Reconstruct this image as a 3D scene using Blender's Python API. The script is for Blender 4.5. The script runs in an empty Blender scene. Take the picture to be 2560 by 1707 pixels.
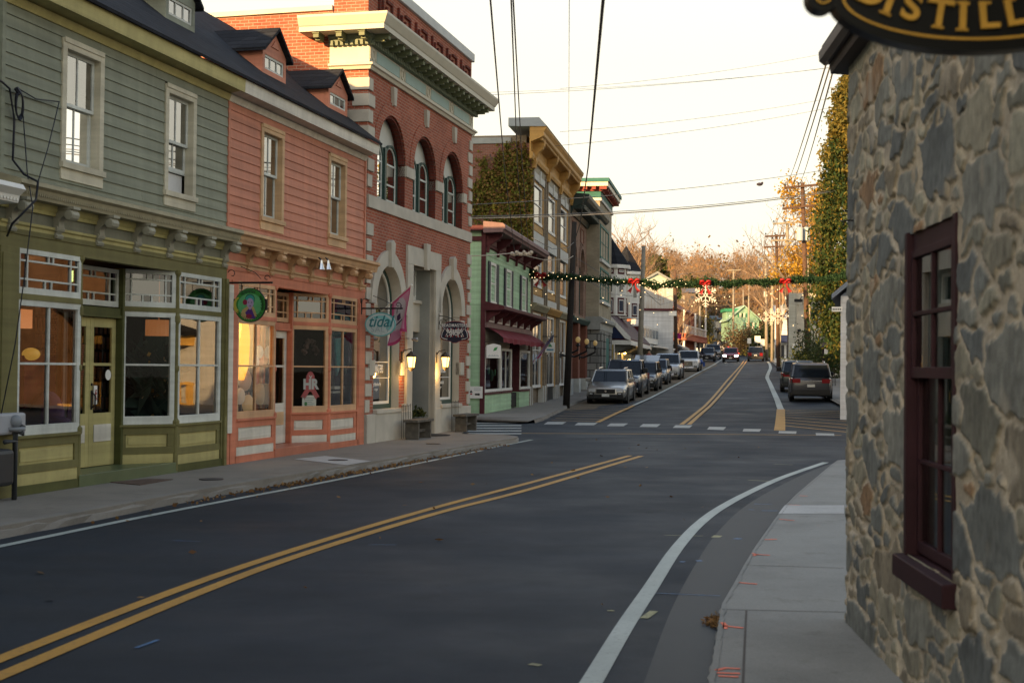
import bpy, bmesh, math, random
import numpy as np
from mathutils import Vector, Matrix
random.seed(7)
NR = np.random.RandomState(7)
S = bpy.context.scene
COL = S.collection
R = math.radians

# ------------------------------------------------------------------ camera
FOC, CX, CY, HC = 3400.0, 1280.0, 853.5, 1.70
PITCH, ROLL = math.atan(68 / 3400), 0.0105
fw = Vector((0, math.cos(PITCH), math.sin(PITCH)))
r0 = Vector((1, 0, 0)); u0_ = Vector((0, -math.sin(PITCH), math.cos(PITCH)))
rt = r0 * math.cos(ROLL) + u0_ * math.sin(ROLL)
up = u0_ * math.cos(ROLL) - r0 * math.sin(ROLL)
cam = bpy.data.objects.new('camera', bpy.data.cameras.new('camera'))
COL.objects.link(cam)
m = Matrix((rt, up, -fw)).transposed().to_4x4(); m.translation = (0, 0, HC)
cam.matrix_world = m
cam.data.sensor_width = 36; cam.data.lens = FOC / 2560 * 36
cam.data.clip_start = 0.05; cam.data.clip_end = 3000
cam.data.dof.use_dof = True; cam.data.dof.focus_distance = 34; cam.data.dof.aperture_fstop = 4.0
S.camera = cam

# ------------------------------------------------------------------ light
SUN_EL, SUN_AZ = R(12.5), math.atan2(-0.646, -0.76)          # azimuth clockwise from +Y
world = bpy.data.worlds.new('World'); S.world = world; world.use_nodes = True
nt = world.node_tree; nt.nodes.clear()
sky = nt.nodes.new('ShaderNodeTexSky'); sky.sky_type = 'NISHITA'; sky.sun_disc = False
sky.sun_elevation = SUN_EL; sky.sun_rotation = SUN_AZ
sky.dust_density = 4.0; sky.ozone_density = 1.0; sky.air_density = 1.0
tint = nt.nodes.new('ShaderNodeMixRGB'); tint.blend_type = 'MULTIPLY'; tint.inputs[0].default_value = 1
tint.inputs[2].default_value = (.97, .98, 1.0, 1)
bg = nt.nodes.new('ShaderNodeBackground'); bg.inputs[1].default_value = 0.15
out = nt.nodes.new('ShaderNodeOutputWorld')
veil = nt.nodes.new('ShaderNodeMixRGB'); veil.inputs[0].default_value = .7; veil.inputs[2].default_value = (2.95, 2.72, 2.15, 1)     # thin bright haze over the whole sky
gt = nt.nodes.new('ShaderNodeTexCoord'); gs = nt.nodes.new('ShaderNodeSeparateXYZ'); gm = nt.nodes.new('ShaderNodeMapRange'); nt.links.new(gt.outputs['Generated'], gs.inputs[0]); nt.links.new(gs.outputs[2], gm.inputs[0])
for i, q in ((1, .22), (2, .6), (3, .92), (4, .12)): gm.inputs[i].default_value = q
nt.links.new(gm.outputs[0], veil.inputs[0]); nt.links.new(sky.outputs[0], tint.inputs[1]); nt.links.new(tint.outputs[0], veil.inputs[1]); nt.links.new(veil.outputs[0], bg.inputs[0]); nt.links.new(bg.outputs[0], out.inputs[0])
sl = bpy.data.lights.new('sun', 'SUN'); sl.energy = 4.5; sl.angle = R(0.5); sl.color = (1.0, 0.62, 0.27)
so = bpy.data.objects.new('sun', sl); COL.objects.link(so)
sd = Vector((math.sin(SUN_AZ) * math.cos(SUN_EL), math.cos(SUN_AZ) * math.cos(SUN_EL), math.sin(SUN_EL)))
so.rotation_euler = sd.to_track_quat('Z', 'Y').to_euler()
S.view_settings.view_transform = 'Standard'; S.view_settings.look = 'None'
S.view_settings.exposure = 1.5; S.view_settings.gamma = 1.0
S.cycles.max_bounces = 6; S.cycles.transparent_max_bounces = 24; S.cycles.use_denoising = True

# ------------------------------------------------------------------ pixel / frame helpers
def ray(x, y):
    return fw + rt * ((x - CX) / FOC) - up * ((y - CY) / FOC)
def at(x, y, Y):
    d = ray(x, y); return Vector((0, 0, HC)) + d * (Y / d.y)
GY = [-60, 42, 57, 67, 86, 120, 143, 170, 185, 281, 330, 420]
GZ = [0, 0, .15, .38, .88, 1.72, 2.3, 3.1, 3.55, 6.9, 8.9, 13.0]
def xc(Y): return float(np.interp(Y, [-40, 0, 42.8, 86, 120, 170, 230, 281], [-5., -3.5, 5.44, 13.5, 19.7, 29.1, 38, 44]))
def g(X, Y):
    k = float(np.interp(Y, [42, 67, 100, 150, 200], [0, .035, .045, .045, 0]))
    t = max(-8, min(8, X - xc(Y)))
    return float(np.interp(Y, GY, GZ)) + k * (t if t < 0 else .4 * t)
def ground(x, y, dz=0.0):
    d = ray(x, y); a, b = 1.5, 420.0
    f = lambda t: HC + d.z * t / d.y - g(d.x * t / d.y, t) - dz
    p = a
    for t in np.concatenate([np.arange(1.5, 60, .5), np.arange(60, 420, 2)]):
        if f(t) <= 0:
            b = t; a = p; break
        p = t
    for _ in range(40):
        mm = (a + b) / 2
        if f(mm) > 0: a = mm
        else: b = mm
    t = (a + b) / 2
    return Vector((d.x * t / d.y, t, g(d.x * t / d.y, t) + dz))

class Fr:
    """facade frame: u runs left to right along the facade, w points out of it, z is up"""
    def __init__(s, ox, oy, th):
        s.o = Vector((ox, oy, 0)); s.th = th
        s.e = Vector((math.cos(th), math.sin(th), 0)); s.n = Vector((math.sin(th), -math.cos(th), 0))
    flip = -1
    def world(s, u, w, z): return s.o + s.e * u + s.n * w + Vector((0, 0, z))
    def px(s, x, y, w=0.0):
        d = ray(x, y); c = Vector((0, 0, HC))
        t = (w - s.n.dot(c - s.o)) / s.n.dot(d)
        p = c + d * t; q = p - s.o
        return q.dot(s.e), p.z
    def u(s, x, w=0.0, y=900): return s.px(x, y, w)[0]
    def z(s, x, y, w=0.0): return s.px(x, y, w)[1]
    def sub(s, u, w, dth): p = s.world(u, w, 0); return Fr(p.x, p.y, s.th + dth)
W = Fr(0, 0, 0); W.n = Vector((0, 1, 0)); W.flip = 1
ALPHA = math.atan(820 / 3400)
eA = (math.sin(ALPHA), math.cos(ALPHA))
A = Fr(-9.55 * eA[1], 9.55 * eA[0], math.pi / 2 - ALPHA)
BETA = math.atan(562 / 3400)
B = Fr(-0.97, 46.9, math.pi / 2 - BETA)
C = Fr(2.09, 8.57, math.atan2(-.9975, -.0704))

# ------------------------------------------------------------------ objects
FRM = {}; FLIP = {}
def setp(o, label=None, cat=None, group=None, kind=None):
    if label: o['label'] = label
    if cat: o['category'] = cat
    if group: o['group'] = group
    if kind: o['kind'] = kind
    return o
def thing(name, label, cat, fr=W, u=0, w=0, z=0, group=None, rot=None):
    o = bpy.data.objects.new(name, None); COL.objects.link(o)
    o.location = fr.world(u, w, z); o.rotation_euler = (0, 0, fr.th if rot is None else rot)
    o.empty_display_size = .2
    FRM[o.name] = (u, w, z); FLIP[o.name] = fr.flip
    return setp(o, label, cat, group)
def own(o, org=(0, 0, 0)): FRM[o.name] = org; return o

class MB:
    """collects faces in frame coordinates (u, w, z)"""
    def __init__(s): s.v = []; s.f = []; s.mi = []; s.cm = 0; s.tf = None
    def pt(s, p):
        if s.tf: p = s.tf(*p)
        s.v.append(p); return len(s.v) - 1
    def face(s, pts):
        s.f.append([s.pt(p) for p in pts]); s.mi.append(s.cm)
    def add(s, pts, faces):
        b = len(s.v)
        for p in pts: s.pt(p)
        for f in faces: s.f.append([b + i for i in f]); s.mi.append(s.cm)
    def box(s, a, b, c, d, e, f):
        p = [(a, c, e), (b, c, e), (b, d, e), (a, d, e), (a, c, f), (b, c, f), (b, d, f), (a, d, f)]
        s.add(p, [(0, 3, 2, 1), (4, 5, 6, 7), (0, 1, 5, 4), (1, 2, 6, 5), (2, 3, 7, 6), (3, 0, 4, 7)]); return s
    def prof(s, pts, a, b):        # closed (w,z) profile extruded along u
        n = len(pts)
        s.add([(a, w, z) for w, z in pts] + [(b, w, z) for w, z in pts],
              [tuple(range(n)), tuple(range(2 * n - 1, n - 1, -1))] + [(i, i + n, (i + 1) % n + n, (i + 1) % n) for i in range(n)]); return s
    def prism(s, pts, a, b):       # closed (u,z) outline extruded along w
        n = len(pts)
        s.add([(u, a, z) for u, z in pts] + [(u, b, z) for u, z in pts],
              [tuple(range(n)), tuple(range(2 * n - 1, n - 1, -1))] + [(i, i + n, (i + 1) % n + n, (i + 1) % n) for i in range(n)]); return s
    def slab(s, pts, a, b):        # closed (u,w) outline extruded in z
        n = len(pts)
        s.add([(u, w, a) for u, w in pts] + [(u, w, b) for u, w in pts],
              [tuple(range(n)), tuple(range(2 * n - 1, n - 1, -1))] + [(i, i + n, (i + 1) % n + n, (i + 1) % n) for i in range(n)]); return s
    def tube(s, pts, r, n=6, cap=True):
        pts = [Vector(p) for p in pts]; k = len(pts)
        rs = r if isinstance(r, (list, tuple)) else [r] * k
        V = []; 
        for i, p in enumerate(pts):
            t = (pts[min(i + 1, k - 1)] - pts[max(i - 1, 0)])
            if t.length < 1e-9: t = Vector((0, 0, 1))
            t.normalize()
            a = Vector((0, 0, 1)) if abs(t.z) < .9 else Vector((1, 0, 0))
            x = t.cross(a).normalized(); y = t.cross(x)
            for j in range(n):
                q = 2 * math.pi * j / n
                V.append(tuple(p + (x * math.cos(q) + y * math.sin(q)) * rs[i]))
        Fc = [(i * n + j, i * n + (j + 1) % n, (i + 1) * n + (j + 1) % n, (i + 1) * n + j) for i in range(k - 1) for j in range(n)]
        if cap: Fc += [tuple(range(n))[::-1], tuple(range((k - 1) * n, k * n))]
        s.add(V, Fc); return s
    def lathe(s, prof, c=(0, 0, 0), n=12, ax='z'):   # prof: (r, h)
        V = []
        for r, h in prof:
            for j in range(n):
                q = 2 * math.pi * j / n; a, b = r * math.cos(q), r * math.sin(q)
                V.append({'z': (c[0] + a, c[1] + b, c[2] + h), 'w': (c[0] + a, c[1] + h, c[2] + b), 'u': (c[0] + h, c[1] + a, c[2] + b)}[ax])
        k = len(prof)
        s.add(V, [(i * n + j, i * n + (j + 1) % n, (i + 1) * n + (j + 1) % n, (i + 1) * n + j) for i in range(k - 1) for j in range(n)]
              + [tuple(range(n))[::-1], tuple(range((k - 1) * n, k * n))]); return s
    def ball(s, c, r, n=10, sq=(1, 1, 1)):
        pr = [(max(.001, math.sin(math.pi * i / n)), -math.cos(math.pi * i / n)) for i in range(n + 1)]
        V = []; nn = n + 2
        for a, h in pr:
            for j in range(nn):
                q = 2 * math.pi * j / nn
                V.append((c[0] + a * r * math.cos(q) * sq[0], c[1] + a * r * math.sin(q) * sq[1], c[2] + h * r * sq[2]))
        s.add(V, [(i * nn + j, i * nn + (j + 1) % nn, (i + 1) * nn + (j + 1) % nn, (i + 1) * nn + j) for i in range(n) for j in range(nn)]); return s
    def ring(s, uc, zc, r0, r1, w0, w1, a0=0, a1=180, n=20):   # arch ring, standing in the (u,z) plane
        P = []
        for i in range(n + 1):
            q = R(a0 + (a1 - a0) * i / n); c, d = math.cos(q), math.sin(q)
            P += [(uc + r0 * c, w0, zc + r0 * d), (uc + r1 * c, w0, zc + r1 * d), (uc + r1 * c, w1, zc + r1 * d), (uc + r0 * c, w1, zc + r0 * d)]
        Fc = []
        for i in range(n):
            for j in range(4): Fc.append((i * 4 + j, i * 4 + (j + 1) % 4, i * 4 + 4 + (j + 1) % 4, i * 4 + 4 + j))
        Fc += [(0, 1, 2, 3), tuple(n * 4 + j for j in (3, 2, 1, 0))]
        s.add(P, Fc); return s
    def build(s, name, mats, parent=None, org=None, smooth=False, bevel=0, recalc=True, sub=0, flip=-1):
        if parent is not None: org = FRM[parent.name]; flip = FLIP[parent.name]
        if org is None: org = (0, 0, 0)
        me = bpy.data.meshes.new(name)
        v = np.array(s.v, dtype=float).reshape(-1, 3)
        v = (v - np.array(org)) * np.array([1, flip, 1])
        me.from_pydata(v.tolist(), [], s.f)
        mats = mats if isinstance(mats, (list, tuple)) else [mats]
        for mm in mats: me.materials.append(mm)
        if len(mats) > 1: me.polygons.foreach_set('material_index', s.mi)
        if recalc and len(s.f) < 60000:
            b = bmesh.new(); b.from_mesh(me); bmesh.ops.recalc_face_normals(b, faces=b.faces); b.to_mesh(me); b.free()
        if smooth: me.polygons.foreach_set('use_smooth', [True] * len(me.polygons))
        me.update()
        o = bpy.data.objects.new(name, me); COL.objects.link(o)
        if parent is not None: o.parent = parent
        FRM[o.name] = org; FLIP[o.name] = flip
        if bevel:
            bm = o.modifiers.new('bevel', 'BEVEL'); bm.width = bevel; bm.segments = 2; bm.limit_method = 'ANGLE'
        if sub:
            sm = o.modifiers.new('sub', 'SUBSURF'); sm.levels = sub; sm.render_levels = sub
        return o
def solo(mb, name, mats, label, cat, fr=W, org=(0, 0, 0), group=None, **k):
    """a thing that is one mesh"""
    o = mb.build(name, mats, None, org, flip=fr.flip, **k)
    o.location = fr.world(*org); o.rotation_euler = (0, 0, fr.th)
    return setp(o, label, cat, group)
def struct(mb, name, mats, fr=W, kind='structure', **k):
    o = mb.build(name, mats, None, flip=fr.flip, **k); o.location = fr.world(0, 0, 0); o.rotation_euler = (0, 0, fr.th)
    o['kind'] = kind; return o
def npmesh(name, V, Fq, mat, parent=None, smooth=False):
    """fast mesh of quads (n,4) or triangles (n,3)"""
    V = np.asarray(V, dtype=np.float32).reshape(-1, 3); Fq = np.asarray(Fq, dtype=np.int32); k = Fq.shape[1]
    me = bpy.data.meshes.new(name); me.vertices.add(len(V)); me.vertices.foreach_set('co', V.ravel())
    me.loops.add(Fq.size); me.loops.foreach_set('vertex_index', Fq.ravel())
    me.polygons.add(len(Fq)); me.polygons.foreach_set('loop_start', np.arange(len(Fq), dtype=np.int32) * k)
    me.polygons.foreach_set('loop_total', np.full(len(Fq), k, dtype=np.int32))
    if smooth: me.polygons.foreach_set('use_smooth', np.ones(len(Fq), dtype=bool))
    me.update(calc_edges=True); me.validate()
    for mm in (mat if isinstance(mat, (list, tuple)) else [mat]): me.materials.append(mm)
    o = bpy.data.objects.new(name, me); COL.objects.link(o)
    if parent is not None: o.parent = parent
    return o
def text(name, body, fr, u, w, z, size, mat, parent, sx=1, shear=0, ext=.004, align='CENTER', spacing=1, rotz=0, bold=0):
    cu = bpy.data.curves.new(name, 'FONT'); cu.body = body; cu.size = size; cu.extrude = ext; cu.shear = shear
    cu.align_x = align; cu.align_y = 'CENTER'; cu.space_character = spacing; cu.offset = bold
    cu.materials.append(mat)
    o = bpy.data.objects.new(name, cu); COL.objects.link(o); o.parent = parent
    org = FRM[parent.name]
    o.location = (u - org[0], FLIP[parent.name] * (w - org[1]), z - org[2]); o.rotation_euler = (R(90), 0, 0); o.scale = (sx, 1, 1)
    if rotz: o.rotation_euler = (Matrix.Rotation(rotz, 3, 'Y') @ Matrix.Rotation(R(90), 3, 'X')).to_euler()
    return o
def copy_tree(o, parent=None):
    c = o.copy(); COL.objects.link(c)
    if parent is not None: c.parent = parent
    for ch in [x for x in KIDS.get(o.name, [])]: copy_tree(ch, c)
    return c
KIDS = {}
def index_kids(root):
    KIDS[root.name] = list(root.children)
    for c in root.children: index_kids(c)

# ------------------------------------------------------------------ materials
MATS = {}
def nodes(name):
    m = bpy.data.materials.new(name); m.use_nodes = True; t = m.node_tree; t.nodes.clear()
    o = t.nodes.new('ShaderNodeOutputMaterial'); b = t.nodes.new('ShaderNodeBsdfPrincipled')
    t.links.new(b.outputs[0], o.inputs[0]); return m, t, b, o
def c4(c): return (c[0], c[1], c[2], 1)
def noise(t, vec, scale, detail=4, rough=.6):
    n = t.nodes.new('ShaderNodeTexNoise'); n.inputs['Scale'].default_value = scale; n.inputs['Detail'].default_value = detail
    n.inputs['Roughness'].default_value = rough; t.links.new(vec, n.inputs['Vector']); return n.outputs[0]
def ramp(t, fac, stops):
    r = t.nodes.new('ShaderNodeValToRGB'); e = r.color_ramp.elements
    while len(e) < len(stops): e.new(.5)
    for q, (p, c) in zip(e, stops): q.position = p; q.color = c4(c) if len(c) == 3 else c
    t.links.new(fac, r.inputs[0]); return r.outputs[0]
def mixc(t, fac, a, b, mode='MIX'):
    x = t.nodes.new('ShaderNodeMixRGB'); x.blend_type = mode
    for i, q in ((0, fac), (1, a), (2, b)):
        if isinstance(q, (int, float)): x.inputs[i].default_value = q
        elif isinstance(q, (tuple, list)): x.inputs[i].default_value = c4(q)
        else: t.links.new(q, x.inputs[i])
    return x.outputs[0]
def bump(t, b, h, strength, dist=.01):
    n = t.nodes.new('ShaderNodeBump'); n.inputs['Strength'].default_value = strength; n.inputs['Distance'].default_value = dist
    t.links.new(h, n.inputs['Height']); t.links.new(n.outputs[0], b.inputs['Normal'])
def objco(t):
    return t.nodes.new('ShaderNodeTexCoord').outputs['Object']
def flatco(t, sx=1, sz=1):       # (x+y, z) so that front and side walls both carry the pattern
    c = t.nodes.new('ShaderNodeSeparateXYZ'); t.links.new(objco(t), c.inputs[0])
    a = t.nodes.new('ShaderNodeMath'); a.operation = 'ADD'; t.links.new(c.outputs[0], a.inputs[0]); t.links.new(c.outputs[1], a.inputs[1])
    k = t.nodes.new('ShaderNodeCombineXYZ'); t.links.new(a.outputs[0], k.inputs[0]); t.links.new(c.outputs[2], k.inputs[1]); return k.outputs[0]
def mat(name, col, rough=.6, var=.12, scale=3, bmp=0, bscale=60, metal=0, spec=.3, grime=0, boards=0):
    if name in MATS: return MATS[name]
    m, t, b, o = nodes(name); v = objco(t)
    lo = tuple(c * (1 - var) for c in col); hi = tuple(min(1, c * (1 + var)) for c in col)
    cc = ramp(t, noise(t, v, scale, 6), [(.3, lo), (.7, hi)])
    if grime:
        gd = ramp(t, noise(t, v, scale * 4, 8, .75), [(.5, (0, 0, 0)), (.75, (1, 1, 1))])
        gs = mixc(t, 1, gd, (grime,) * 3, 'MULTIPLY')
        cc = mixc(t, gs, cc, tuple(c * .35 for c in col))
    if boards:                     # tone shifts board by board, faint vertical weather streaks
        for sc, lo, hi in (((.25, .25, 6.6), .86, 1.12), ((5, 5, .3), .9, 1.06)):
            mp = t.nodes.new('ShaderNodeMapping'); mp.inputs['Scale'].default_value = sc; t.links.new(v, mp.inputs[0])
            cc = mixc(t, 1, cc, ramp(t, noise(t, mp.outputs[0], 1, 3), [(.35, (lo,) * 3), (.65, (hi,) * 3)]), 'MULTIPLY')
    t.links.new(cc, b.inputs['Base Color'])
    b.inputs['Roughness'].default_value = rough; b.inputs['Metallic'].default_value = metal
    b.inputs['Specular IOR Level'].default_value = spec
    if bmp: bump(t, b, noise(t, v, bscale, 5), bmp)
    MATS[name] = m; return m
def brickmat(name, c1, c2, mortar, bw=.2, rh=.068, ms=.008, rough=.85, bs=.6, off=.5):
    m, t, b, o = nodes(name); v = flatco(t)
    k = t.nodes.new('ShaderNodeTexBrick'); t.links.new(v, k.inputs['Vector']); k.inputs['Scale'].default_value = 1
    k.inputs['Color1'].default_value = c4(c1); k.inputs['Color2'].default_value = c4(c2); k.inputs['Mortar'].default_value = c4(mortar)
    k.inputs['Brick Width'].default_value = bw; k.inputs['Row Height'].default_value = rh; k.inputs['Mortar Size'].default_value = ms
    k.inputs['Mortar Smooth'].default_value = .3; k.inputs['Bias'].default_value = -.1; k.offset = off
    vv = objco(t)
    big = ramp(t, noise(t, vv, .7, 5), [(.3, (.72, .72, .72)), (.7, (1.2, 1.2, 1.2))])
    cc = mixc(t, 1, k.outputs['Color'], big, 'MULTIPLY')
    fine = ramp(t, noise(t, vv, 30, 4), [(.3, (.8, .8, .8)), (.7, (1.12, 1.12, 1.12))])
    cc = mixc(t, 1, cc, fine, 'MULTIPLY')
    t.links.new(cc, b.inputs['Base Color']); b.inputs['Roughness'].default_value = rough; b.inputs['Specular IOR Level'].default_value = .15
    inv = t.nodes.new('ShaderNodeMath'); inv.operation = 'SUBTRACT'; inv.inputs[0].default_value = 1; t.links.new(k.outputs['Fac'], inv.inputs[1])
    bump(t, b, inv.outputs[0], bs, .008); MATS[name] = m; return m
def glassmat(name, tint=(.9, .95, .93), ior=1.75, rough=.0, base=.04, gc=.95):
    m, t, b, o = nodes(name); t.nodes.remove(b)
    tr = t.nodes.new('ShaderNodeBsdfTransparent'); tr.inputs[0].default_value = c4(tint)
    gl = t.nodes.new('ShaderNodeBsdfGlossy'); gl.inputs['Roughness'].default_value = rough; gl.inputs[0].default_value = (gc, gc, gc, 1)
    fr = t.nodes.new('ShaderNodeFresnel'); fr.inputs[0].default_value = ior
    n = t.nodes.new('ShaderNodeBump'); n.inputs['Strength'].default_value = .04; n.inputs['Distance'].default_value = .02
    t.links.new(noise(t, objco(t), 1.6, 1), n.inputs['Height']); t.links.new(n.outputs[0], gl.inputs['Normal'])
    mx = t.nodes.new('ShaderNodeMixShader'); ad = t.nodes.new('ShaderNodeMath'); ad.operation = 'ADD'; ad.inputs[1].default_value = base
    t.links.new(fr.outputs[0], ad.inputs[0]); t.links.new(ad.outputs[0], mx.inputs[0]); t.links.new(tr.outputs[0], mx.inputs[1]); t.links.new(gl.outputs[0], mx.inputs[2])
    t.links.new(mx.outputs[0], o.inputs[0]); MATS[name] = m; return m
def emit(name, col, s, base=None):
    m, t, b, o = nodes(name); b.inputs['Base Color'].default_value = c4(base or col)
    b.inputs['Emission Color'].default_value = c4(col); b.inputs['Emission Strength'].default_value = s; MATS[name] = m; return m
GLASS = glassmat('window_glass'); SHOPGLASS = glassmat('shop_glass', ior=1.33, base=.0, gc=.5, tint=(.93, .95, .93))
UPGLASS = glassmat('upper_glass', (.6, .65, .65), ior=2.0, base=.22)
BLACK = mat('black_iron', (.012, .012, .013), .45, .1)
WHITE = mat('white_paint', (.72, .71, .66), .5, .06, 2, grime=.15)
CREAM = mat('cream_paint', (.6, .56, .45), .5, .08, 2, grime=.15)
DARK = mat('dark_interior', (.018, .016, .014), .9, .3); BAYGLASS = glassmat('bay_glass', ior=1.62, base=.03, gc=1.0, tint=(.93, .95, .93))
CONC = None
# ------------------------------------------------------------------ ground, road, pavements
def asphalt():
    m, t, b, o = nodes('asphalt'); v = objco(t)
    big = ramp(t, noise(t, v, .22, 6, .6), [(.3, (.0075, .0125, .0195)), (.52, (.0115, .018, .027)), (.75, (.017, .025, .035))])
    sp = ramp(t, noise(t, v, 140, 3, .7), [(.3, (.45, .45, .45)), (.55, (1, 1, 1)), (.8, (2.1, 2.1, 2.05))])
    mid = ramp(t, noise(t, v, 12, 6, .85), [(.35, (.8,) * 3), (.65, (1.22,) * 3)])
    cc = mixc(t, 1, mixc(t, 1, big, mid, 'MULTIPLY'), sp, 'MULTIPLY')
    mp = t.nodes.new('ShaderNodeMapping'); mp.inputs['Rotation'].default_value = (0, 0, -R(76)); mp.inputs['Scale'].default_value = (.12, 1.6, 1); 
    mp.vector_type = 'POINT'
    mp.inputs['Rotation'].default_value = (0, 0, -(math.pi / 2 - ALPHA)); t.links.new(v, mp.inputs[0])
    st = ramp(t, noise(t, mp.outputs[0], .8, 4), [(.35, (.78, .78, .78)), (.65, (1.18, 1.18, 1.18))])
    cc = mixc(t, 1, cc, st, 'MULTIPLY')
    # hairline cracks
    vo = t.nodes.new('ShaderNodeTexVoronoi'); vo.feature = 'DISTANCE_TO_EDGE'; vo.inputs['Scale'].default_value = .23
    wv = t.nodes.new('ShaderNodeVectorMath'); wv.operation = 'MULTIPLY_ADD'
    nz = t.nodes.new('ShaderNodeTexNoise'); nz.inputs['Scale'].default_value = 1.5; nz.inputs['Detail'].default_value = 6; t.links.new(v, nz.inputs['Vector'])
    t.links.new(nz.outputs['Color'], wv.inputs[0]); wv.inputs[1].default_value = (1.6, 1.6, 1.6); t.links.new(v, wv.inputs[2]); t.links.new(wv.outputs[0], vo.inputs['Vector'])
    ck = ramp(t, vo.outputs['Distance'], [(.0, (.35, .35, .35)), (.007, (1, 1, 1))])
    gate = ramp(t, noise(t, v, .35, 2), [(.5, (0, 0, 0)), (.6, (1, 1, 1))])
    cc = mixc(t, gate, cc, mixc(t, 1, cc, ck, 'MULTIPLY'))
    t.links.new(cc, b.inputs['Base Color'])
    rr = ramp(t, noise(t, v, .5, 4), [(.3, (.58,) * 3), (.7, (.8,) * 3)]); t.links.new(rr, b.inputs['Roughness'])
    b.inputs['Specular IOR Level'].default_value = .28
    bump(t, b, noise(t, v, 110, 4, .7), .5, .006); return m
ASPH = asphalt()
def concrete(name, col, joint=0):
    m, t, b, o = nodes(name); v = objco(t)
    big = ramp(t, noise(t, v, .9, 8, .65), [(.25, tuple(c * .72 for c in col)), (.5, col), (.8, tuple(c * 1.16 for c in col))])
    sp = ramp(t, noise(t, v, 90, 3, .7), [(.3, (.82,) * 3), (.7, (1.15,) * 3)])
    cc = mixc(t, 1, big, sp, 'MULTIPLY')
    stn = ramp(t, noise(t, v, 3.2, 8, .8), [(.56, (1,) * 3), (.7, (.7, .68, .64))])
    cc = mixc(t, 1, cc, stn, 'MULTIPLY')
    t.links.new(cc, b.inputs['Base Color']); b.inputs['Roughness'].default_value = .85
    bump(t, b, noise(t, v, 60, 6, .7), .35, .006); return m
CONC = concrete('pavement_concrete', (.20, .18, .15)); CONCL = concrete('light_concrete', (.42, .42, .40)); KERB = concrete('kerb_concrete', (.20, .185, .16))
CONCR = concrete('grey_concrete', (.225, .225, .205))
def paint(name, col, wear=.5):
    m, t, b, o = nodes(name); v = objco(t)
    w = ramp(t, noise(t, v, 26, 8, .75), [(wear, (0,) * 3), (wear + .16, (1,) * 3)])
    hue = ramp(t, noise(t, v, 1.3, 5), [(.3, tuple(c * .8 for c in col)), (.7, tuple(min(1, c * 1.1) for c in col))])
    cc = mixc(t, w, hue, tuple(.35 * c + .03 for c in col)); t.links.new(cc, b.inputs['Base Color']); b.inputs['Roughness'].default_value = .6
    bump(t, b, noise(t, v, 110, 4, .7), .4, .005); return m
YEL = paint('yellow_road_paint', (.44, .225, .026), .53); WHT = paint('white_road_paint', (.38, .42, .385), .54); WRN = paint('worn_white_paint', (.38, .385, .35), .48)
YTH = paint('thin_yellow_paint', (.55, .31, .06), .5)

def rows(ys, xl, xr, n, dz, zf=None):
    V = []; Fq = []
    for Y in ys:
        a, b = xl(Y), xr(Y)
        for i in range(n + 1):
            X = a + (b - a) * i / n; V.append((X, Y, (zf or g)(X, Y) + dz))
    k = n + 1
    for j in range(len(ys) - 1):
        for i in range(n): Fq.append((j * k + i, j * k + i + 1, (j + 1) * k + i + 1, (j + 1) * k + i))
    return V, Fq
def XB(Y): return -.97 + math.tan(BETA) * (Y - 46.9)
ys = list(np.arange(-14, 40, 2.0)) + list(np.arange(40, 75, 1.0)) + list(np.arange(75, 214, 3.0))
V, Fq = rows(ys, lambda Y: -34 if Y < 48 else max(-34, XB(Y) - 6), lambda Y: 40 if Y < 62 else XB(Y) + 25, 96, 0)
road = npmesh('road', V, Fq, ASPH, smooth=True); road['kind'] = 'structure'
# far road climbing the hill
cpx = [(1868, 903, 178), (1846, 893, 205), (1822, 880, 240), (1800, 866, 285), (1787, 854, 320), (1783, 847, 345)]
V = []
for x, y, Y in cpx:
    p = at(x, y, Y); V += [(p.x - 4.6, Y, p.z + .02), (p.x + 4.6, Y, p.z + .02)]
Fq = [(2 * i, 2 * i + 1, 2 * i + 3, 2 * i + 2) for i in range(len(cpx) - 1)]
fr_ = npmesh('hill_road', V, Fq, ASPH, smooth=True); fr_['kind'] = 'structure'

def sstep(a, b, x): t = max(0, min(1, (x - a) / (b - a))); return t * t * (3 - 2 * t)
def terr(X, Y):
    z = float(np.interp(Y, GY, GZ)) - .12
    dl = max(0, XB(Y) - 26 - X); dr = max(0, X - XB(Y) - 34)
    far = sstep(30, 70, Y)
    z += far * (.14 * min(dl, 160) + .12 * min(dr, 200)) 
    z += 36 * math.exp(-((X + 45) / 45) ** 2) * sstep(12, 45, XB(Y) - X) * sstep(120, 210, Y) * (1 - sstep(330, 420, Y))  # left ridge added to throw shade over the valley and lower far hill
    z += 17 * sstep(330, 520, Y) + 4 * math.sin(X * .021 + 1) * sstep(300, 480, Y)
    if Y > 190: z -= .5 * (1 - sstep(300, 360, Y)) 
    return z
ys2 = list(np.arange(-60, 640, 8.0))
V, Fq = rows(ys2, lambda Y: -300, lambda Y: 420, 90, 0, terr)
def soil():
    m, t, b, o = nodes('leaf_litter'); v = objco(t)
    cc = ramp(t, noise(t, v, .12, 9, .75), [(.3, (.055, .06, .025)), (.5, (.10, .075, .045)), (.7, (.14, .10, .06))])
    t.links.new(cc, b.inputs['Base Color']); b.inputs['Roughness'].default_value = .95; return m
SOIL = soil()
tr = npmesh('hillside_ground', V, Fq, SOIL, smooth=True); tr['kind'] = 'structure'

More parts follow.
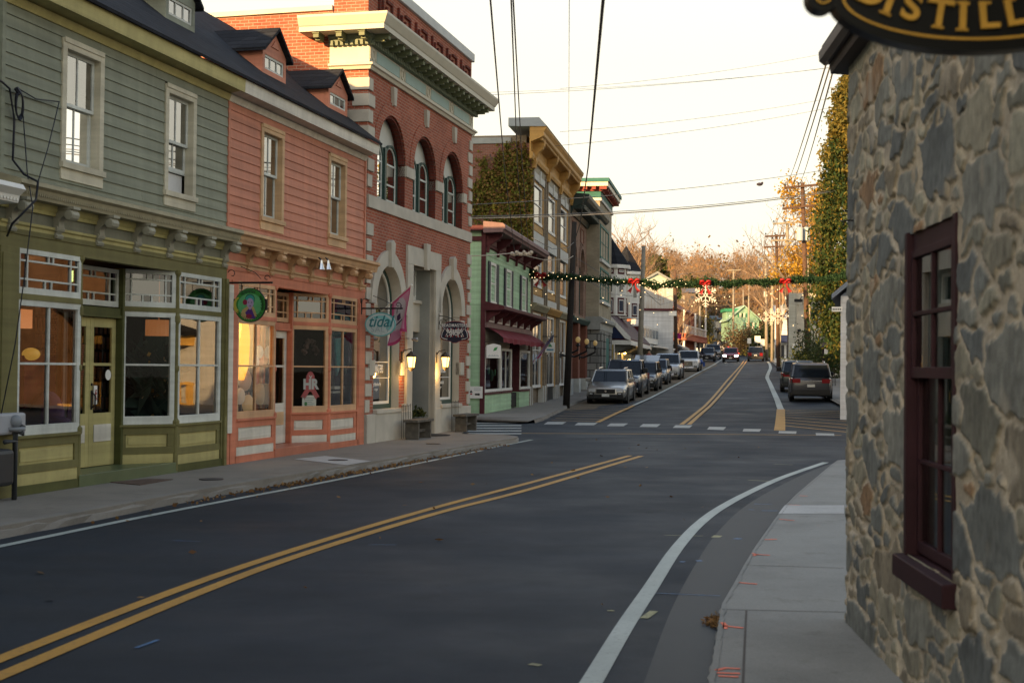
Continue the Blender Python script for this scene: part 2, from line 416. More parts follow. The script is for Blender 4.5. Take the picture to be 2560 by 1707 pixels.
# ---- pavements
def kerb_run(pts, h, wid, name, mat_, seg=.25):
    """rough-edged kerb stones along world points (road side is to the left when wid>0)"""
    P = [Vector(p) for p in pts]; Q = [P[0]]
    for a, b in zip(P, P[1:]):
        n = max(1, int((b - a).length / seg))
        for i in range(1, n + 1): Q.append(a.lerp(b, i / n))
    mb = MB(); pr = []
    for i, q in enumerate(Q):
        t = Q[min(i + 1, len(Q) - 1)] - Q[max(i - 1, 0)]; t.z = 0; t.normalize(); nn = Vector((t.y, -t.x, 0)) * (1 if wid > 0 else -1)
        j = lambda s: random.uniform(-s, s)
        zt = q.z; b0 = g(q.x, q.y)
        pr.append([(q + nn * (.02 + j(.02)) - Vector((0, 0, h + .02))), (q + nn * (.01 + j(.018)) - Vector((0, 0, .035 + abs(j(.03))))), (q - nn * (.025 + abs(j(.02))) + Vector((0, 0, .004))), (q - nn * abs(wid) + Vector((0, 0, .004)))])
    for a, b in zip(pr, pr[1:]):
        for k in range(3): mb.face([tuple(a[k]), tuple(b[k]), tuple(b[k + 1]), tuple(a[k + 1])])
    return struct(mb, name, mat_, recalc=False)
kl = [ground(x, y, .12) for x, y in [(-400, 1400), (-200, 1357), (0, 1315), (199, 1280), (497, 1224), (730, 1186), (934, 1152.5), (1133, 1119), (1240, 1102), (1290, 1094)]]
kl += [Vector((kl[-1].x + .05, kl[-1].y + .7, .12)), Vector((kl[-1].x - .3, kl[-1].y + 1.5, .12)), Vector((-1.2, kl[-1].y + 1.7, .12))]
kerb_run(kl, .12, .16, 'kerb', KERB)
mb = MB(); mb.slab([(p.x, p.y) for p in kl] + [(A.world(35.0, -.2, 0).x, A.world(35.0, -.2, 0).y), (A.world(-6, -.2, 0).x, A.world(-6, -.2, 0).y)], -.1, .12)
struct(mb, 'pavement', CONC)
mb = MB()
for u in (15.2, 17.0, 18.9, 20.6, 23.4, 26.2, 28.4, 30.6, 32.6):
    mb.box(u, u + .015, -.1, 2.3, .1205, .1235)
jn = mat('pavement_joint', (.10, .09, .08), .95)
# light new slab, plates and covers
mb = MB(); q = [ground(x, y, .126) for x, y in [(735, 1147), (812, 1139), (928, 1152), (868, 1162)]]; mb.face([tuple(v) for v in q]); struct(mb, 'pavement_patch', CONCL)
mb = MB(); mb.slab([(p.x, p.y) for p in [ground(x, y, .13) for x, y in [(275, 1204), (372, 1196), (432, 1197), (350, 1211)]]], .121, .13)
solo(mb, 'cellar_hatch', mat('rusty_plate', (.10, .065, .05), .7, .3, 9, .2), 'flat brown cellar hatch set in the pavement before the olive step', 'hatch')
def cover(x, y, r, lab):
    p = ground(x, y, .128); mb = MB(); mb.lathe([(r, -.006), (r, .003), (r * .9, .005), (.001, .005)], (p.x, p.y, p.z), 16)
    solo(mb, 'utility_cover', BLACKM, lab, 'cover', W, (p.x, p.y, p.z), 'round covers in the left pavement')
BLACKM = mat('cast_iron', (.045, .04, .04), .6, .3, 20, .2)
cover(528, 1197, .17, 'dark round cover in the pavement before the olive shop bay')
cover(845, 1149.5, .17, 'dark round cover in the pale slab before the salmon shop')
cover(1083, 1108.5, .15, 'dark round cover in the pavement before the brick doorway')

# left pavement beyond the side street
kb = [ground(x, y, .12) for x, y in [(1337, 1048), (1358, 1042), (1385, 1029), (1425, 1010), (1450, 1002)]]
w5 = (kb[-1] - B.o).dot(B.n); u5 = (kb[-1] - B.o).dot(B.e)
for u in np.arange(u5 + 6, 170, 6.0):
    p = B.world(u, w5 + .012 * (u - u5), 0); p.z = g(p.x, p.y) + .12; kb.append(p)
kerb_run(kb, .12, .16, 'kerb_far', KERB)
V = []
for p in kb:
    u = (p - B.o).dot(B.e); q = B.world(u - (.3 if p is kb[0] else 0), -.4, 0)
    V += [(q.x, q.y, p.z), (p.x, p.y, p.z)]
V = [(B.world(-1, -.4, 0).x, B.world(-1, 0, 0).y, .115), (kb[0].x - .4, kb[0].y - .6, .0)] + V
Fq = [(2 * i, 2 * i + 1, 2 * i + 3, 2 * i + 2) for i in range(len(V) // 2 - 1)]
o = npmesh('pavement_far', V, Fq, CONC); o['kind'] = 'structure'
mb = MB(); q = [ground(x, y, .012) for x, y in [(1176, 1053), (1305, 1053), (1342, 1047), (1290, 1040), (1215, 1039)]]
mb.face([(v.x, v.y, .1 if i > 2 else .02) for i, v in enumerate(q)]); struct(mb, 'pavement_ramp', CONCL)

# right pavement near
SWZ = .06
kr = [ground(x, y, SWZ) for x, y in [(1700, 2100), (1748, 1850), (1772, 1707), (1800, 1536), (1805, 1508), (1832, 1462), (1860, 1411), (1888, 1365), (1934, 1300), (1967, 1258), (1990, 1235), (2078, 1161), (2094, 1150)]]
kr = [Vector((kr[0].x - .05, -3, SWZ))] + kr
mb = MB(); mb.slab([(p.x, p.y) for p in kr] + [(kr[-1].x + .5, kr[-1].y + .5), (9, kr[-1].y + 1.0), (9, -3)], -.1, SWZ); struct(mb, 'pavement_near', CONCR)
kerb_run(kr, SWZ, -.03, 'kerb_near', CONCR, .12)
def strip_pts(P, wd, dz, mbx, closed=False):
    P = [Vector(p) for p in P]; L = []
    for i, p in enumerate(P):
        t = P[min(i + 1, len(P) - 1)] - P[max(i - 1, 0)]; t.z = 0; t.normalize(); n = Vector((t.y, -t.x, 0)) * wd / 2
        L.append((p + n, p - n))
    for (a, b), (c, d) in zip(L, L[1:]): mbx.face([tuple(x + Vector((0, 0, dz + .035 * max(0, min(1, (x.y - 44) / 10))))) for x in (a, b, d, c)])
def smooth_px(pp, k=6):
    P = [ground(x, y) for x, y in pp]; out = []
    n = len(P)
    for i in range(n - 1):
        p0, p1, p2, p3 = P[max(i - 1, 0)], P[i], P[i + 1], P[min(i + 2, n - 1)]
        for j in range(k):
            t = j / k
            out.append(.5 * ((2 * p1) + (p2 - p0) * t + (2 * p0 - 5 * p1 + 4 * p2 - p3) * t * t + (3 * p1 - p0 - 3 * p2 + p3) * t ** 3))
    out.append(P[-1])
    for p in out: p.z = g(p.x, p.y)
    return out
mb = MB(); 
for a, b in [((1805, 1523), (2115, 1530)), ((1863, 1412), (2110, 1420)), ((1965, 1262), (2110, 1264))]:
    strip_pts([ground(*a, SWZ), ground(*b, SWZ)], .012, .003, mb)
strip_pts([ground(x, y, SWZ) for x, y in [(1866, 1526), (1862, 1600), (1857, 1707), (1848, 1850)]], .014, .003, mb)
struct(mb, 'pavement_joints', jn, recalc=False)
mb = MB(); q = [ground(x, y, SWZ + .003) for x, y in [(1962, 1262), (2110, 1262), (2110, 1283), (1946, 1283)]]; mb.face([tuple(v) for v in q]); struct(mb, 'pavement_patch_near', CONCL)
# right pavement far
ke = [ground(x, y, .12) for x, y in [(1885, 886), (1907, 893), (1927, 898.6), (1943, 914), (1961, 926), (2010, 952), (2050, 979), (2076, 994), (2103, 1008), (2140, 1026), (2230, 1070)]]
V = []
for p in ke: V += [(p.x, p.y, p.z), (p.x + 26, p.y + 2, p.z + .1)]
Fq = [(2 * i, 2 * i + 1, 2 * i + 3, 2 * i + 2) for i in range(len(V) // 2 - 1)]
o = npmesh('pavement_right', V, Fq, CONC); o['kind'] = 'structure'
kerb_run(ke, .12, -.16, 'kerb_right', KERB, 1.0)

# ---- road markings
mw, my, ms, mt = MB(), MB(), MB(), MB()
strip_pts(smooth_px([(-300, 1425), (0, 1366), (354, 1293), (597, 1246), (829, 1202), (1205, 1126)]), .11, .006, mw)
strip_pts(smooth_px([(1221, 1121), (1329, 1099.5)]), .11, .006, mw)
strip_pts(smooth_px([(1400, 1830), (1478, 1707), (1563.6, 1564), (1628.5, 1467), (1679.5, 1388), (1716.6, 1341.6), (1749, 1309), (1795, 1274), (1865, 1235), (1957.6, 1193), (2064, 1156)]), .125, .006, mw)
strip_pts(smooth_px([(-200, 1732), (0, 1648), (497, 1455), (829, 1345), (1100, 1266), (1341, 1202.5), (1575, 1139)]), .115, .006, my)
strip_pts(smooth_px([(-200, 1776), (0, 1691), (497, 1482), (774, 1380), (1100, 1281), (1332, 1221), (1603, 1140)]), .115, .006, my)
strip_pts(smooth_px([(1703.6, 1061), (1742, 1033), (1788, 989), (1821, 949), (1846, 921), (1861, 901)]), .14, .006, my)
strip_pts(smooth_px([(1722, 1061), (1762, 1028), (1803, 986), (1833.6, 949), (1856, 918), (1868, 901)]), .14, .006, my)
strip_pts(smooth_px([(1494, 1055.5), (1540, 1035), (1584, 1015)]), .16, .006, my)
strip_pts(smooth_px([(1584, 1015), (1700, 958), (1746.7, 932), (1805, 899)]), .15, .006, mw)
strip_pts(smooth_px([(1949, 1076), (1951, 1050), (1952, 1025)]), .32, .006, my)
strip_pts(smooth_px([(1952, 1025), (1942.4, 1000), (1933, 979), (1924, 958), (1918, 944), (1922, 931), (1926, 921), (1924, 911), (1919, 905)]), .26, .006, mw)
for ql in [[(580, 160), (682, 160), (660, 173), (560, 173)], [(745, 164), (852, 165), (830, 178), (725, 178)], [(920, 168), (1015, 168), (990, 183), (898, 183)],
           [(1095, 171), (1190, 172), (1170, 188), (1075, 187)], [(1270, 178), (1362, 178), (1345, 193), (1255, 192)], [(1452, 186), (1543, 188), (1528, 204), (1440, 201)],
           [(1638, 197), (1732, 199), (1722, 213), (1632, 211)], [(1828, 209), (1923, 211), (1920, 224), (1825, 221)], [(2026, 220), (2125, 223), (2127, 235), (2028, 233)]]:
    ms.face([tuple(ground(1100 + x / 2.157, 980 + y / 2.157, .009)) for x, y in ql])
for y in (1056.7, 1063.2, 1069.8, 1076.6, 1083.6): ms.face([tuple(ground(x, yy, .009)) for x, yy in [(1172, y - 1.5), (1304, y - 1.5), (1303, y + 1.5), (1168, y + 1.5)]])
for i in range(8):
    ya = (1288, 1306, 1326, 1350, 1380, 1408, 1442, 1482)[i]; yb = (1298, 1322, 1346, 1374, 1420, 1466, 1512, 1562)[i]
    strip_pts([ground(1820 + 712 / 5.227, 780 + ya / 5.227), ground(2125, 780 + (yb + 12) / 5.227)], .14, .008, mt)
for ya, xa, xb in ((1228, 300, 935), (1254, 240, 890), (1280, 185, 845), (1308, 125, 790), (1336, 55, 735), (1364, -5, 670), (1392, -60, 605), (1418, -110, 535)):
    strip_pts([ground(1400 + xa / 5.227, 780 + ya / 5.227), ground(1400 + xb / 5.227, 780 + (ya + 14) / 5.227)], .13, .01, mt)
strip_pts([ground(1168, 1083), ground(1304, 1083.2), ground(1700, 1085), ground(2104, 1088)], .14, .005, mt)
struct(mw, 'white_road_lines', WHT, recalc=False); struct(my, 'yellow_road_lines', YEL, recalc=False); struct(ms, 'crosswalk_bars', WRN, recalc=False); struct(mt, 'hatch_lines', YTH, recalc=False)
ORG = paint('orange_spray_paint', (.85, .14, .05), .6); BLU = paint('blue_spray_paint', (.05, .16, .34), .42); PYL = paint('pale_yellow_spray_paint', (.40, .38, .16), .40)
mo = MB()
for pts in ([(1806, 1565), (1822, 1566), (1858, 1570)], [(1806, 1556), (1814, 1564), (1812, 1572)], [(1972, 1262), (2000, 1263)], [(1948, 1298), (1960, 1299), (1985, 1301)], [(1912, 1349), (1942, 1348)], [(1882, 1383), (1890, 1386), (1925, 1388)], [(1884, 1389), (1894, 1385)],
            [(1846, 1456), (1866, 1458), (1893, 1460)], [(2000, 1239), (2018, 1240)], [(1790, 1676), (1815, 1670), (1850, 1672)], [(1792, 1682), (1850, 1684)], [(1796, 1690), (1846, 1692)]):
    strip_pts([ground(x, y, SWZ) for x, y in pts], .032, .004, mo)
struct(mo, 'utility_marks_orange', ORG, recalc=False)
mo = MB()
for a, b, w in [((1905, 1277), (1945, 1277), .05), ((1872, 1274), (1885, 1275), .04), ((1838, 1348), (1850, 1346), .07), ((1700, 1404), (1712, 1405), .06), ((1740, 1402), (1755, 1402), .07), ((1635, 1483), (1800, 1490), .02), ((340, 1620), (395, 1600), .03), ((430, 1351), (500, 1354), .02), ((920, 1362), (990, 1362), .02), ((1885, 1260), (1930, 1261), .03)]:
    strip_pts([ground(*a), ground(*b)], w, .005, mo)
struct(mo, 'utility_marks_blue', BLU, recalc=False)
mo = MB()
for a, b, w in [((1870, 1200), (1922, 1203), .05), ((1788, 1344), (1796, 1339), .09), ((1610, 1546), (1635, 1528), .06), ((1660, 1338), (1756, 1340), .02), ((1325, 1660), (1350, 1664), .05), ((1518, 1527), (1536, 1527), .03), ((1935, 1160), (1982, 1162), .04)]:
    strip_pts([ground(*a), ground(*b)], w, .005, mo)
struct(mo, 'utility_marks_yellow', PYL, recalc=False)
# darker patched asphalt along the near kerb
m_, t_, b_, o_ = nodes('dark_asphalt'); v_ = objco(t_)
t_.links.new(mixc(t_, 1, ramp(t_, noise(t_, v_, 1.2, 6), [(.3, (.005, .007, .009)), (.7, (.012, .014, .017))]), ramp(t_, noise(t_, v_, 140, 3, .7), [(.3, (.6,) * 3), (.8, (1.6,) * 3)]), 'MULTIPLY'), b_.inputs['Base Color'])
b_.inputs['Roughness'].default_value = .6; bump(t_, b_, noise(t_, v_, 110, 4, .7), .5, .006); DASPH = m_
mb = MB(); L = smooth_px([(1560, 1850), (1610, 1707), (1680, 1520), (1745, 1400), (1790, 1335), (1850, 1275), (1920, 1230), (2010, 1185), (2075, 1160)]); Rr = smooth_px([(1748, 1850), (1772, 1707), (1800, 1536), (1832, 1462), (1888, 1365), (1934, 1300), (1967, 1258), (1990, 1235), (2082, 1159)])
for i in range(len(L) - 1): mb.face([tuple(p + Vector((0, 0, .003))) for p in (L[i], Rr[i], Rr[i + 1], L[i + 1])])
struct(mb, 'road_patch', DASPH, recalc=False)
# ------------------------------------------------------------------ timber shops: olive green and salmon
def clap(mb, u0, u1, z0, z1, h, holes=(), w=.0, t=.02):
    z = z0
    while z < z1 - .01:
        zt = min(z + h, z1); seg = [(u0, u1)]
        for a, b, c, d in holes:
            if c < zt - .02 and d > z + .02:
                ns = []
                for s0, s1 in seg:
                    if b <= s0 or a >= s1: ns.append((s0, s1)); continue
                    if a > s0: ns.append((s0, a))
                    if b < s1: ns.append((b, s1))
                seg = ns
        jb = []
        for s0, s1 in seg:
            while s1 - s0 > 3.4:
                q = s0 + random.uniform(1.2, 3.0); jb.append((s0, q - .003)); s0 = q
            jb.append((s0, s1))
        for s0, s1 in jb:
            mb.face([(s0, w + t, z), (s1, w + t, z), (s1, w + .003, zt), (s0, w + .003, zt)])
            mb.face([(s0, w, z), (s1, w, z), (s1, w + t, z), (s0, w + t, z)])
        z = zt
def wood(name, col, **k): return mat(name, col, .6, k.pop('var', .12), k.pop('scale', 1.4), .12, 90, grime=k.pop('grime', .35), spec=.18, boards=1)
def sash_window(T, fr, u0, u1, z0, z1, mc, ms, w=.0, dep=.11, cas=.1, blind=None, two=True, name='window', sill=True, glass=None, lower_open=0, label=None):
    mb = MB()
    mb.box(u0, u0 + cas, w - dep, w + .035, z0, z1).box(u1 - cas, u1, w - dep, w + .035, z0, z1).box(u0 + cas, u1 - cas, w - dep, w + .035, z1 - cas * 1.2, z1)
    mb.box(u0 + cas * .2, u1 - cas * .2, w + .035, w + .05, z1 - cas * .5, z1 + .015)
    f = mb.build(name, mc, T, bevel=.004)
    if label: f['label'] = label
    if sill:
        mb = MB(); mb.box(u0 - .02, u1 + .02, w - dep, w + .07, z0 - .005, z0 + .07).box(u0, u1, w - .02, w + .035, z0 - .15, z0 - .005); mb.build('sill', mc, f, bevel=.004)
    a, b, c, d = u0 + cas, u1 - cas, z0 + .07, z1 - cas * 1.2; zm = (c + d) / 2 + .02
    s = .045
    zo = c + lower_open
    for k, (za, zb, ww) in enumerate(((zm, d, w - dep + .05), (zo, zm + .05, w - dep + .01))):
        mb = MB(); mb.box(a, a + s, ww - .03, ww, za, zb).box(b - s, b, ww - .03, ww, za, zb).box(a + s, b - s, ww - .03, ww, zb - s, zb).box(a + s, b - s, ww - .03, ww, za, za + s * (1.6 if k else 1))
        if two: mb.box((a + b) / 2 - .012, (a + b) / 2 + .012, ww - .025, ww - .003, za + s, zb - s)
        mb.build('sash', ms, f, bevel=.003)
        mb = MB(); mb.face([(a + s, ww - .015, za + s), (b - s, ww - .015, za + s), (b - s, ww - .015, zb - s), (a + s, ww - .015, zb - s)])
        mb.build('pane', glass or UPGLASS, f)
    mb = MB(); mb.box(a, b, w - dep - .28, w - dep - .25, c, d); mb.build('blind', blind or mat('pale_blind', (.30, .30, .28), .8), f)
    if lower_open:
        mb = MB(); mb.box(a + .22 * (b - a), b - .02, w - dep - .2, w - dep - .03, c, zo - .01); bx = mb.build('air_conditioner', mat('appliance_white', (.55, .55, .54), .4), f)
    return f
def bracket(name, T, mats, zt, zb, out_):
    """scrolled cornice bracket, local to u=0"""
    mb = MB(); h = zt - zb; P = []
    for i in range(15):
        t = i / 14; P.append((.05 + (out_ - .05) * (t ** 1.9) + .035 * math.sin(t * 7.5) * (1 - t * .4), zb + .06 + t * (h - .1)))
    pr = [(0, zb + .06)] + P + [(out_ + .02, zt - .04), (out_ + .02, zt), (0, zt)]
    mb.prof(pr, -.06, .06)
    mb.prof([(0, zb), (.07, zb), (.085, zb + .03), (.06, zb + .06), (0, zb + .06)], -.075, .075)
    mb.prof([(0, zt - .035), (out_ + .035, zt - .035), (out_ + .035, zt + .0), (0, zt)], -.08, .08)
    mb.lathe([(.055, -.085), (.068, -.07), (.068, .07), (.055, .085)], (0, out_ - .035, zt - .105), 10, 'u')
    mb.lathe([(.035, -.085), (.035, .085)], (0, .06, zb + .12), 8, 'u')
    mb.v = [(a + FRM[T.name][0], b, c) for a, b, c in mb.v]
    o = mb.build(name, mats, T); return o
def stained(T, fr, tf, a0, a1, z0, z1, mf, parent_name='transom_window', seed=0):
    rnd = random.Random(seed); mb = MB(); mb.tf = tf; s = .06
    mb.box(a0, a1, -.03, .03, z0, z0 + s * 1.3).box(a0, a1, -.03, .03, z1 - s, z1).box(a0, a0 + s, -.03, .03, z0 + s * 1.3, z1 - s).box(a1 - s, a1, -.03, .03, z0 + s * 1.3, z1 - s)
    A0, A1, Z0, Z1 = a0 + s, a1 - s, z0 + s * 1.3, z1 - s; dw = A1 - A0; dh = Z1 - Z0
    va, vb = A0 + .13 * dw, A1 - .13 * dw; ha, hb = Z0 + .25 * dh, Z1 - .2 * dh; m = .011
    for v in (va, vb): mb.box(v - m, v + m, -.02, .02, Z0, Z1)
    for h in (ha, hb): mb.box(A0, A1, -.019, .019, h - m, h + m)
    mid = (A0 + A1) / 2
    for v in (mid - .09, mid + .05):
        mb.box(v - m, v + m, -.018, .018, Z0, ha - m)
    for v in (mid - .02, mid + .08): mb.box(v - m, v + m, -.018, .018, hb + m, Z1)
    f = mb.build(parent_name, mf, T)
    mb = MB(); mb.tf = tf
    def pn(x0, x1, y0, y1, i): mb.cm = i; mb.face([(x0, 0, y0), (x1, 0, y0), (x1, 0, y1), (x0, 0, y1)])
    pn(va, vb, ha, hb, 0); pn(A0, va, ha, hb, 1); pn(vb, A1, ha, hb, 1)
    for (y0, y1) in ((Z0, ha), (hb, Z1)):
        pn(A0, va, y0, y1, 2); pn(vb, A1, y0, y1, 2); pn(va, mid - .09, y0, y1, rnd.choice((0, 3, 4))); pn(mid - .09, mid + .05, y0, y1, 2); pn(mid + .05, vb, y0, y1, rnd.choice((0, 3, 4)))
    mb.build('pane', STG, f, recalc=False); return f
STG = [glassmat('clear_leaded_glass', (.55, .5, .5), 1.7, .02, .1), glassmat('green_leaded_glass', (.06, .16, .12), 1.5, .02, .05), glassmat('blue_leaded_glass', (.05, .05, .22), 1.5, .02, .05), glassmat('red_leaded_glass', (.22, .07, .05), 1.5, .02, .05), glassmat('violet_leaded_glass', (.14, .08, .18), 1.5, .02, .05)]
def display(T, tf, a0, a1, z0, z1, mf, vm=True, zm=1.7):
    s = .075; mb = MB(); mb.tf = tf
    mb.box(a0, a1, -.03, .035, z0, z0 + .12).box(a0, a1, -.03, .035, z1 - s, z1).box(a0, a0 + s, -.03, .035, z0 + .12, z1 - s).box(a1 - s, a1, -.03, .035, z0 + .12, z1 - s)
    mid = (a0 + a1) / 2; m = .018
    if vm: mb.box(mid - m, mid + m, -.02, .025, z0 + .12, z1 - s)
    mb.box(a0 + s, a1 - s, -.019, .024, zm - m * .8, zm + m * .8)
    f = mb.build('display_window', mf, T, bevel=.004)
    mb = MB(); mb.tf = tf; mb.face([(a0 + s, 0, z0 + .12), (a1 - s, 0, z0 + .12), (a1 - s, 0, z1 - s), (a0 + s, 0, z1 - s)]); mb.build('pane', BAYGLASS if vm else SHOPGLASS, f, recalc=False)
    return f
def bulkhead(T, tf, a0, a1, z0, z1, mframe, mpanel, base):
    mb = MB(); mb.tf = tf
    zk = z0 + .26 * (z1 - z0)
    mb.box(a0, a1, -.05, .0, z0, z1).box(a0, a1, 0, .04, zk + .0, zk + .1).box(a0, a1, 0, .035, z1 - .11, z1).box(a0, a0 + .1, 0, .034, zk + .1, z1 - .11).box(a1 - .1, a1, 0, .034, zk + .1, z1 - .11)
    mb.box(a0 - .01, a1 + .01, 0, .07, z1, z1 + .035)
    f = mb.build('bulkhead', mframe, T, bevel=.004)
    mb = MB(); mb.tf = tf; mb.box(a0 + .1, a1 - .1, 0, .012, zk + .1, z1 - .11).box(a0 + .135, a1 - .135, .012, .022, zk + .135, z1 - .145).box(a0, a1, 0, .03, z0, zk)
    mb.build('panel', mpanel, f, bevel=.004); return f
def seg_tf(u0, w0, u1, w1):
    d = Vector((u1 - u0, w1 - w0)); L = d.length; d /= L; n = Vector((-d.y, d.x))
    if n.y < 0 and abs(n.y) > .01: n = -n
    return (lambda a, b, z: (u0 + d.x * a + n.x * b, w0 + d.y * a + n.y * b, z)), L

def timber_shop(P):
    T = thing(P['name'], P['label'], 'shop building', A, P['u0'], 0, .0)
    u0, u1, ZW, ZC = P['u0'], P['u1'], 6.04, 3.9
    side, trim, cas = P['siding'], P['trim'], P['casing']
    wins = P['windows']
    mb = MB(); clap(mb, u0 + .06, u1 - P.get('cb', 0), ZC - .06, ZW + .03, .152, [(a + .02, b - .02, c + .05, d) for a, b, c, d in wins])
    mb.box(u0, u0 + .07, -.1, .03, ZC - .06, ZW + .03)
    if P.get('cb'): mb.box(u1 - P['cb'], u1, -.1, .035, ZC - .06, ZW + .03)
    D = -6.2
    mb.box(u0, u0 + .02, D, -.1, .1, ZW).box(u1 - .02, u1, D, -.1, .1, ZW).box(u0, u1, D - .02, D, .1, ZW)
    mb.box(u0 + .02, u1 - .02, D, -.42, 3.75, 3.9)
    mb.build('wall', side, T, recalc=False)
    for k, (a, b, c, d) in enumerate(wins): sash_window(T, A, a, b, c, d, cas, P['sash'], lower_open=.32 if k == P.get('ac', -1) else 0, blind=P.get('blind'))
    # eave
    mb = MB(); mb.prof([(-.02, ZW + .0), (.27, 6.10), (.27, 6.06), (.3, 6.06), (.31, 6.27), (.27, 6.29), (-.02, 6.29)], u0, u1)
    mb.prof([(.0, ZW - .1), (.03, ZW - .1), (.07, ZW), (.0, ZW)], u0, u1)
    mb.build('eave', P['eave'], T)
    # roof (front and rear slope) up to the ridge
    mb = MB(); RW, RZ = -3.0, 8.82
    mb.prof([(.36, 6.26), (.37, 6.30), (RW, RZ + .05), (D - .3, 6.30), (D - .3, 6.24), (RW, RZ)], u0, u1)
    mb.build('roof', SHING, T)
    for (dx0, y0, dx1, y1, pk, gs) in P['dormers']: dormer(T, dx0, dx1, y0, y1, pk, P, gs)
    # cornice over the shop front
    mb = MB(); mb.prof([(0, 3.93), (.24, 3.87), (.31, 3.85), (.32, 3.80), (.27, 3.77), (.25, 3.70), (.24, 3.655), (.03, 3.655), (0, 3.6)], u0, u1 + P.get('cext', 0))
    n = int((u1 - u0) / .045)
    for i in range(n): mb.box(u0 + i * .045, u0 + i * .045 + .022, .24, .262, 3.695, 3.735)
    mb.build('cornice', P['cornice'], T)
    mb = MB(); mb.prof([(0, 3.66), (.09, 3.66), (.07, 3.60), (.05, 3.57), (.05, 3.53), (0, 3.53)], u0, u1).prof([(0, 3.39), (.06, 3.39), (.06, 3.36), (.035, 3.34), (.035, 3.30), (0, 3.30)], u0, u1)
    mb.build('frieze_moulding', P['mould'], T)
    mb = MB(); mb.box(u0, u1, -.1, .015, 3.29, 3.66); mb.build('frieze', P['frieze'], T)
    mb = MB(); mb.box(u0, u1, -.12, .03, 3.08, 3.30); mb.box(u0, u1, .03, .045, 3.24, 3.30); mb.build('lintel', trim, T)
    br = bracket('bracket', T, P['bracket'], 3.655, 3.26, .27)
    for i, x in enumerate(P['brk']):
        o = br if i == 0 else br.copy()
        if i: COL.objects.link(o)
        o.location.x = x - u0
    # shop front
    a0, a1, f0, f1, e1 = P['a0'], P['a1'], P['f0'], P['f1'], P['e1']       # left window, facet, right window end
    RW_ = P['rec']; I = lambda a, b, z: (a, b, z)
    segs = [(seg_tf(a0, 0, a1, 0), True, 0), (seg_tf(f0, RW_ + .04, f1, 0), False, 1), (seg_tf(f1 + .05, 0, e1, 0), True, 2), (seg_tf(a1 + .02, -.04, a1 + .5, RW_ + .04), False, 3)]
    for (tf, L), vm, sd in segs:
        z0b = .13 if sd in (0, 2) else .17
        bulkhead(T, tf, 0, L, z0b + .1, .80, trim, P['panel'], z0b)
        display(T, tf, 0, L, .835, 2.47, P['frame'], vm)
        stained(T, A, tf, 0, L, 2.54, 3.08, P['frame'], seed=sd + P['seed'])
        mb = MB(); mb.tf = tf; mb.box(-.02, L + .02, -.04, .045, 2.47, 2.54); mb.build('transom_bar', trim, T)
    for (uu, ww) in ((a1 + .01, .0), (f1 + .025, .02)):
        mb = MB(); mb.lathe([(.05, .15), (.05, .8), (.065, .82), (.065, .88), (.035, .92), (.032, 1.6), (.05, 1.63), (.05, 1.68), (.032, 1.7), (.032, 2.3), (.055, 2.34), (.055, 2.42), (.04, 2.46), (.034, 3.0), (.06, 3.05), (.06, 3.1)], (uu, ww, 0), 10)
        mb.build('corner_post', trim, T, smooth=False)
    for (p0, p1, ww) in P['pil']:
        mb = MB(); mb.box(p0, p1, -.1, ww, .12, 3.08).box(p0 + .03, p1 - .03, ww, ww + .015, .9, 3.0)
        mb.build('pilaster', P['pilm'], T, bevel=.004)
    # step, base boards
    for q0, q1 in ((a0 - .05, a1 + .02), (f1, e1 + .12)): mb = MB(); mb.box(q0, q1, -.1, .05, .1, .235); mb.build('base_board', P['base'], T)
    mb = MB(); mb.slab([(a1 - .02, .06), (a1 + .02, -.0), (a1 + .5, RW_), (f0, RW_ - .05), (f1 + .05, .0), (f1 + .05, .06)], .10, .272); mb.build('step', P['step'], T, bevel=.006)
    # door
    d0, d1 = a1 + .52, f0 - .04; dw = RW_
    mb = MB(); mb.box(d0 - .05, d0, dw - .06, dw + .05, .27, 3.08).box(d1, d1 + .06, dw - .06, dw + .1, .27, 3.08).box(d0, d1, dw - .04, dw + .07, 2.40, 2.50).box(d0, d1, dw - .03, dw + .09, 2.36, 2.40)
    mb.build('door_frame', P['dframe'], T)
    stained(T, A, lambda a, b, z: (a, b + dw, z), d0, d1, 2.52, 3.06, P['frame'], seed=9)
    n = P['leaves']; lw = (d1 - d0) / n
    for i in range(n):
        q0 = d0 + i * lw; q1 = q0 + lw - .006; s = .1
        mb = MB(); mb.box(q0, q0 + s, dw - .04, dw, .28, 2.35).box(q1 - s, q1, dw - .04, dw, .28, 2.35).box(q0 + s, q1 - s, dw - .04, dw, 2.22, 2.35).box(q0 + s, q1 - s, dw - .04, dw, .28, 1.02).box(q0 + s, q1 - s, dw - .03, dw - .005, 1.68, 1.72)
        dr = mb.build('door', P['door'], T, bevel=.004)
        mb = MB(); mb.box(q0 + s + .015, q1 - s - .015, dw, dw + .012, .62, .86); mb.build('panel', P['dpanel'], dr, bevel=.004)
        mb = MB(); mb.face([(q0 + s, dw - .02, 1.02), (q1 - s, dw - .02, 1.02), (q1 - s, dw - .02, 2.22), (q0 + s, dw - .02, 2.22)]); mb.build('pane', SHOPGLASS, dr, recalc=False)
        if i == n - 1:
            mb = MB(); mb.tube([(q0 + .05, dw + .01, 1.10), (q0 + .05, dw + .06, 1.13), (q0 + .05, dw + .06, 1.27), (q0 + .05, dw + .01, 1.31)], .013).box(q0 + .03, q0 + .07, dw, dw + .01, 1.07, 1.34).lathe([(.02, 0), (.02, .015)], (q0 + .05, dw, 1.42), 8, 'w'); mb.build('handle', BLACK, dr)
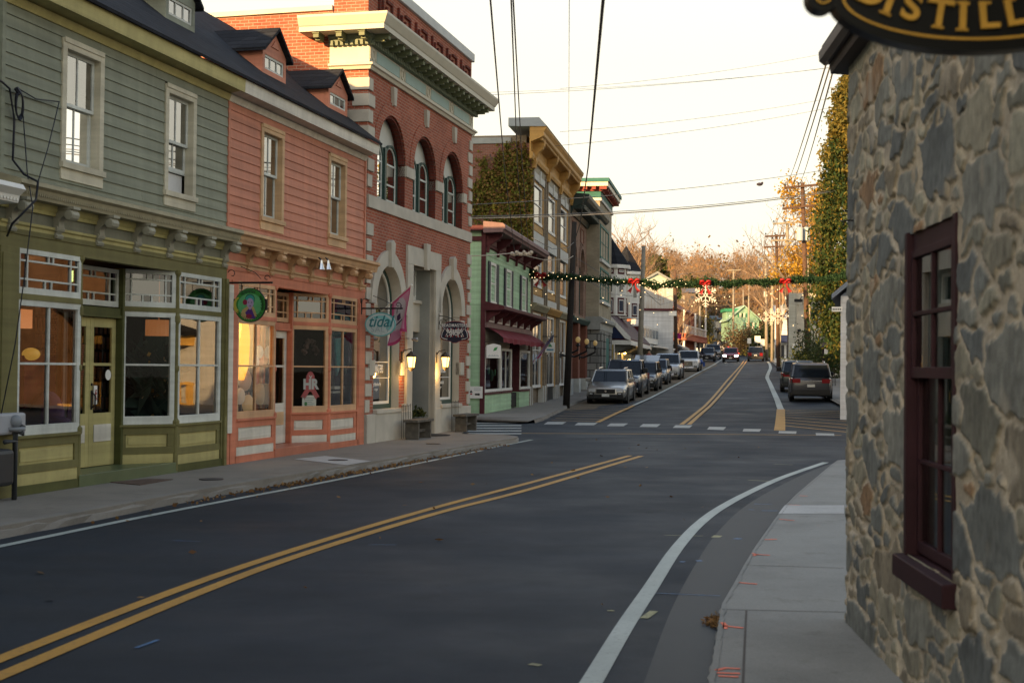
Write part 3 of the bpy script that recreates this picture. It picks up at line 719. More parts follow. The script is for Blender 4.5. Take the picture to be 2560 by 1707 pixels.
    # interior
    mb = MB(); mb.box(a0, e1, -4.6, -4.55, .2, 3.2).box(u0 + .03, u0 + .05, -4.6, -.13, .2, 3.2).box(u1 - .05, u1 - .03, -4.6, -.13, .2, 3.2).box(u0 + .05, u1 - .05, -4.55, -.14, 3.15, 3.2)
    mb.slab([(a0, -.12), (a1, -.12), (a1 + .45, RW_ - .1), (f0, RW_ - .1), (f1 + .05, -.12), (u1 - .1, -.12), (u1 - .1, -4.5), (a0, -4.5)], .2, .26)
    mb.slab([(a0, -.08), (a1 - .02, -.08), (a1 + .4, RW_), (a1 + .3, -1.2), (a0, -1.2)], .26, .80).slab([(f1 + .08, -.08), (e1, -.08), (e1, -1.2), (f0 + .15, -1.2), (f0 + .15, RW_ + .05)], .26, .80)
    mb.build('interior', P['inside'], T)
    mb = MB(); mb.box(a0, a1 + .3, -1.95, -1.9, .8, 2.7).box(f0 + .1, e1, -1.95, -1.9, .8, 2.7); mb.build('stocked_shelves', SHELF, T)
    return T
def roofhit(x, y):
    d = ray(x, y); n3 = A.n; c = Vector((0, 0, HC)) - A.o
    # w = n.(c+td); z = HC + t dz ; roof: z = 6.30 + (.37 - w)*0.762
    w0, dw = n3.dot(c), n3.dot(d); k = (8.82 - 6.30) / 3.37
    t = (6.30 + (.37 - w0) * k - HC) / (d.z + dw * k); p = c + d * t
    return p.dot(A.e), p.dot(n3), p.z
def dormer(T, x0, x1, y0, y1, pk, P, gs):
    u0, w0, z0 = roofhit(x0, y0); u1, w1, z1 = roofhit(x1, y1); w = (w0 + w1) / 2; zb = (z0 + z1) / 2; um = (u0 + u1) / 2
    zp = A.z(pk[0], pk[1], w); ze = zb + (zp - zb) * .56
    k = (8.82 - 6.30) / 3.37
    back = lambda z: .37 - (z - 6.30) / k
    mb = MB(); c = .09
    mb.box(u0, u0 + c, w - .06, w, zb, ze).box(u1 - c, u1, w - .06, w, zb, ze).box(u0 + c, u1 - c, w - .06, w, zb, zb + .1).box(u0 + c, u1 - c, w - .06, w, ze - .1, ze)
    mb.prism([(u0, ze), (u1, ze), (um, zp)], w - .06, w)
    mb.prism([(um - .16, ze + .08), (um + .16, ze + .08), (um, zp - .13)], w, w + .02)
    for uu in (u0, u1 - .02):
        mb.add([(uu, w - .06, zb), (uu, w - .06, ze), (uu, back(ze), ze), (uu + .02, w - .06, zb), (uu + .02, w - .06, ze), (uu + .02, back(ze), ze)], [(0, 1, 2), (3, 5, 4), (0, 2, 5, 3), (1, 4, 5, 2), (0, 3, 4, 1)])
    f = mb.build('dormer', P['dorm'], T)
    mb = MB(); ov = .12
    for (ua, ub) in ((u0 - ov, um), (u1 + ov, um)):
        zl = ze - ov * (zp - ze) / (um - u0); 
        mb.add([(ua, w + .1, zl), (ub, w + .1, zp + .04), (ub, back(zp) - .0, zp + .04), (ua, back(zl), zl), (ua, w + .1, zl + .06), (ub, w + .1, zp + .1), (ub, back(zp) - .1, zp + .1), (ua, back(zl) - .08, zl + .06)],
               [(0, 1, 2, 3), (4, 7, 6, 5), (0, 4, 5, 1), (1, 5, 6, 2), (2, 6, 7, 3), (3, 7, 4, 0)])
    mb.build('dormer_roof', SHING, f)
    mb = MB(); a, b, c0, d = u0 + c, u1 - c, zb + .1, ze - .1; s = .04
    mb.box(a, b, w - .05, w - .015, c0, c0 + s).box(a, b, w - .05, w - .015, d - s, d).box(a, a + s, w - .05, w - .015, c0 + s, d - s).box(b - s, b, w - .05, w - .015, c0 + s, d - s)
    for i in (1, 2): q = a + (b - a) * i / 3; mb.box(q - .012, q + .012, w - .045, w - .02, c0 + s, d - s)
    mb.build('dormer_window', P['sash'], f)
    mb = MB(); mb.face([(a, w - .035, c0), (b, w - .035, c0), (b, w - .035, d), (a, w - .035, d)]); mb.build('pane', UPGLASS, f)
SHELF = brickmat('stocked_shelves', (.30, .12, .05), (.05, .09, .10), (.012, .01, .008), .13, .24, .03, .8, .8, .37)
SHING = brickmat('roof_shingles', (.012, .014, .019), (.024, .027, .034), (.006, .006, .008), .3, .1, .008, .9, .9)
SHING.node_tree.nodes['Principled BSDF'].inputs['Specular IOR Level'].default_value = .25
OLIVE = wood('olive_paint', (.155, .142, .055)); OLIVD = wood('dark_olive_paint', (.085, .09, .03)); PALEY = wood('pale_yellow_paint', (.42, .37, .155)); SAGE = wood('sage_siding', (.225, .24, .178), scale=.8)
SAGET = wood('sage_trim', (.21, .23, .18)); TANP = wood('tan_paint', (.30, .27, .175)); GREYG = wood('grey_green_paint', (.20, .20, .145)); BONE = wood('bone_casing', (.52, .485, .37)); WSASH = wood('window_white', (.56, .58, .53))
SALM = wood('salmon_siding', (.51, .205, .13), scale=.8); SALD = wood('salmon_trim', (.52, .18, .105)); SALC = wood('sand_casing', (.55, .36, .20)); SALB = wood('sand_bracket', (.50, .31, .165)); OFFW = wood('off_white_paint', (.60, .57, .49))
SFRM = wood('peach_frame', (.56, .34, .19))
ua, ub, uc = A.u(-14), A.u(568.5, 0, 300), A.u(912, 0, 500)
def wr(x0, y0, x1, y1): a = A.px(x0, y0); b = A.px(x1, y1); return (a[0], b[0], b[1] + .02, a[1])
green = timber_shop(dict(name='olive_shop', label='sage clapboard shop with olive and yellow front and stained transoms', u0=ua, u1=ub, siding=SAGE, trim=OLIVE, casing=BONE, sash=WSASH,
    windows=[wr(153, 93, 252, 448), wr(411, 208, 484, 510)], ac=1, eave=PALEY, dormers=[(411, 45, 490, 88, (468, -60), SAGET)], dorm=SAGET, cornice=TANP, mould=PALEY, frieze=GREYG, bracket=wood('grey_bracket_paint', (.31, .30, .23)),
    brk=[A.u(x, .08, 630) for x in (33, 150.5, 252.5, 346, 427.5, 501.5, 566)], a0=A.u(34), a1=A.u(195), f0=17.68, f1=18.34, e1=19.83, rec=-.55, panel=PALEY, frame=WSASH, pil=[(ua, A.u(34), .06), (19.85, ub - .12, .05), (ub - .1, ub - .01, .08)], pilm=OLIVE,
    base=OLIVD, step=mat('green_step', (.10, .13, .065), .35, .15, 2, .1), dframe=OLIVD, leaves=2, door=PALEY, dpanel=OFFW, inside=DARK, seed=1))
salmon = timber_shop(dict(name='salmon_shop', label='salmon clapboard shop with peach window frames and cream panels', u0=ub, u1=uc, cb=.07, siding=SALM, trim=SALD, casing=SALC, sash=WSASH,
    windows=[wr(651, 309, 705, 568), wr(820, 383, 862, 607)], eave=OFFW, dormers=[(659.7, 185, 711, 210, (689, 85), SALM), (824.5, 272.7, 865, 292, (850, 187), SALM)], dorm=SALM, cornice=SALB, mould=SALB, frieze=SALM, bracket=SALB,
    brk=[A.u(x, .08, 690) for x in (626.5, 682.6, 732, 781, 827, 866, 904)], a0=A.u(587), a1=A.u(684), f0=A.u(731, -.4), f1=A.u(818), e1=A.u(888), rec=-.5, panel=OFFW, frame=SFRM, pil=[(ub + .02, A.u(571), .04), (A.u(571.5), A.u(587), .05), (A.u(889), uc - .01, .05)], pilm=SALD,
    base=SALD, step=mat('salmon_step', (.40, .14, .085), .4, .15, 2, .1), dframe=SALD, leaves=1, door=OFFW, dpanel=SALC, inside=DARK, seed=4, cext=.12, blind=mat('grey_blind', (.12, .12, .12), .8)))
mb = MB(); mb.box(ub + .025, ub + .19, .055, .07, .62, 3.0); mb.build('corner_board', OFFW, salmon)
# neighbour at the left edge of the view and an unseen row added behind the camera to keep the street in shade
T = thing('white_trimmed_shop', 'pale shop with white dentil cornice at the left edge of the photo', 'shop building', A, ua - 7, 0, 0)
mb = MB(); mb.box(ua - 7, ua - .01, -9, -.05, .1, 7.6); mb.build('wall', wood('pale_grey_siding', (.3, .33, .3)), T)
mb = MB(); zc = A.z(20, 480, .35); mb.prof([(-.05, zc + .14), (.4, zc + .11), (.44, zc + .05), (.36, zc - .02), (.34, zc - .1), (-.05, zc - .12)], ua - 7, A.u(58, .4, 460))
for i in range(30): mb.box(ua - 1.4 + i * .06 - .5, ua - 1.4 + i * .06 - .47, .34, .36, zc - .08, zc - .05)
mb.build('cornice', WHITE, T)
mb = MB(); mb.prof([(.2, 7.55), (-4.5, 9.3), (-9.2, 7.55)], ua - 7.1, ua - .01); mb.build('roof', SHING, T)
T = thing('shade_caster_house', 'long pale clapboard row house beside the camera, unseen, added to shade the street', 'building', A, -34, 0, 0)
mb = MB(); mb.box(-34, ua - 7.02, -10, -.3, .0, 7.4).box(-34, -9, -10, -.3, 7.4, 8.6); mb.build('wall', wood('tan_siding', (.35, .32, .26)), T)
mb = MB(); mb.prof([(.1, 8.5), (-5.15, 11.6), (-10.3, 8.5)], -34.2, -9).prof([(.1, 7.3), (-5.15, 9.3), (-10.3, 7.3)], -8.99, ua - 7.02); mb.build('roof', SHING, T)
# ------------------------------------------------------------------ brick building with the arches
BRK = brickmat('red_brick', (.37, .105, .06), (.27, .075, .045), (.36, .25, .19), .2, .068, .008)
BRKD = brickmat('dark_red_brick', (.16, .035, .022), (.12, .028, .02), (.10, .055, .045), .2, .068, .008)
STONE = mat('pale_stone', (.46, .43, .36), .8, .14, 2.5, .25, 50, grime=.25)
CORN = mat('cornice_cream', (.50, .48, .39), .6, .08, 2, grime=.2); CORG = mat('cornice_green', (.16, .19, .13), .6, .1, 2); FRZ = mat('frieze_blue_green', (.27, .38, .36), .6, .08, 2)
DGRN = mat('dark_green_paint', (.025, .06, .05), .45, .1)
def arch_wall(mb, u0, u1, z0, z1, ops, dep=.28, n=16, w=0.0):
    """wall face at w with arched (or flat) openings: (ua, ub, zbottom, zspring, arched)"""
    x = u0
    rv = MB()
    for (a, b, zb, zs, ar) in sorted(ops):
        if a > x: mb.face([(x, w, z0), (a, w, z0), (a, w, z1), (x, w, z1)])
        if zb > z0: mb.face([(a, w, z0), (b, w, z0), (b, w, zb), (a, w, zb)])
        r = (b - a) / 2; c = (a + b) / 2
        if ar:
            pt = [(c - r * math.cos(math.pi * i / n), zs + r * math.sin(math.pi * i / n)) for i in range(n + 1)]
        else: pt = [(a, zs), (b, zs)]
        for p, q in zip(pt, pt[1:]): mb.face([(p[0], w, p[1]), (q[0], w, q[1]), (q[0], w, z1), (p[0], w, z1)])
        full = [(a, zb)] + pt + [(b, zb)]
        for p, q in zip(full, full[1:]): rv.face([(p[0], w, p[1]), (q[0], w, q[1]), (q[0], w - dep, q[1]), (p[0], w - dep, p[1])])
        rv.face([(a, w, zb), (b, w, zb), (b, w - dep, zb), (a, w - dep, zb)])
        x = b
    if x < u1: mb.face([(x, w, z0), (u1, w, z0), (u1, w, z1), (x, w, z1)])
    return rv
def arch_outline(a, b, zb, zs, n=16):
    r = (b - a) / 2; c = (a + b) / 2
    return [(a, zb)] + [(c - r * math.cos(math.pi * i / n), zs + r * math.sin(math.pi * i / n)) for i in range(n + 1)] + [(b, zb)]
def frame_of(mb, o_, i_, w0, w1):
    """ring between two outlines of equal length (closed)"""
    n = len(o_)
    V = [(u, w1, z) for u, z in o_] + [(u, w1, z) for u, z in i_] + [(u, w0, z) for u, z in o_] + [(u, w0, z) for u, z in i_]
    Fc = []
    for k in range(n):
        j = (k + 1) % n
        Fc += [(k, j, n + j, n + k), (k, 2 * n + k, 2 * n + j, j), (n + k, n + j, 3 * n + j, 3 * n + k)]
    mb.add(V, Fc)
def flat(mb, outline, w): mb.face([(u, w, z) for u, z in outline])
bL, bR = A.u(917, 0, 500), A.u(1176, 0, 600)
T = thing('brick_barber_shop', 'two storey red brick building with stone quoins, arched windows and deep cornice', 'brick building', A, bL, 0, 0)
brick = T
ga = [(A.u(935, 0, 800), A.u(999, 0, 800)), (A.u(1099, 0, 800), A.u(1149, 0, 800))]
gz = []
for (a, b), (ax, ay) in zip(ga, ((974, 660), (1126, 702))):
    zt = A.z(ax, ay); gz.append(zt - (b - a) / 2)
zs_g = sum(gz) / 2
d0, d1 = A.u(1027, 0, 800), A.u(1084, 0, 800)
ua_ = [(943, 1012), (1032.5, 1089), (1106, 1156)]
U = [(A.u(a, 0, 450), A.u(b, 0, 450)) for a, b in ua_]
uz = [A.z(970, 288), A.z(1058, 336), A.z(1128, 379)]
zu = sum(z - (b - a) / 2 for z, (a, b) in zip(uz, U)) / 3
zbB, zbT = 5.02, 5.28
zF0 = 7.88
ops_g = [(a, b, .78, zs_g, True) for a, b in ga] + [(d0, d1, .13, 4.05, False)]
mb = MB(); rv = arch_wall(mb, bL, bR, .1, zbB, ops_g, .3)
ops_u = [(a, b, zbT, zu, True) for a, b in U]
rv2 = arch_wall(mb, bL, bR, zbT, zF0, ops_u, .26)
DB = -17
mb.face([(bL, 0, .1), (bL, DB, .1), (bL, DB, 8.7), (bL, 0, 8.9)]); mb.face([(bR, 0, .1), (bR, DB, .1), (bR, DB, 8.7), (bR, 0, 8.9)])
mb.face([(bL, 0, zF0), (bR, 0, zF0), (bR, 0, 8.9), (bL, 0, 8.9)]); mb.face([(bL, DB, .1), (bR, DB, .1), (bR, DB, 8.7), (bL, DB, 8.7)]); mb.face([(bL, -.3, 8.5), (bR, -.3, 8.5), (bR, DB, 8.5), (bL, DB, 8.5)])
mb.build('wall', BRK, T, recalc=False)
rv2.build('window_reveal', BRKD, T, recalc=False); rv.build('stone_reveal', STONE, T, recalc=False)
# sill band, plinth, quoins
mb = MB(); mb.box(bL, bR, -.1, .05, zbB, zbT); mb.build('sill_band', STONE, T, bevel=.008)
mb = MB(); x = bL
for a, b in ((bL, ga[0][0]), (ga[0][0], ga[0][1]), (ga[0][1], d0 - .02), (d1 + .02, ga[1][0]), (ga[1][0], ga[1][1]), (ga[1][1], bR)):
    mb = MB(); mb.box(a + .004, b - .004, -.1, .07, .1, .72); mb.build('plinth', STONE, T, bevel=.01)
for side in (0, 1):
    z = .76; k = 0
    while z < 7.7:
        if not (zbB - .26 < z < zbT): 
            wd = .36 if k % 2 else .24; hq = .255
            mb = MB()
            if side == 0: mb.box(bL - .03, bL + wd, -(.5 if k % 2 == 0 else .34), .035, z, z + hq)
            else: mb.box(bR - wd, bR + .03, -(.5 if k % 2 == 0 else .34), .035, z, z + hq)
            mb.build('quoin', STONE, T, bevel=.01)
        z += .335; k += 1
# stone dressings of the ground floor arches and doorway
for (a, b) in ga:
    c = (a + b) / 2; r = (b - a) / 2
    mb = MB(); mb.ring(c, zs_g, r, r + .33, -.02, .06, 0, 180, 18); 
    mb.build('arch_surround', STONE, T)
    mb = MB(); mb.prism([(c - .09, zs_g + r - .04), (c + .09, zs_g + r - .04), (c + .15, zs_g + r + .5), (c, zs_g + r + .56), (c - .15, zs_g + r + .5)], .0, .13); mb.build('keystone', STONE, T, bevel=.008)
    for s_ in (-1, 1):
        for k, z in enumerate(np.arange(.80, zs_g - .05, .36)):
            wd = .34 if k % 3 == 2 else 0
            if wd and not (s_ < 0 and a < bL + .9 and False):
                mb = MB(); e = a if s_ < 0 else b
                mb.box(min(e, e + s_ * wd), max(e, e + s_ * wd), -.1, .045, z, z + .33); mb.build('jamb_stone', STONE, T, bevel=.008)
mb = MB(); zt = 4.05
mb.box(d0 - .42, d0, -.1, .06, .1, zt + .0).box(d1, d1 + .42, -.1, .06, .1, zt).box(d0 - .42, d1 + .42, -.1, .06, zt, zt + .42)
mb.build('door_surround', STONE, T, bevel=.01)
mb = MB(); c = (d0 + d1) / 2; mb.prism([(c - .1, zt - .06), (c + .1, zt - .06), (c + .15, zt + .56), (c - .15, zt + .56)], .05, .14); mb.build('keystone', STONE, T, bevel=.008)
for k in range(10):
    z = .14 + k * .39
    for s_, e in ((-1, d0), (1, d1)):
        if k % 3 == 1:
            q = sorted((e + s_ * .42, e + s_ * .6)); mb = MB(); mb.box(q[0], q[1], -.1, .05, z, z + .36); mb.build('jamb_stone', STONE, T, bevel=.008)
# doorway: transom window, spandrel, door
wd = -.55
mb = MB(); mb.box(d0, d0 + .01, wd, -.1, .13, zt).box(d1 - .01, d1, wd, -.1, .13, zt).box(d0, d1, wd, -.1, zt - .01, zt).box(d0, d1, wd - .02, 0, .1, .14); mb.build('door_reveal', mat('grey_stone_blocks', (.26, .27, .25), .8, .12, 2, .2), T)
zsp0, zsp1 = A.z(1045, 830, wd + .2), A.z(1045, 762, wd + .2)
mb = MB(); mb.box(d0, d1, wd, wd + .2, zsp0, zsp1 + .02).box(d0, d1, wd, wd + .26, zsp1 + .02, zsp1 + .10); mb.build('spandrel', STONE, T, bevel=.008)
mb = MB(); s = .09; mb.box(d0, d0 + s, wd, wd + .1, zsp1 + .1, zt).box(d1 - s, d1, wd, wd + .1, zsp1 + .1, zt).box(d0 + s, d1 - s, wd, wd + .1, zt - s, zt).box(d0 + s, d1 - s, wd, wd + .1, zsp1 + .1, zsp1 + .2)
f = mb.build('transom_window', WHITE, T); mb = MB(); flat(mb, [(d0 + s, zsp1 + .2), (d1 - s, zsp1 + .2), (d1 - s, zt - s), (d0 + s, zt - s)], wd + .04); mb.build('pane', SHOPGLASS, f, recalc=False)
mb = MB(); mb.box(d0, d1, wd - .9, wd - .85, .1, zt); mb.build('interior', DARK, T)
BDOOR = mat('black_door', (.015, .016, .016), .35, .1)
mb = MB(); mb.box(d0, d0 + .12, wd - .05, wd + .05, .14, zsp0).box(d1 - .12, d1, wd - .05, wd + .05, .14, zsp0).box(d0 + .12, d1 - .12, wd - .05, wd + .05, 2.5, 2.58); fdo = mb.build('door_frame', BDOOR, T)
mb = MB(); a, b = d0 + .13, d1 - .13; mb.box(a, a + .1, wd - .04, wd, .15, 2.48).box(b - .1, b, wd - .04, wd, .15, 2.48).box(a + .1, b - .1, wd - .04, wd, 2.36, 2.48).box(a + .1, b - .1, wd - .04, wd, .15, .5); dr = mb.build('door', BDOOR, T)
mb = MB(); flat(mb, [(a + .1, .5), (b - .1, .5), (b - .1, 2.36), (a + .1, 2.36)], wd - .02); mb.build('pane', SHOPGLASS, dr, recalc=False)
mb = MB(); mb.tube([(b - .06, wd, 1.0), (b - .06, wd + .06, 1.03), (b - .06, wd + .06, 1.25), (b - .06, wd, 1.28)], .012); mb.build('handle', mat('brass', (.5, .36, .12), .3, .1, metal=1), dr)
mb = MB(); mb.box(d0 + .12, d1 - .12, wd - .02, wd, 2.58, zsp0); mb.build('door_transom', mat('black_glass', (.01, .011, .012), .1, .1), T)
LETW = mat('white_lettering', (.75, .75, .72), .5, .03)
# lettering that belongs to this building's glass
text('lettering', '100', A, (d0 + d1) / 2, wd + .012, 2.72, .2, LETW, fdo)
text('lettering', 'BEADMASTERS', A, (d0 + d1) / 2 - .02, wd + .06, 3.72, .30, LETW, f, sx=.55)
for i, (tx, z, sz) in enumerate((('BEADMASTERS', 1.52, .13), ('BARBER SHOP', 1.36, .09), ('OPEN', 1.16, .12))): text('lettering', tx, A, (a + b) / 2, wd + .006, z, sz, LETW, dr, sx=.7)
# arched windows of the ground floor
BLIND = mat('olive_blind', (.22, .22, .15), .9, .05)
for k, (a, b) in enumerate(ga):
    w = -.2; zb = .8
    o1 = arch_outline(a, b, zb, zs_g); o2 = arch_outline(a + .07, b - .07, zb + .1, zs_g); o3 = arch_outline(a + .12, b - .12, zb + .16, zs_g)
    mb = MB(); frame_of(mb, o1, o2, w - .05, w + .02); f = mb.build('arched_window', DGRN, T)
    mb = MB(); frame_of(mb, o2, o3, w - .05, w - .005); mb.build('sash', WHITE, f)
    mb = MB(); flat(mb, o3, w - .03); mb.build('pane', SHOPGLASS, f, recalc=False)
    mb = MB(); mb.box(a, b, w - .02, .1, .72, .8); mb.build('sill', STONE, f, bevel=.006)
    mb = MB(); c = (a + b) / 2; o4 = [(u, z) for u, z in arch_outline(a + .1, b - .1, 2.03, zs_g)]; flat(mb, o4, w - .1); mb.build('blind', BLIND, f, recalc=False)
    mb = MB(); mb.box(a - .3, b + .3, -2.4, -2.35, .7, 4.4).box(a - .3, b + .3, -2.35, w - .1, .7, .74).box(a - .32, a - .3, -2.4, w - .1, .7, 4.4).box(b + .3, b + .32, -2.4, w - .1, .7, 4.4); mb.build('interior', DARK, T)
    text('lettering', 'BEADMASTERS', A, c - .02, w - .024, 1.66, .25, LETW, f, sx=.52, bold=.004)
    text('lettering', 'Serving fades for life', A, c - .08, w - .024, 1.33, .105, LETW, f, sx=.8, shear=.3)
    text('lettering', '* V *', A, c - .03, w - .024, 1.2, .09, LETW, f)
    mb = MB(); mb.box(a + .14, b - .14, w - .026, w - .022, 1.805, 1.825).box(a + .14, b - .14, w - .026, w - .022, 1.46, 1.475); mb.build('lettering_rule', LETW, f)
    mb = MB(); mb.box(c - .23, c + .22, w - .095, w - .092, 3.42, 3.78); bd = mb.build('poster', mat('white_poster', (.62, .63, .63), .7, .03), f)
    text('lettering', 'KIK', A, c, w - .088, 3.6, .26, mat('plum_lettering', (.22, .06, .09), .6), f, sx=.7, bold=.006)
    text('lettering', 'COFFEE', A, c, w - .088, 3.3, .1, LETW, f)
    # little white picket fence and pots in the window
    mb = MB()
    for i in range(7): q = a + .2 + i * (b - a - .4) / 6; mb.box(q - .035, q + .035, w - .35, w - .33, .85, 1.24).prism([(q - .035, 1.24), (q + .035, 1.24), (q, 1.29)], w - .35, w - .33)
    mb.box(a + .15, b - .15, w - .37, w - .35, .95, .99).box(a + .15, b - .15, w - .37, w - .35, 1.12, 1.16); fe = mb.build('window_fence', WHITE, f)
    for i, (cc_, zz) in enumerate((((.4, .1, .04), .1), ((.3, .2, .1), .08), ((.45, .2, .05), .09))):
        q = a + .28 + i * .3; mb = MB(); mb.ball((q, w - .2, .9), zz, 7, (1.1, 1, .85)); mb.build('pumpkin', mat('pumpkin_%d' % i, cc_, .6), f, smooth=True)
# upper arched windows
for k, (a, b) in enumerate(U):
    w = -.2; zb = zbT; c = (a + b) / 2; r = (b - a) / 2
    mb = MB(); mb.ring(c, zu, r, r + .28, -.05, .02, 0, 180, 18); mb.build('brick_arch', BRK, T)
    mb = MB(); mb.ring(c, zu, r - .06, r + .005, -.14, -.02, 0, 180, 18); mb.build('arch_moulding', BRKD, T)
    mb = MB(); mb.prism([(c - .07, zu + r + .22), (c + .07, zu + r + .22), (c + .12, zu + r + .62), (c - .12, zu + r + .62)], -.02, .08); mb.build('keystone', STONE, T, bevel=.006)
    for s_ in (-1, 1):
        q = sorted(((a if s_ < 0 else b), (a if s_ < 0 else b) + s_ * .30))
        if k == 0 and s_ < 0: continue
        mb = MB(); mb.box(q[0] - (.0 if s_ > 0 else -.0), q[1], -.26, .05, zu - .26, zu - .02); mb.build('impost', STONE, T, bevel=.006)
    o1 = arch_outline(a, b, zb, zu)
    mb = MB(); mid = .05; rr = (b - a - .05) / 4
    # tympanum with two round-headed lights
    for s_ in (0, 1):
        x0 = a + .04 + s_ * (b - a) / 2; x1 = x0 + (b - a) / 2 - .08
        oo = arch_outline(x0, x1, zb + .03, zu - .05, 10); ii = arch_outline(x0 + .05, x1 - .05, zb + .08, zu - .05, 10); i2 = arch_outline(x0 + .085, x1 - .085, zb + .12, zu - .05, 10)
        mb = MB(); frame_of(mb, oo, ii, w - .02, w + .04); f = mb.build('arched_window', DGRN, T)
        mb = MB(); frame_of(mb, ii, i2, w - .02, w + .01); zm = zb + .46 * (zu - zb); mb.box(x0 + .085, x1 - .085, w - .02, w + .01, zm - .02, zm + .02).box(x0 + .085, x1 - .085, w - .02, w + .01, zu - .1, zu - .06); mb.build('sash', WSASH, f)
        mb = MB(); flat(mb, i2, w); mb.build('pane', UPGLASS, f, recalc=False)
        mb = MB(); flat(mb, [(x0 + .05, zb + .05), (x1 - .05, zb + .05), (x1 - .05, zm), (x0 + .05, zm)], w - .06); mb.build('blind', mat('dark_blind', (.03, .03, .03), .9), f, recalc=False)
    mb = MB(); flat(mb, o1, w - .03); mb.build('tympanum', mat('pale_panel', (.52, .53, .48), .6, .06), T, recalc=False)
    mb = MB(); mb.box(c - .055, c + .055, w - .02, w + .07, zb, zu + .25); mb.build('mullion', DGRN, T)
# frieze and cornice
def around(prof, name, m, back=.85, dents=None):
    """profile run along the front and returned along the left side"""
    mb = MB(); n = len(prof); V = []
    for p, zz in prof: V += [(bL - p, -back, zz), (bL - p, p, zz), (bR + p, p, zz), (bR + p, -1.0, zz)]
    Fc = []
    for i in range(n - 1):
        for j in range(3): Fc.append((i * 4 + j, i * 4 + j + 1, (i + 1) * 4 + j + 1, (i + 1) * 4 + j))
    Fc.append(tuple(i * 4 for i in range(n))); Fc.append(tuple(i * 4 + 3 for i in range(n))[::-1])
    mb.add(V, Fc)
    if dents:
        st, wd_, p0, p1, za, zb_ = dents
        for q in np.arange(bL - p0 + .03, bR + p0, st): mb.box(q, q + wd_, p0 - .02, p1, za, zb_)
        for q in np.arange(-back + .05, p0, st): mb.box(bL - p1, bL - p0 + .02, q, q + wd_, za, zb_)
    return mb.build(name, m, T)
zt8 = A.z(965, 34, .5); zb8 = A.z(956, 67, .5)
around([(.0, zF0), (.06, zF0), (.09, zF0 + .06), (.13, zF0 + .08), (.13, zF0 + .12), (.03, zF0 + .15), (0, zF0 + .15)], 'architrave', CORN)
around([(0, zF0 + .14), (.03, zF0 + .14), (.03, zF0 + .52), (0, zF0 + .52)], 'frieze', CORN)
nb = 4; L = (bR - bL - .3) / nb
for i in range(nb):
    mb = MB()
    mb.box(bL + .42 + i * L, bL + .12 + (i + 1) * L - .15, .03, .04, zF0 + .22, zF0 + .46)
    mb.build('frieze_panel', FRZ, T)
for i in range(nb + 1):
    mb = MB()
    q = bL + .18 + i * L if i < nb else bR - .22
    mb.ring(q, zF0 + .34, .08, .12, .03, .05, 0, 360, 14).box(q - .19, q - .15, .03, .045, zF0 + .22, zF0 + .46).box(q + .15, q + .19, .03, .045, zF0 + .22, zF0 + .46)
    mb.build('frieze_rosette', CORN, T)
around([(.0, zF0 + .5), (.06, zF0 + .5), (.08, zF0 + .54), (.1, zF0 + .62), (.14, zF0 + .66), (.14, zb8 + .03), (0, zb8 + .03)], 'dentil_band', CORG, dents=(.11, .06, .08, .14, zF0 + .5, zF0 + .6))
around([(.0, zb8), (.5, zb8), (.5, zb8 + .1), (.52, zb8 + .12), (.60, zt8 - .05), (.60, zt8), (.0, zt8 + .03)], 'cornice', CORN, 1.35)
mod = MB(); mod.box(-.06, .06, .12, .44, zb8 - .11, zb8 - .03).box(-.075, .075, .12, .46, zb8 - .03, zb8); mod.box(-.05, .05, .12, .34, zb8 - .15, zb8 - .11)
MODM = mat('modillion_green', (.13, .15, .08), .6, .1)
first = None
for i in range(18):
    q = bL + .05 + i * (bR - bL) / 17.0
    if first is None: m_ = MB(); m_.v = [(a + bL, b, c) for a, b, c in mod.v]; m_.f = mod.f; m_.mi = mod.mi; first = m_.build('modillion', MODM, T); o = first
    else: o = first.copy(); COL.objects.link(o)
    o.location.x = q - bL
for i in range(3):
    m_ = MB(); m_.v = [(bL - b, -.0 - i * .5 + a, c) for a, b, c in mod.v]; m_.f = mod.f; m_.mi = mod.mi; m_.build('modillion', MODM, T)
# parapet
zp = A.z(1183, 139, 0)
zpl = zp - .02
mb = MB(); mb.box(bL, bR, -.78, -.02, 8.6, zp - .2)
mb.build('parapet', BRK, T)
mb = MB(); mb.box(bL - .04, bR + .06, -.82, .05, zp - .2, zp + .02); mb.build('coping', mat('pale_coping', (.48, .5, .48), .7, .08), T, bevel=.01)
mb = MB(); pb = zt8 + .05; ph = zp - .35 - pb
for i in range(6):
    x = bL + .6 + i * 1.28; mb = MB()
    for (a, b, c, d) in ((x, x + .05, .1, .95), (x + .22, x + .27, .25, .8), (x + .5, x + .86, .82, .9), (x + .82, x + .87, .3, .85), (x + .86, x + .93, .38, .5), (x + .78, x + .84, .1, .25), (x + .46, x + .52, .62, .68)):
        mb.box(a, b, -.02, .035, pb + c * ph, pb + d * ph)
    mb.build('parapet_relief', BRKD, T)
mb = MB(); zsd = A.z(600, 54, -9); mb.prof([(-.8, 8.5), (-.8, 9.15), (DB, 9.0), (DB, 8.5)], bL - .001, bL + .3); mb.build('side_parapet', BRK, T)
mb = MB(); mb.prof([(-.8, 9.15), (-.8, 9.25), (DB, 9.1), (DB, 9.0)], bL - .06, bL + .36); mb.build('side_coping', CORN, T)
mb = MB(); mb.prof([(-.8, 8.5), (-.8, 9.15), (DB, 9.0), (DB, 8.5)], bR - .3, bR + .001); mb.build('side_parapet', BRK, T)
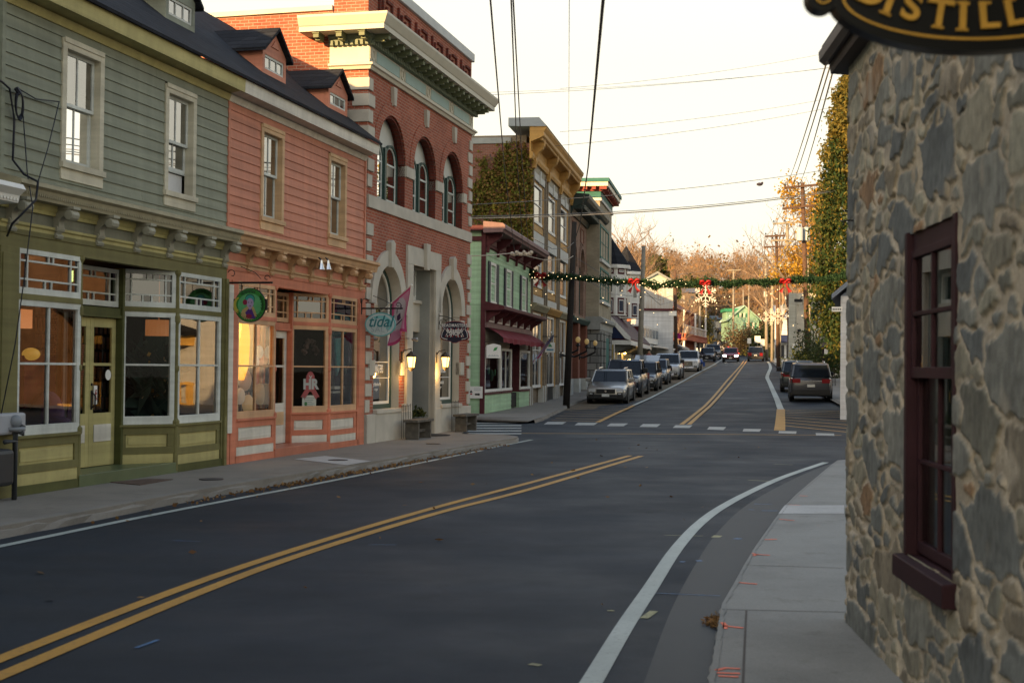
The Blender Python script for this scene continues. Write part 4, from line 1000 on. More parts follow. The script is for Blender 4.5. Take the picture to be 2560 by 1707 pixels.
# ------------------------------------------------------------------ mint shop past the side street
MINT = wood('mint_siding', (.36, .54, .34), scale=.8); MAR = wood('maroon_trim', (.085, .022, .026)); MAUV = wood('mauve_trim', (.20, .125, .12)); AWN = mat('maroon_canvas', (.16, .012, .02), .8, .12, 4)
def gz_(fr, u, w=0): p = fr.world(u, w, 0); return g(p.x, p.y)
mR = B.u(1325, 0, 800)
T = thing('mint_shop', 'mint green clapboard shop with maroon cornice and dark red awning', 'shop building', B, 0, 0, 0)
mint = T; Z1 = 5.95
def simple_win(T, u0, u1, z0, z1, w, mf, mg=None, cas=.07, mull=(1, 1), name='window', fr=None, glass=None, dep=.06):
    mb = MB(); mb.box(u0, u0 + cas, w - dep, w + .03, z0, z1).box(u1 - cas, u1, w - dep, w + .03, z0, z1).box(u0 + cas, u1 - cas, w - dep, w + .03, z1 - cas, z1).box(u0 - .02, u1 + .02, w - dep, w + .05, z0 - .02, z0 + cas)
    a, b, c, d = u0 + cas, u1 - cas, z0 + cas, z1 - cas
    for i in range(1, mull[0] + 1): q = a + (b - a) * i / (mull[0] + 1); mb.box(q - .018, q + .018, w - .04, w + .005, c, d)
    for i in range(1, mull[1] + 1): q = c + (d - c) * i / (mull[1] + 1); mb.box(a, b, w - .041, w + .006, q - .02, q + .02)
    f = mb.build(name, mf, T)
    mb = MB(); mb.face([(a, w + .004 - .03, c), (b, w + .004 - .03, c), (b, w + .004 - .03, d), (a, w + .004 - .03, d)]); mb.build('pane', glass or DGLASS, f, recalc=False)
    return f
m_, t_, b_, o_ = nodes('dark_window_glass'); b_.inputs['Base Color'].default_value = (.03, .035, .04, 1); b_.inputs['Roughness'].default_value = .06; b_.inputs['Specular IOR Level'].default_value = 1.0
bump(t_, b_, noise(t_, objco(t_), 2, 2), .05, .02); DGLASS = m_
mb = MB(); clap(mb, .12, mR, 3.9, Z1, .145, [], 0, .018)
mb.box(0, mR, -11, -.001, 3.9, 6.6); mb.build('wall', MINT, T, recalc=False)
mb = MB(); mb.tf = lambda u, w, z: (w, -u, z)
clap(mb, 0, 11, .0, 6.45, .145, [], .0, .018); mb.build('side_wall', MINT, T, recalc=False)
mb = MB(); mb.box(-.03, .13, -.12, .03, .1, 6.5); mb.build('corner_board', MAR, T)
mb = MB(); mb.box(-.05, -.0, -11, -.12, 6.1, 6.26).box(-.22, .0, -11, -.0, 6.45, 6.62); mb.build('eave_trim', MAR, T)
for xa, xb, xs0, xs1, yt, yb in ((1223.6, 1236, 1216, 1242, 641, 755), (1263, 1274.5, 1256, 1278, 661.5, 763), (1302, 1311.7, 1296, 1314.5, 681.5, 776)):
    ua0, zt = B.px(xa, yt); ub0, zb = B.px(xb, yb + 6); sa, sb = B.u(xs0), B.u(xs1)
    zb = 3.98; zt = 5.45
    f = simple_win(T, ua0, ub0, zb, zt, .03, WHITE, mull=(0, 1), cas=.1)
    for q0, q1 in ((sa, ua0 - .01), (ub0 + .01, sb)):
        mb = MB(); mb.box(q0, q1, .02, .06, zb, zt)
        for z in np.arange(zb + .1, zt - .1, .08): mb.box(q0 + .05, q1 - .05, .06, .068, z, z + .05)
        mb.build('shutter', mat('slate_shutter', (.03, .035, .045), .6), T)
# upper cornice with brackets
mb = MB(); mb.prof([(0, 6.75), (.68, 6.68), (.76, 6.6), (.76, 6.48), (.7, 6.44), (.66, 6.37), (0, 6.35)], -.35, mR + .25); mb.build('cornice', MAUV, T)
mb = MB(); mb.box(0, mR, -.1, .05, Z1, 6.35).prof([(0, Z1 - .06), (.09, Z1 - .02), (.09, Z1 + .05), (0, Z1 + .05)], 0, mR); mb.build('frieze', MAR, T)
nbk = 6
for i in range(nbk):
    u = .1 + i * (mR - .25) / (nbk - 1)
    mb = MB(); mb.prof([(.05, Z1 - .25), (.13, Z1 - .25), (.16, Z1 + .0), (.35, Z1 + .12), (.58, Z1 + .3), (.6, Z1 + .4), (.05, Z1 + .4)], u - .07, u + .07); mb.build('bracket', MAR, T)
    if i < nbk - 1:
        v = u + (mR - .25) / (nbk - 1)
        mb = MB(); mb.box(u + .22, v - .22, .05, .07, Z1 + .1, Z1 + .27); mb.prof([(.05, Z1 + .3), (.2, Z1 + .33), (.2, Z1 + .4), (.05, Z1 + .4)], u + .1, v - .1); mb.build('frieze_panel', MAUV, T)
# pent roof over the shop front
mb = MB(); mb.prof([(0, 4.02), (.64, 3.88), (.7, 3.84), (.7, 3.75), (.62, 3.72), (0, 3.70)], -.02, mR + .2); mb.build('pent_roof', MAR, T)
mb = MB(); mb.box(0, mR, -.1, .04, 3.12, 3.7).box(0, mR, .04, .12, 3.12, 3.26); mb.build('pent_frieze', MAUV, T)
for i in range(7):
    u = .2 + i * (mR - .4) / 6
    mb = MB(); mb.prof([(.04, 3.3), (.1, 3.3), (.2, 3.45), (.48, 3.6), (.56, 3.7), (.04, 3.7)], u - .06, u + .06); mb.build('bracket', MAR, T)
    if i < 6:
        v = u + (mR - .4) / 6; mb = MB(); mb.box(u + .2, v - .2, .04, .06, 3.34, 3.38).box(u + .2, v - .2, .04, .06, 3.58, 3.62).box(u + .2, u + .24, .04, .06, 3.38, 3.58).box(v - .24, v - .2, .04, .06, 3.38, 3.58); mb.build('panel_moulding', WHITE, T)
mb = MB(); n = 24; pr = []
for i in range(n + 1):
    u = .35 + i * (mR - .4) / n; s_ = .035 * math.sin(i * 1.9) + .02 * math.sin(i * .7)
    pr.append([(u, .08, 3.12), (u, .42 + s_, 2.93 + s_ * .5), (u, .62 + s_, 2.77), (u, .63 + s_ * 1.3, 2.60 + .5 * s_)])
for a, b in zip(pr, pr[1:]):
    for k in range(3): mb.face([a[k], b[k], b[k + 1], a[k + 1]])
mb.build('awning', AWN, T, smooth=True, recalc=False)
# shop windows, entry and clapboard base
e0, e1 = B.u(1278), B.u(1299)
wins = [(.12, B.u(1251)), (B.u(1252), e0), (e1, mR - .1)]
for k, (a, b) in enumerate(wins):
    f = simple_win(T, a, b, .88, 2.45, .0, WHITE, mull=(0 if k != 1 else 1, 0), cas=.09, glass=SHOPGLASS, name='display_window')
    mb = MB(); mb.box(a, b, -.1, .05, .78, .88); mb.build('sill', MAR, f)
    mb = MB()
    for u in np.arange(a + .05, b - .05, .13): mb.box(u, u + .08, -.1, -.06, 2.5, 3.0)
    mb.box(a, b, -.12, -.1, 2.45, 3.12); mb.build('transom_slats', mat('cream_slats', (.4, .36, .28), .7), f)
    mb = MB(); z = .02
    clap(mb, a - .1, b + .02, .0, .78, .16, [], .0, .018); mb.box(a - .1, b + .02, -.5, 0, 0, .78); mb.build('base_wall', MINT, f, recalc=False)
mb = MB(); mb.box(e0, e0 + .05, -1.2, 0, .1, 3.1).box(e1 - .05, e1, -1.2, 0, .1, 3.1); mb.build('entry_wall', MAR, T)
mb = MB(); mb.box(e0 + .05, e1 - .05, -1.25, -1.2, .1, 3.1); mb.build('entry_back', DARK, T)
mb = MB(); mb.box(e0 + .3, e1 - .2, -1.2, -1.15, .2, 2.2); dd = mb.build('door', mat('grey_door', (.15, .17, .17), .4), T)
mb = MB(); mb.box(e0 + .5, e1 - .4, -1.15, -1.14, .9, 2.0); mb.build('pane', DGLASS, dd)
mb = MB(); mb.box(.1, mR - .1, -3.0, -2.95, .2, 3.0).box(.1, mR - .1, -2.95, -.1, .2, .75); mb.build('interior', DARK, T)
for i in range(16):
    u = random.uniform(.3, e0 - .3) if i < 10 else random.uniform(e1 + .2, mR - .3)
    c = random.choice(((.08, .2, .1), (.3, .08, .05), (.3, .3, .28), (.06, .12, .08), (.25, .18, .08)))
    mb = MB(); r = random.uniform(.08, .18); mb.ball((u, random.uniform(-.6, -.25), random.uniform(.9, 1.7)), r, 6, (1, .6, 1.6)); mb.build('window_display', mat('display_%d%d%d' % tuple(int(x * 100) for x in c), c, .8, .4, 20), T, smooth=True)

# ------------------------------------------------------------------ tall ochre-trimmed brick building
BRKT = brickmat('tan_brick', (.27, .215, .15), (.2, .16, .115), (.25, .21, .16), .2, .068, .009)
BRKO = brickmat('weathered_brick', (.27, .10, .07), (.19, .075, .055), (.26, .19, .15), .2, .068, .01)
OCH = wood('ochre_paint', (.44, .25, .075)); STW = mat('white_stone', (.50, .50, .46), .8, .14, 3, .2, 60, grime=.2)
eL, eR = mR + .12, B.u(1421)
T = thing('ochre_trimmed_block', 'three storey tan brick building with ochre bracketed cornice and window frames', 'brick building', B, eL, 0, .15)
ze = .05; TOP = 11.6
mb = MB(); mb.box(eL, eR, -14, -.25, ze, TOP); mb.build('wall', BRKT, T)
mb = MB(); mb.box(eL - .06, eL, -14, -.0, ze, TOP - .35); mb.build('side_wall', BRKO, T)
mb = MB(); mb.box(eL - .12, eR, -14.1, -.9, TOP - .35, TOP - .1); mb.build('side_coping', mat('grey_coping', (.3, .31, .3), .7), T)
nb = 3; bw = (eR - eL) / nb; PW = .62
zones = [(8.05, 9.75), (5.3, 7.25), (.9, 4.15)]
for i in range(nb):
    a = eL + i * bw; b = a + bw
    for q in ((a, a + PW), (b - PW, b)):
        mb = MB(); mb.box(q[0], q[1], -.25, .0, ze, TOP - 1.2); mb.box(q[0] + .2, q[1] - .2, 0, .05, ze, TOP - 1.3); mb.build('pier', BRKT, T)
        mb = MB(); mb.box(q[0] - .01, q[1] + .01, -.2, .04, ze, .95); mb.build('pier_base', STW, T)
    c0, c1 = a + PW, b - PW
    for k, (z0, z1) in enumerate(zones):
        f = simple_win(T, c0 + .15, c1 - .25, z0, z1, -.09, WHITE, mull=(0 if k < 2 else 1, 1), cas=.1)
        mb = MB(); mb.box(c0, c0 + .15, -.25, -.04, z0 - .05, z1 + .05).box(c1 - .25, c1, -.25, -.02, z0 - .05, z1 + .05).box(c0 + .15, c1 - .25, -.25, -.05, z1, z1 + .08); mb.build('window_surround', OCH, f)
        if k < 2:
            mb = MB(); mb.box(c0, c1, -.25, -.06, z0 - .42, z0 - .06).box(c0 + .15, c1 - .15, -.06, -.03, z0 - .36, z0 - .12); mb.build('spandrel_panel', OCH, T)
            mb = MB(); mb.box(c0, c1, -.25, .02, z0 - .95, z0 - .43); mb.build('spandrel_stone', STW, T)
    mb = MB(); mb.prof([(-.1, 4.2), (.1, 4.2), (.25, 4.42), (.25, 4.5), (-.1, 4.55)], a + .1, b - .1); mb.build('ledge', OCH if i % 2 else TANP, T)
    mb = MB(); mb.prism([(c0 + .05, 9.85), (c1 - .05, 9.85), (c1 + .05, 10.15), (c0 - .05, 10.15)], -.25, .03); mb.prism([((c0 + c1) / 2 - .1, 9.8), ((c0 + c1) / 2 + .1, 9.8), ((c0 + c1) / 2 + .16, 10.35), ((c0 + c1) / 2 - .16, 10.35)], 0, .08); mb.build('lintel', STW, T)
mb = MB(); mb.box(eL, eR, -.25, -.001, 10.0, 10.7); mb.build('parapet_wall', mat('tan_stucco', (.3, .27, .2), .8, .1, 2, .2), T)
mb = MB(); mb.prof([(0, 10.5), (.1, 10.5), (.15, 10.62), (.15, 10.75), (.05, 10.8), (.05, 11.2), (.55, 11.4), (.6, 11.45), (.6, 11.6), (.7, 11.75), (.7, 11.82), (0, 11.9)], eL - .75, eR)
for q in np.arange(eL - .6, eR - .05, .22): mb.box(q, q + .12, .42, .53, 11.27, 11.38)
mb.build('cornice', OCH, T)
mb = MB(); mb.prof([(.66, 11.82), (.73, 11.84), (.4, 12.2), (-.9, 12.2), (-.9, 11.85)], eL - .8, eR + .02); mb.build('roof_edge', mat('pale_metal', (.26, .29, .31), .45, .06, metal=.0), T)
for i in range(nb + 1):
    u = eL + .1 + i * (eR - eL - .2) / nb
    mb = MB(); mb.prof([(.02, 10.2), (.14, 10.2), (.2, 10.45), (.18, 10.65), (.3, 10.85), (.46, 11.0), (.53, 11.2), (.54, 11.4), (.02, 11.42)], u - .18, u + .18).lathe([(.13, -.2), (.13, .2)], (u, .4, 11.18), 10, 'u'); mb.build('bracket', OCH, T)
mb = MB(); mb.box(eL + bw + .7, eL + 2 * bw - .8, -.24, -.1, .2, 2.3); mb.build('door', BDOOR, T)

# ------------------------------------------------------------------ brown arched building
BRN = brickmat('brown_brick', (.26, .165, .12), (.2, .125, .095), (.25, .18, .14), .22, .07, .006, .85, .3)
RBR = mat('red_brown_pier', (.17, .062, .04), .75, .12, 3)
fL, fR = eR + .02, B.u(1478)
T = thing('brown_arched_block', 'brown two storey building with tall arched windows and black-green cornice', 'brick building', B, fL, 0, .4)
Zt = 10.3
fw2 = (fR - fL) / 3
ops = [(fL + fw2 * i + .75, fL + fw2 * (i + 1) - .75, 4.7, 7.3, True) for i in range(3)]
mb = MB(); rv = arch_wall(mb, fL, fR, 4.3, Zt, ops, .3); mb.box(fL, fR, -14, -.5, .1, Zt); mb.build('wall', BRN, T, recalc=False); rv.build('window_reveal', BRN, T, recalc=False)
for a, b, zb, zs, _ in ops:
    r = (b - a) / 2; c = (a + b) / 2
    mb = MB(); mb.ring(c, zs, r + .02, r + .2, -.02, .07, 0, 180, 14); mb.ring(c, zs, r + .3, r + .36, -.02, .05, 0, 180, 14); mb.build('arch_moulding', BRN, T)
    o1 = arch_outline(a, b, zb, zs); o2 = arch_outline(a + .12, b - .12, zb + .12, zs)
    mb = MB(); frame_of(mb, o1, o2, -.3, -.2); mb.box(c - .05, c + .05, -.28, -.22, zb, zs + r - .1).box(a, b, -.28, -.21, zs - .1, zs); f = mb.build('arched_window', DGRN, T)
    mb = MB(); flat(mb, o2, -.26); mb.build('pane', DGLASS, f, recalc=False)
    mb = MB(); mb.box(c - .8, c + .8, -.02, .04, 8.75, 8.8).box(c - .8, c + .8, -.02, .04, 9.5, 9.55).box(c - .8, c - .75, -.02, .04, 8.8, 9.5).box(c + .75, c + .8, -.02, .04, 8.8, 9.5); mb.build('panel_moulding', RBR, T)
    mb = MB(); mb.box(a - .2, b + .2, -.45, -.3, .9, 4.3); mb.box(a - .2, b + .2, -.3, -.2, 2.9, 3.05).box(c - .06, c + .06, -.3, -.2, .9, 4.3); f = mb.build('shop_window', DGRN, T)
    mb = MB(); mb.box(a - .1, c - .06, -.3, -.28, 1.1, 2.9).box(c + .06, b + .1, -.3, -.28, 1.1, 2.9).box(a - .1, c - .06, -.3, -.28, 3.05, 4.1).box(c + .06, b + .1, -.3, -.28, 3.05, 4.1); mb.build('pane', DGLASS, f)
    mb = MB(); mb.box(a - .2, b + .2, -.45, -.1, .1, .9); mb.build('stall_riser', mat('grey_green_panel', (.15, .19, .16), .6), f)
for i in range(4):
    u = fL + fw2 * i; u = max(fL + .3, min(fR - .3, u))
    mb = MB(); mb.box(u - .42, u + .42, -.5, .12, 1.2, 4.3); mb.build('pier', RBR, T)
    mb = MB(); mb.box(u - .45, u + .45, -.5, .18, .1, 1.2); mb.build('pier_base', STW, T)
mb = MB(); mb.prof([(-.1, 4.2), (.15, 4.2), (.3, 4.4), (.3, 4.5), (-.1, 4.6)], fL, fR); mb.build('shop_cornice', DGRN, T)
mb = MB(); mb.prof([(0, Zt - .5), (.1, Zt - .5), (.2, Zt - .2), (.9, Zt + .15), (1.0, Zt + .3), (1.0, Zt + .5), (0, Zt + .6)], fL, fR + .35)
for q in np.arange(fL + .1, fR, .4): mb.box(q, q + .16, .1, .75, Zt - .25, Zt - .02)
mb.build('cornice', mat('black_green_paint', (.02, .035, .03), .5, .1), T)
# wall lanterns with pale globes
GLOBE = emit('warm_globe', (1.0, .6, .2), .05, (.34, .28, .13))
for k, (x, y, lab) in enumerate(((1445, 849, 'black bracket lamp with pale globe nearest the dark pole on the brown building'), (1467, 853.6, 'middle black bracket lamp with pale globe on the brown building'), (1488, 857.5, 'black bracket lamp with pale globe beside the grey stone bank'))):
    wq = .95 if k < 2 else 1.0; u, z = B.px(x, y, wq)
    t2 = thing('wall_lamp', lab, 'lamp', B, u, .12, z - .6, 'globe lamps on the brown building')
    w0 = .12 if k < 2 else .15
    mb = MB(); mb.tube([(u, w0, z - .75), (u, w0 + .2, z - .8), (u, wq - .25, z - .62), (u, wq, z - .5), (u, wq, z - .18)], .05, 8); mb.lathe([(.1, 0), (.13, .04), (.06, .1), (.06, .16)], (u, wq, z - .32), 10); mb.lathe([(.16, 0), (.16, .05)], (u, w0 - .02, z - .75), 8, 'w'); mb.build('bracket', BLACK, t2)
    mb = MB(); mb.ball((u, wq, z), .12, 10, (1, 1, 1.25)); mb.build('globe', GLOBE, t2, smooth=True)

# ------------------------------------------------------------------ grey-tan stone bank
TANB = brickmat('tan_bank_brick', (.36, .32, .235), (.31, .27, .2), (.3, .26, .2), .3, .1, .004, .85, .2)
RUST = brickmat('rusticated_stone', (.27, .27, .25), (.20, .205, .195), (.09, .09, .085), .8, .42, .04, .9, 1.0); TEAL = wood('teal_paint', (.03, .13, .115)); RUSS = wood('red_soffit', (.22, .05, .035))
wg = .75; gL = B.u(1496, wg); gR = B.u(1526, wg)
T = thing('stone_bank', 'tan brick bank on grey rough stone with teal and red cornice', 'bank building', B, gL, wg, .4)
Zt = B.z(1514, 520, wg)
mb = MB(); mb.box(gL, gR, -14, wg, 4.6, Zt); mb.build('wall', TANB, T)
mb = MB(); mb.box(gL - .08, gR + .05, -14, wg + .08, .0, 4.0); mb.build('stone_base', RUST, T)
mb = MB(); mb.prof([(-14, 4.0), (wg + .12, 4.0), (wg + .12, 4.35), (wg + .3, 4.45), (wg + .32, 4.6), (wg + .1, 4.75), (-14, 4.75)], gL - .3, gR + .1); mb.build('string_course', mat('grey_stone', (.28, .285, .265), .8, .15, 3, .2), T)
for y0, y1 in ((559, 633), (667, 737)):
    u0, z1 = B.px(1500, y0, wg); u1, z0 = B.px(1520, y1 + 18, wg); z0 = z1 - (2.0 if y0 < 600 else 1.9)
    f = simple_win(T, u0, u1, z0, z1, wg + .02, TEAL, mull=(2, 1), cas=.14)
    mb = MB(); mb.box(u0 - .15, u1 + .15, wg, wg + .15, z0 - .2, z0 - .02); mb.build('sill', STW, f)
c0, c1 = B.u(1507, wg), B.u(1517, wg)
mb = MB(); mb.box(c0, c1, wg + .08, wg + .12, .5, 3.6); mb.build('door', TEAL, T)
for u in (gL + .4, c0 - .4, c1 + .4): mb = MB(); mb.box(u - .3, u + .3, wg + .08, wg + .2, .2, 3.9); mb.build('pilaster', RUST, T)
mb = MB()
def gar(p0, p1, z0, z1, m, nm):
    mb = MB(); mb.slab([(gL - p0, -14), (gL - p0, wg + p0), (gR + p0, wg + p0), (gR + p0, -14)], z0, z1); return mb.build(nm, m, T)
gar(.1, .1, Zt, Zt + .16, STW, 'architrave'); gar(.05, .05, Zt + .16, Zt + .55, TEAL, 'frieze'); gar(.14, .1, Zt + .55, Zt + .65, RUSS, 'bed_moulding')
gar(.5, .5, Zt + .8, Zt + 1.05, CREAM, 'cornice'); gar(.58, .5, Zt + 1.05, Zt + 1.25, TEAL, 'cornice_cap'); gar(.1, .1, Zt + .65, Zt + .8, RUSS, 'soffit_band')
for i in range(9):
    u = gL - .3 + i * (gR - gL + .6) / 8; mb = MB(); mb.box(u - .12, u + .12, wg, wg + .42, Zt + .62, Zt + .8); mb.build('modillion', RUSS, T)
for i in range(3): mb = MB(); mb.box(gL - .42, gL, wg - .2 - i * .5 - .24, wg - .2 - i * .5, Zt + .62, Zt + .8); mb.build('modillion', RUSS, T)

# ------------------------------------------------------------------ yellow house with two witch-hat turrets
YELH = wood('pale_yellow_siding', (.46, .36, .15), scale=.8); NAVY = wood('navy_paint', (.015, .025, .07)); PLUM = wood('plum_roof', (.045, .012, .022), scale=6)
hL = gR + .3; hR = B.u(1611, .4)
hR = min(hR, hL + 22)
T = thing('turreted_house', 'yellow shop house with two dark pointed turrets and a plum porch roof', 'shop building', B, hL, 0, .8)
turh = T
gb = gz_(B, hL + 8) + .1
mb = MB(); mb.box(hL, hR, -10, .0, gb - 1, 8.6); mb.build('wall', YELH, T)
mb = MB(); mb.prof([(.3, 8.5), (-5, 11.2), (-10.3, 8.5)], hL, hR); mb.build('roof', SHING, T)
def turret(xc_, xe, yap, yev, ybt, wins):
    Yc = None
    # centre stands at w=.6 in front of the wall
    u, ze_ = B.px(xc_, yev, .6); r = abs(B.world(u, .6, 0).y) * (xe - xc_) / FOC
    zap = B.z(xc_, yap, .6); zb = B.z(xc_, ybt, .6)
    n = 8; O = [(u + r * .92 * math.cos(math.pi / 8 + k * math.pi / 4), .6 + r * .92 * math.sin(math.pi / 8 + k * math.pi / 4)) for k in range(n)]
    mb = MB(); mb.slab(O, zb, ze_); t = mb.build('turret', WHITE, T)
    mb = MB(); O2 = [(u + r * 1.12 * math.cos(math.pi / 8 + k * math.pi / 4), .6 + r * 1.12 * math.sin(math.pi / 8 + k * math.pi / 4)) for k in range(n)]
    mb.slab(O2, ze_ - .12, ze_ + .1); mb.build('turret_eave', WHITE, t)
    V = [(a, b, ze_ + .1) for a, b in O2]
    mb = MB(); mb.add(V + [(u, .6, zap)], [(k, (k + 1) % n, n) for k in range(n)] + [tuple(range(n))[::-1]]); mb.build('turret_roof', SHING, t)
    for k in range(n):
        (a, b), (c, d) = O[k], O[(k + 1) % n]; mid = Vector(((a + c) / 2 - u, (b + d) / 2 - .6)).normalized()
        if mid.y < -.3: continue
        q = Vector((c - a, d - b)); L = q.length; q.normalize()
        for (f0, f1, mf, fill) in wins:
            z0 = zb + (ze_ - zb) * f0; z1 = zb + (ze_ - zb) * f1; m2 = Vector(((a + c) / 2, (b + d) / 2)); hw = L * .32
            P = lambda s, z, o_: (m2.x + q.x * s + mid.x * o_, m2.y + q.y * s + mid.y * o_, z)
            for (e, zz0, zz1, o_, mm, nm) in ((hw, z0, z1, .03, mf, 'window'), (hw * .72, z0 + .12, z1 - .12, .05, WHITE, 'sash'), (hw * .6, z0 + .18, z1 - .18, .06, fill, 'pane')):
                mb = MB(); mb.add([P(-e, zz0, 0), P(e, zz0, 0), P(e, zz1, 0), P(-e, zz1, 0), P(-e, zz0, o_), P(e, zz0, o_), P(e, zz1, o_), P(-e, zz1, o_)], [(4, 5, 6, 7), (0, 4, 7, 3), (1, 2, 6, 5), (3, 7, 6, 2), (0, 1, 5, 4)]); mb.build(nm, mm, t)
PNAV = mat('navy_panel', (.02, .03, .06), .4)
turret(1528, 1573, 592, 668, 790, [(.03, .36, MAR, PNAV), (.42, .78, WHITE, DGLASS), (.84, .97, MAR, PNAV)])
turret(1565, 1604, 613, 684, 797, [(.03, .33, MAR, PNAV), (.40, .80, WHITE, DGLASS)])
# porch roof with gable end
pw = 1.9; 
up0, zrt = B.px(1541, 788, .9); ub0, zrb = B.px(1557, 843, pw)
pu0 = hL + .5; pu1 = hR
zrb = B.z(1575, 846, pw); zrt = B.z(1560, 787, .9)
mb = MB(); mb.prof([(.2, zrt), (pw, zrb), (pw, zrb - .12), (.2, zrb - .1)], pu0, pu1); mb.build('porch_roof', PLUM, T)
mb = MB(); mb.prof([(.2, zrt + .1), (.2, zrt - .15), (pw - .3, zrb), (pw + .05, zrb - .14), (pw + .05, zrb + .08)], pu0 - .12, pu0 - .02); mb.build('rake_board', WHITE, T)
mb = MB(); mb.prof([(.2, zrt - .2), (pw - .35, zrb), (.2, zrb)], pu0 - .06, pu0 - .01); mb.build('gable_panel', NAVY, T)
mb = MB(); mb.prof([(0, zrb - .12), (pw + .08, zrb - .12), (pw + .08, zrb - .4), (0, zrb - .4)], pu0 - .05, pu1); mb.build('porch_fascia', WHITE, T)
for i in range(9): u = pu0 + .3 + i * (pu1 - pu0 - .6) / 8; mb = MB(); mb.prof([(.9, zrb - .4), (pw, zrb - .4), (pw, zrb - .5), (1.3, zrb - .8), (.9, zrb - .9)], u - .08, u + .08); mb.build('bracket', mat('grey_bracket', (.1, .1, .09), .6), T)
mb = MB(); mb.box(pu0, pu1, -.1, .9, gb - 1, zrb - .12); mb.build('shop_front', YELH, T)
mb = MB(); mb.box(pu0 - .05, pu0 + .3, .88, .94, gb - .5, zrb - .4); mb.build('corner_board', WHITE, T)
for x0, x1 in ((1541.5, 1551.5), (1574.5, 1583)):
    a, b = B.u(x0, .9), B.u(x1, .9); f = simple_win(T, a, b, gb, gb + 2.25, .93, WHITE, mull=(1, 2), cas=.16, name='door')
a, b = B.u(1586, .9), B.u(1590, .9); mb = MB(); mb.box(a, b, .9, .97, gb, gb + 2.4); mb.build('post', mat('rust_post', (.2, .07, .03), .7), T)
u, z = B.px(1561.5, 882, 1.05); mb = MB(); mb.ball((u, 1.05, z), .1, 8); lm = mb.build('entry_light', emit('entry_glow', (1.0, .55, .15), 6), T, smooth=True)
pl = bpy.data.lights.new('entry_lamp_light', 'POINT'); pl.energy = 14; pl.color = (1, .6, .22); pl.shadow_soft_size = .1; po = bpy.data.objects.new('entry_lamp_light', pl); COL.objects.link(po); po.location = B.world(u, 1.35, z)
# ------------------------------------------------------------------ trees
def leafmat(name, cols, rough=.7):
    m, t, b, o = nodes(name); gm = t.nodes.new('ShaderNodeNewGeometry')
    st = [(i / max(1, len(cols) - 1), c) for i, c in enumerate(cols)]
    t.links.new(ramp(t, gm.outputs['Random Per Island'], st), b.inputs['Base Color']); b.inputs['Roughness'].default_value = rough; b.inputs['Specular IOR Level'].default_value = .2
    tl = t.nodes.new('ShaderNodeBsdfTranslucent'); mx = t.nodes.new('ShaderNodeMixShader'); mx.inputs[0].default_value = .3
    t.links.new(ramp(t, gm.outputs['Random Per Island'], st), tl.inputs[0])
    t.links.new(b.outputs[0], mx.inputs[1]); t.links.new(tl.outputs[0], mx.inputs[2]); t.links.new(mx.outputs[0], o.inputs[0]); return m
BARK = mat('grey_bark', (.13, .105, .085), .9, .25, 6, .3); TWIG = mat('twig', (.22, .155, .105), .9, .25, 2)
def bare(seed, h=12, r=.16, lev=5, sides=3, spread=.55):
    rnd = random.Random(seed); V = []; Fq = []
    def seg(p, q, r0, r1):
        t = (q - p).normalized(); a = Vector((0, 0, 1)) if abs(t.z) < .9 else Vector((1, 0, 0)); x = t.cross(a).normalized(); y = t.cross(x); b = len(V)
        for c, rr in ((p, r0), (q, r1)):
            for j in range(sides):
                an = 2 * math.pi * j / sides; V.append(tuple(c + (x * math.cos(an) + y * math.sin(an)) * rr))
        for j in range(sides): Fq.append((b + j, b + (j + 1) % sides, b + sides + (j + 1) % sides, b + sides + j))
    def grow(p, d, L, r, l):
        n = 2 if l > 1 else 3; q = p
        for i in range(n):
            d2 = (d + Vector((rnd.uniform(-.18, .18), rnd.uniform(-.18, .18), rnd.uniform(-.02, .16)))).normalized()
            e = q + d2 * L / n; seg(q, e, r * (1 - .35 * i / n), r * (1 - .35 * (i + 1) / n)); q = e; d = d2
            if l < lev and (l > 0 or i > 0):
                for k in range(2 if l < 2 else rnd.choice((1, 2))):
                    s = Vector((rnd.uniform(-1, 1), rnd.uniform(-1, 1), rnd.uniform(-.1, .7))).normalized()
                    grow(q, (d * (1 - spread) + s * spread * 1.1).normalized(), L * rnd.uniform(.5, .72), r * .5, l + 1)
    grow(Vector((0, 0, 0)), Vector((0, 0, 1)), h * .45, r, 0)
    grow(Vector((0, 0, h * .42)), Vector((.05, 0, 1)), h * .35, r * .62, 1)
    return np.array(V), np.array(Fq)
def leaves(n, size, posfn, seed=1, elong=1.4, droop=0):
    rs = np.random.RandomState(seed); P = np.array([posfn(rs) for _ in range(n)])
    d = rs.normal(size=(n, 3)); d[:, 2] -= droop; d /= np.linalg.norm(d, axis=1)[:, None]
    e = rs.normal(size=(n, 3)); e -= (e * d).sum(1)[:, None] * d; e /= np.linalg.norm(e, axis=1)[:, None]
    s = size * rs.uniform(.6, 1.3, n)[:, None]
    V = np.stack([P - d * s * elong / 2, P + e * s / 2, P + d * s * elong / 2, P - e * s / 2], 1).reshape(-1, 3)
    return V, np.arange(4 * n).reshape(-1, 4)
def plant(name, label, cat, X, Y, Z, parts, group=None):
    t = thing(name, label, cat, W, X, Y, Z, group)
    for nm, (V, Fq), m in parts:
        npmesh(nm, V, Fq, m, t)
    return t
HAZEW = mat('far_twig_brown', (.24, .165, .11), .95, .3, .15)
FARLEAF = leafmat('far_autumn_leaf', [(.17, .10, .05), (.25, .14, .065), (.22, .155, .085), (.13, .11, .06)])
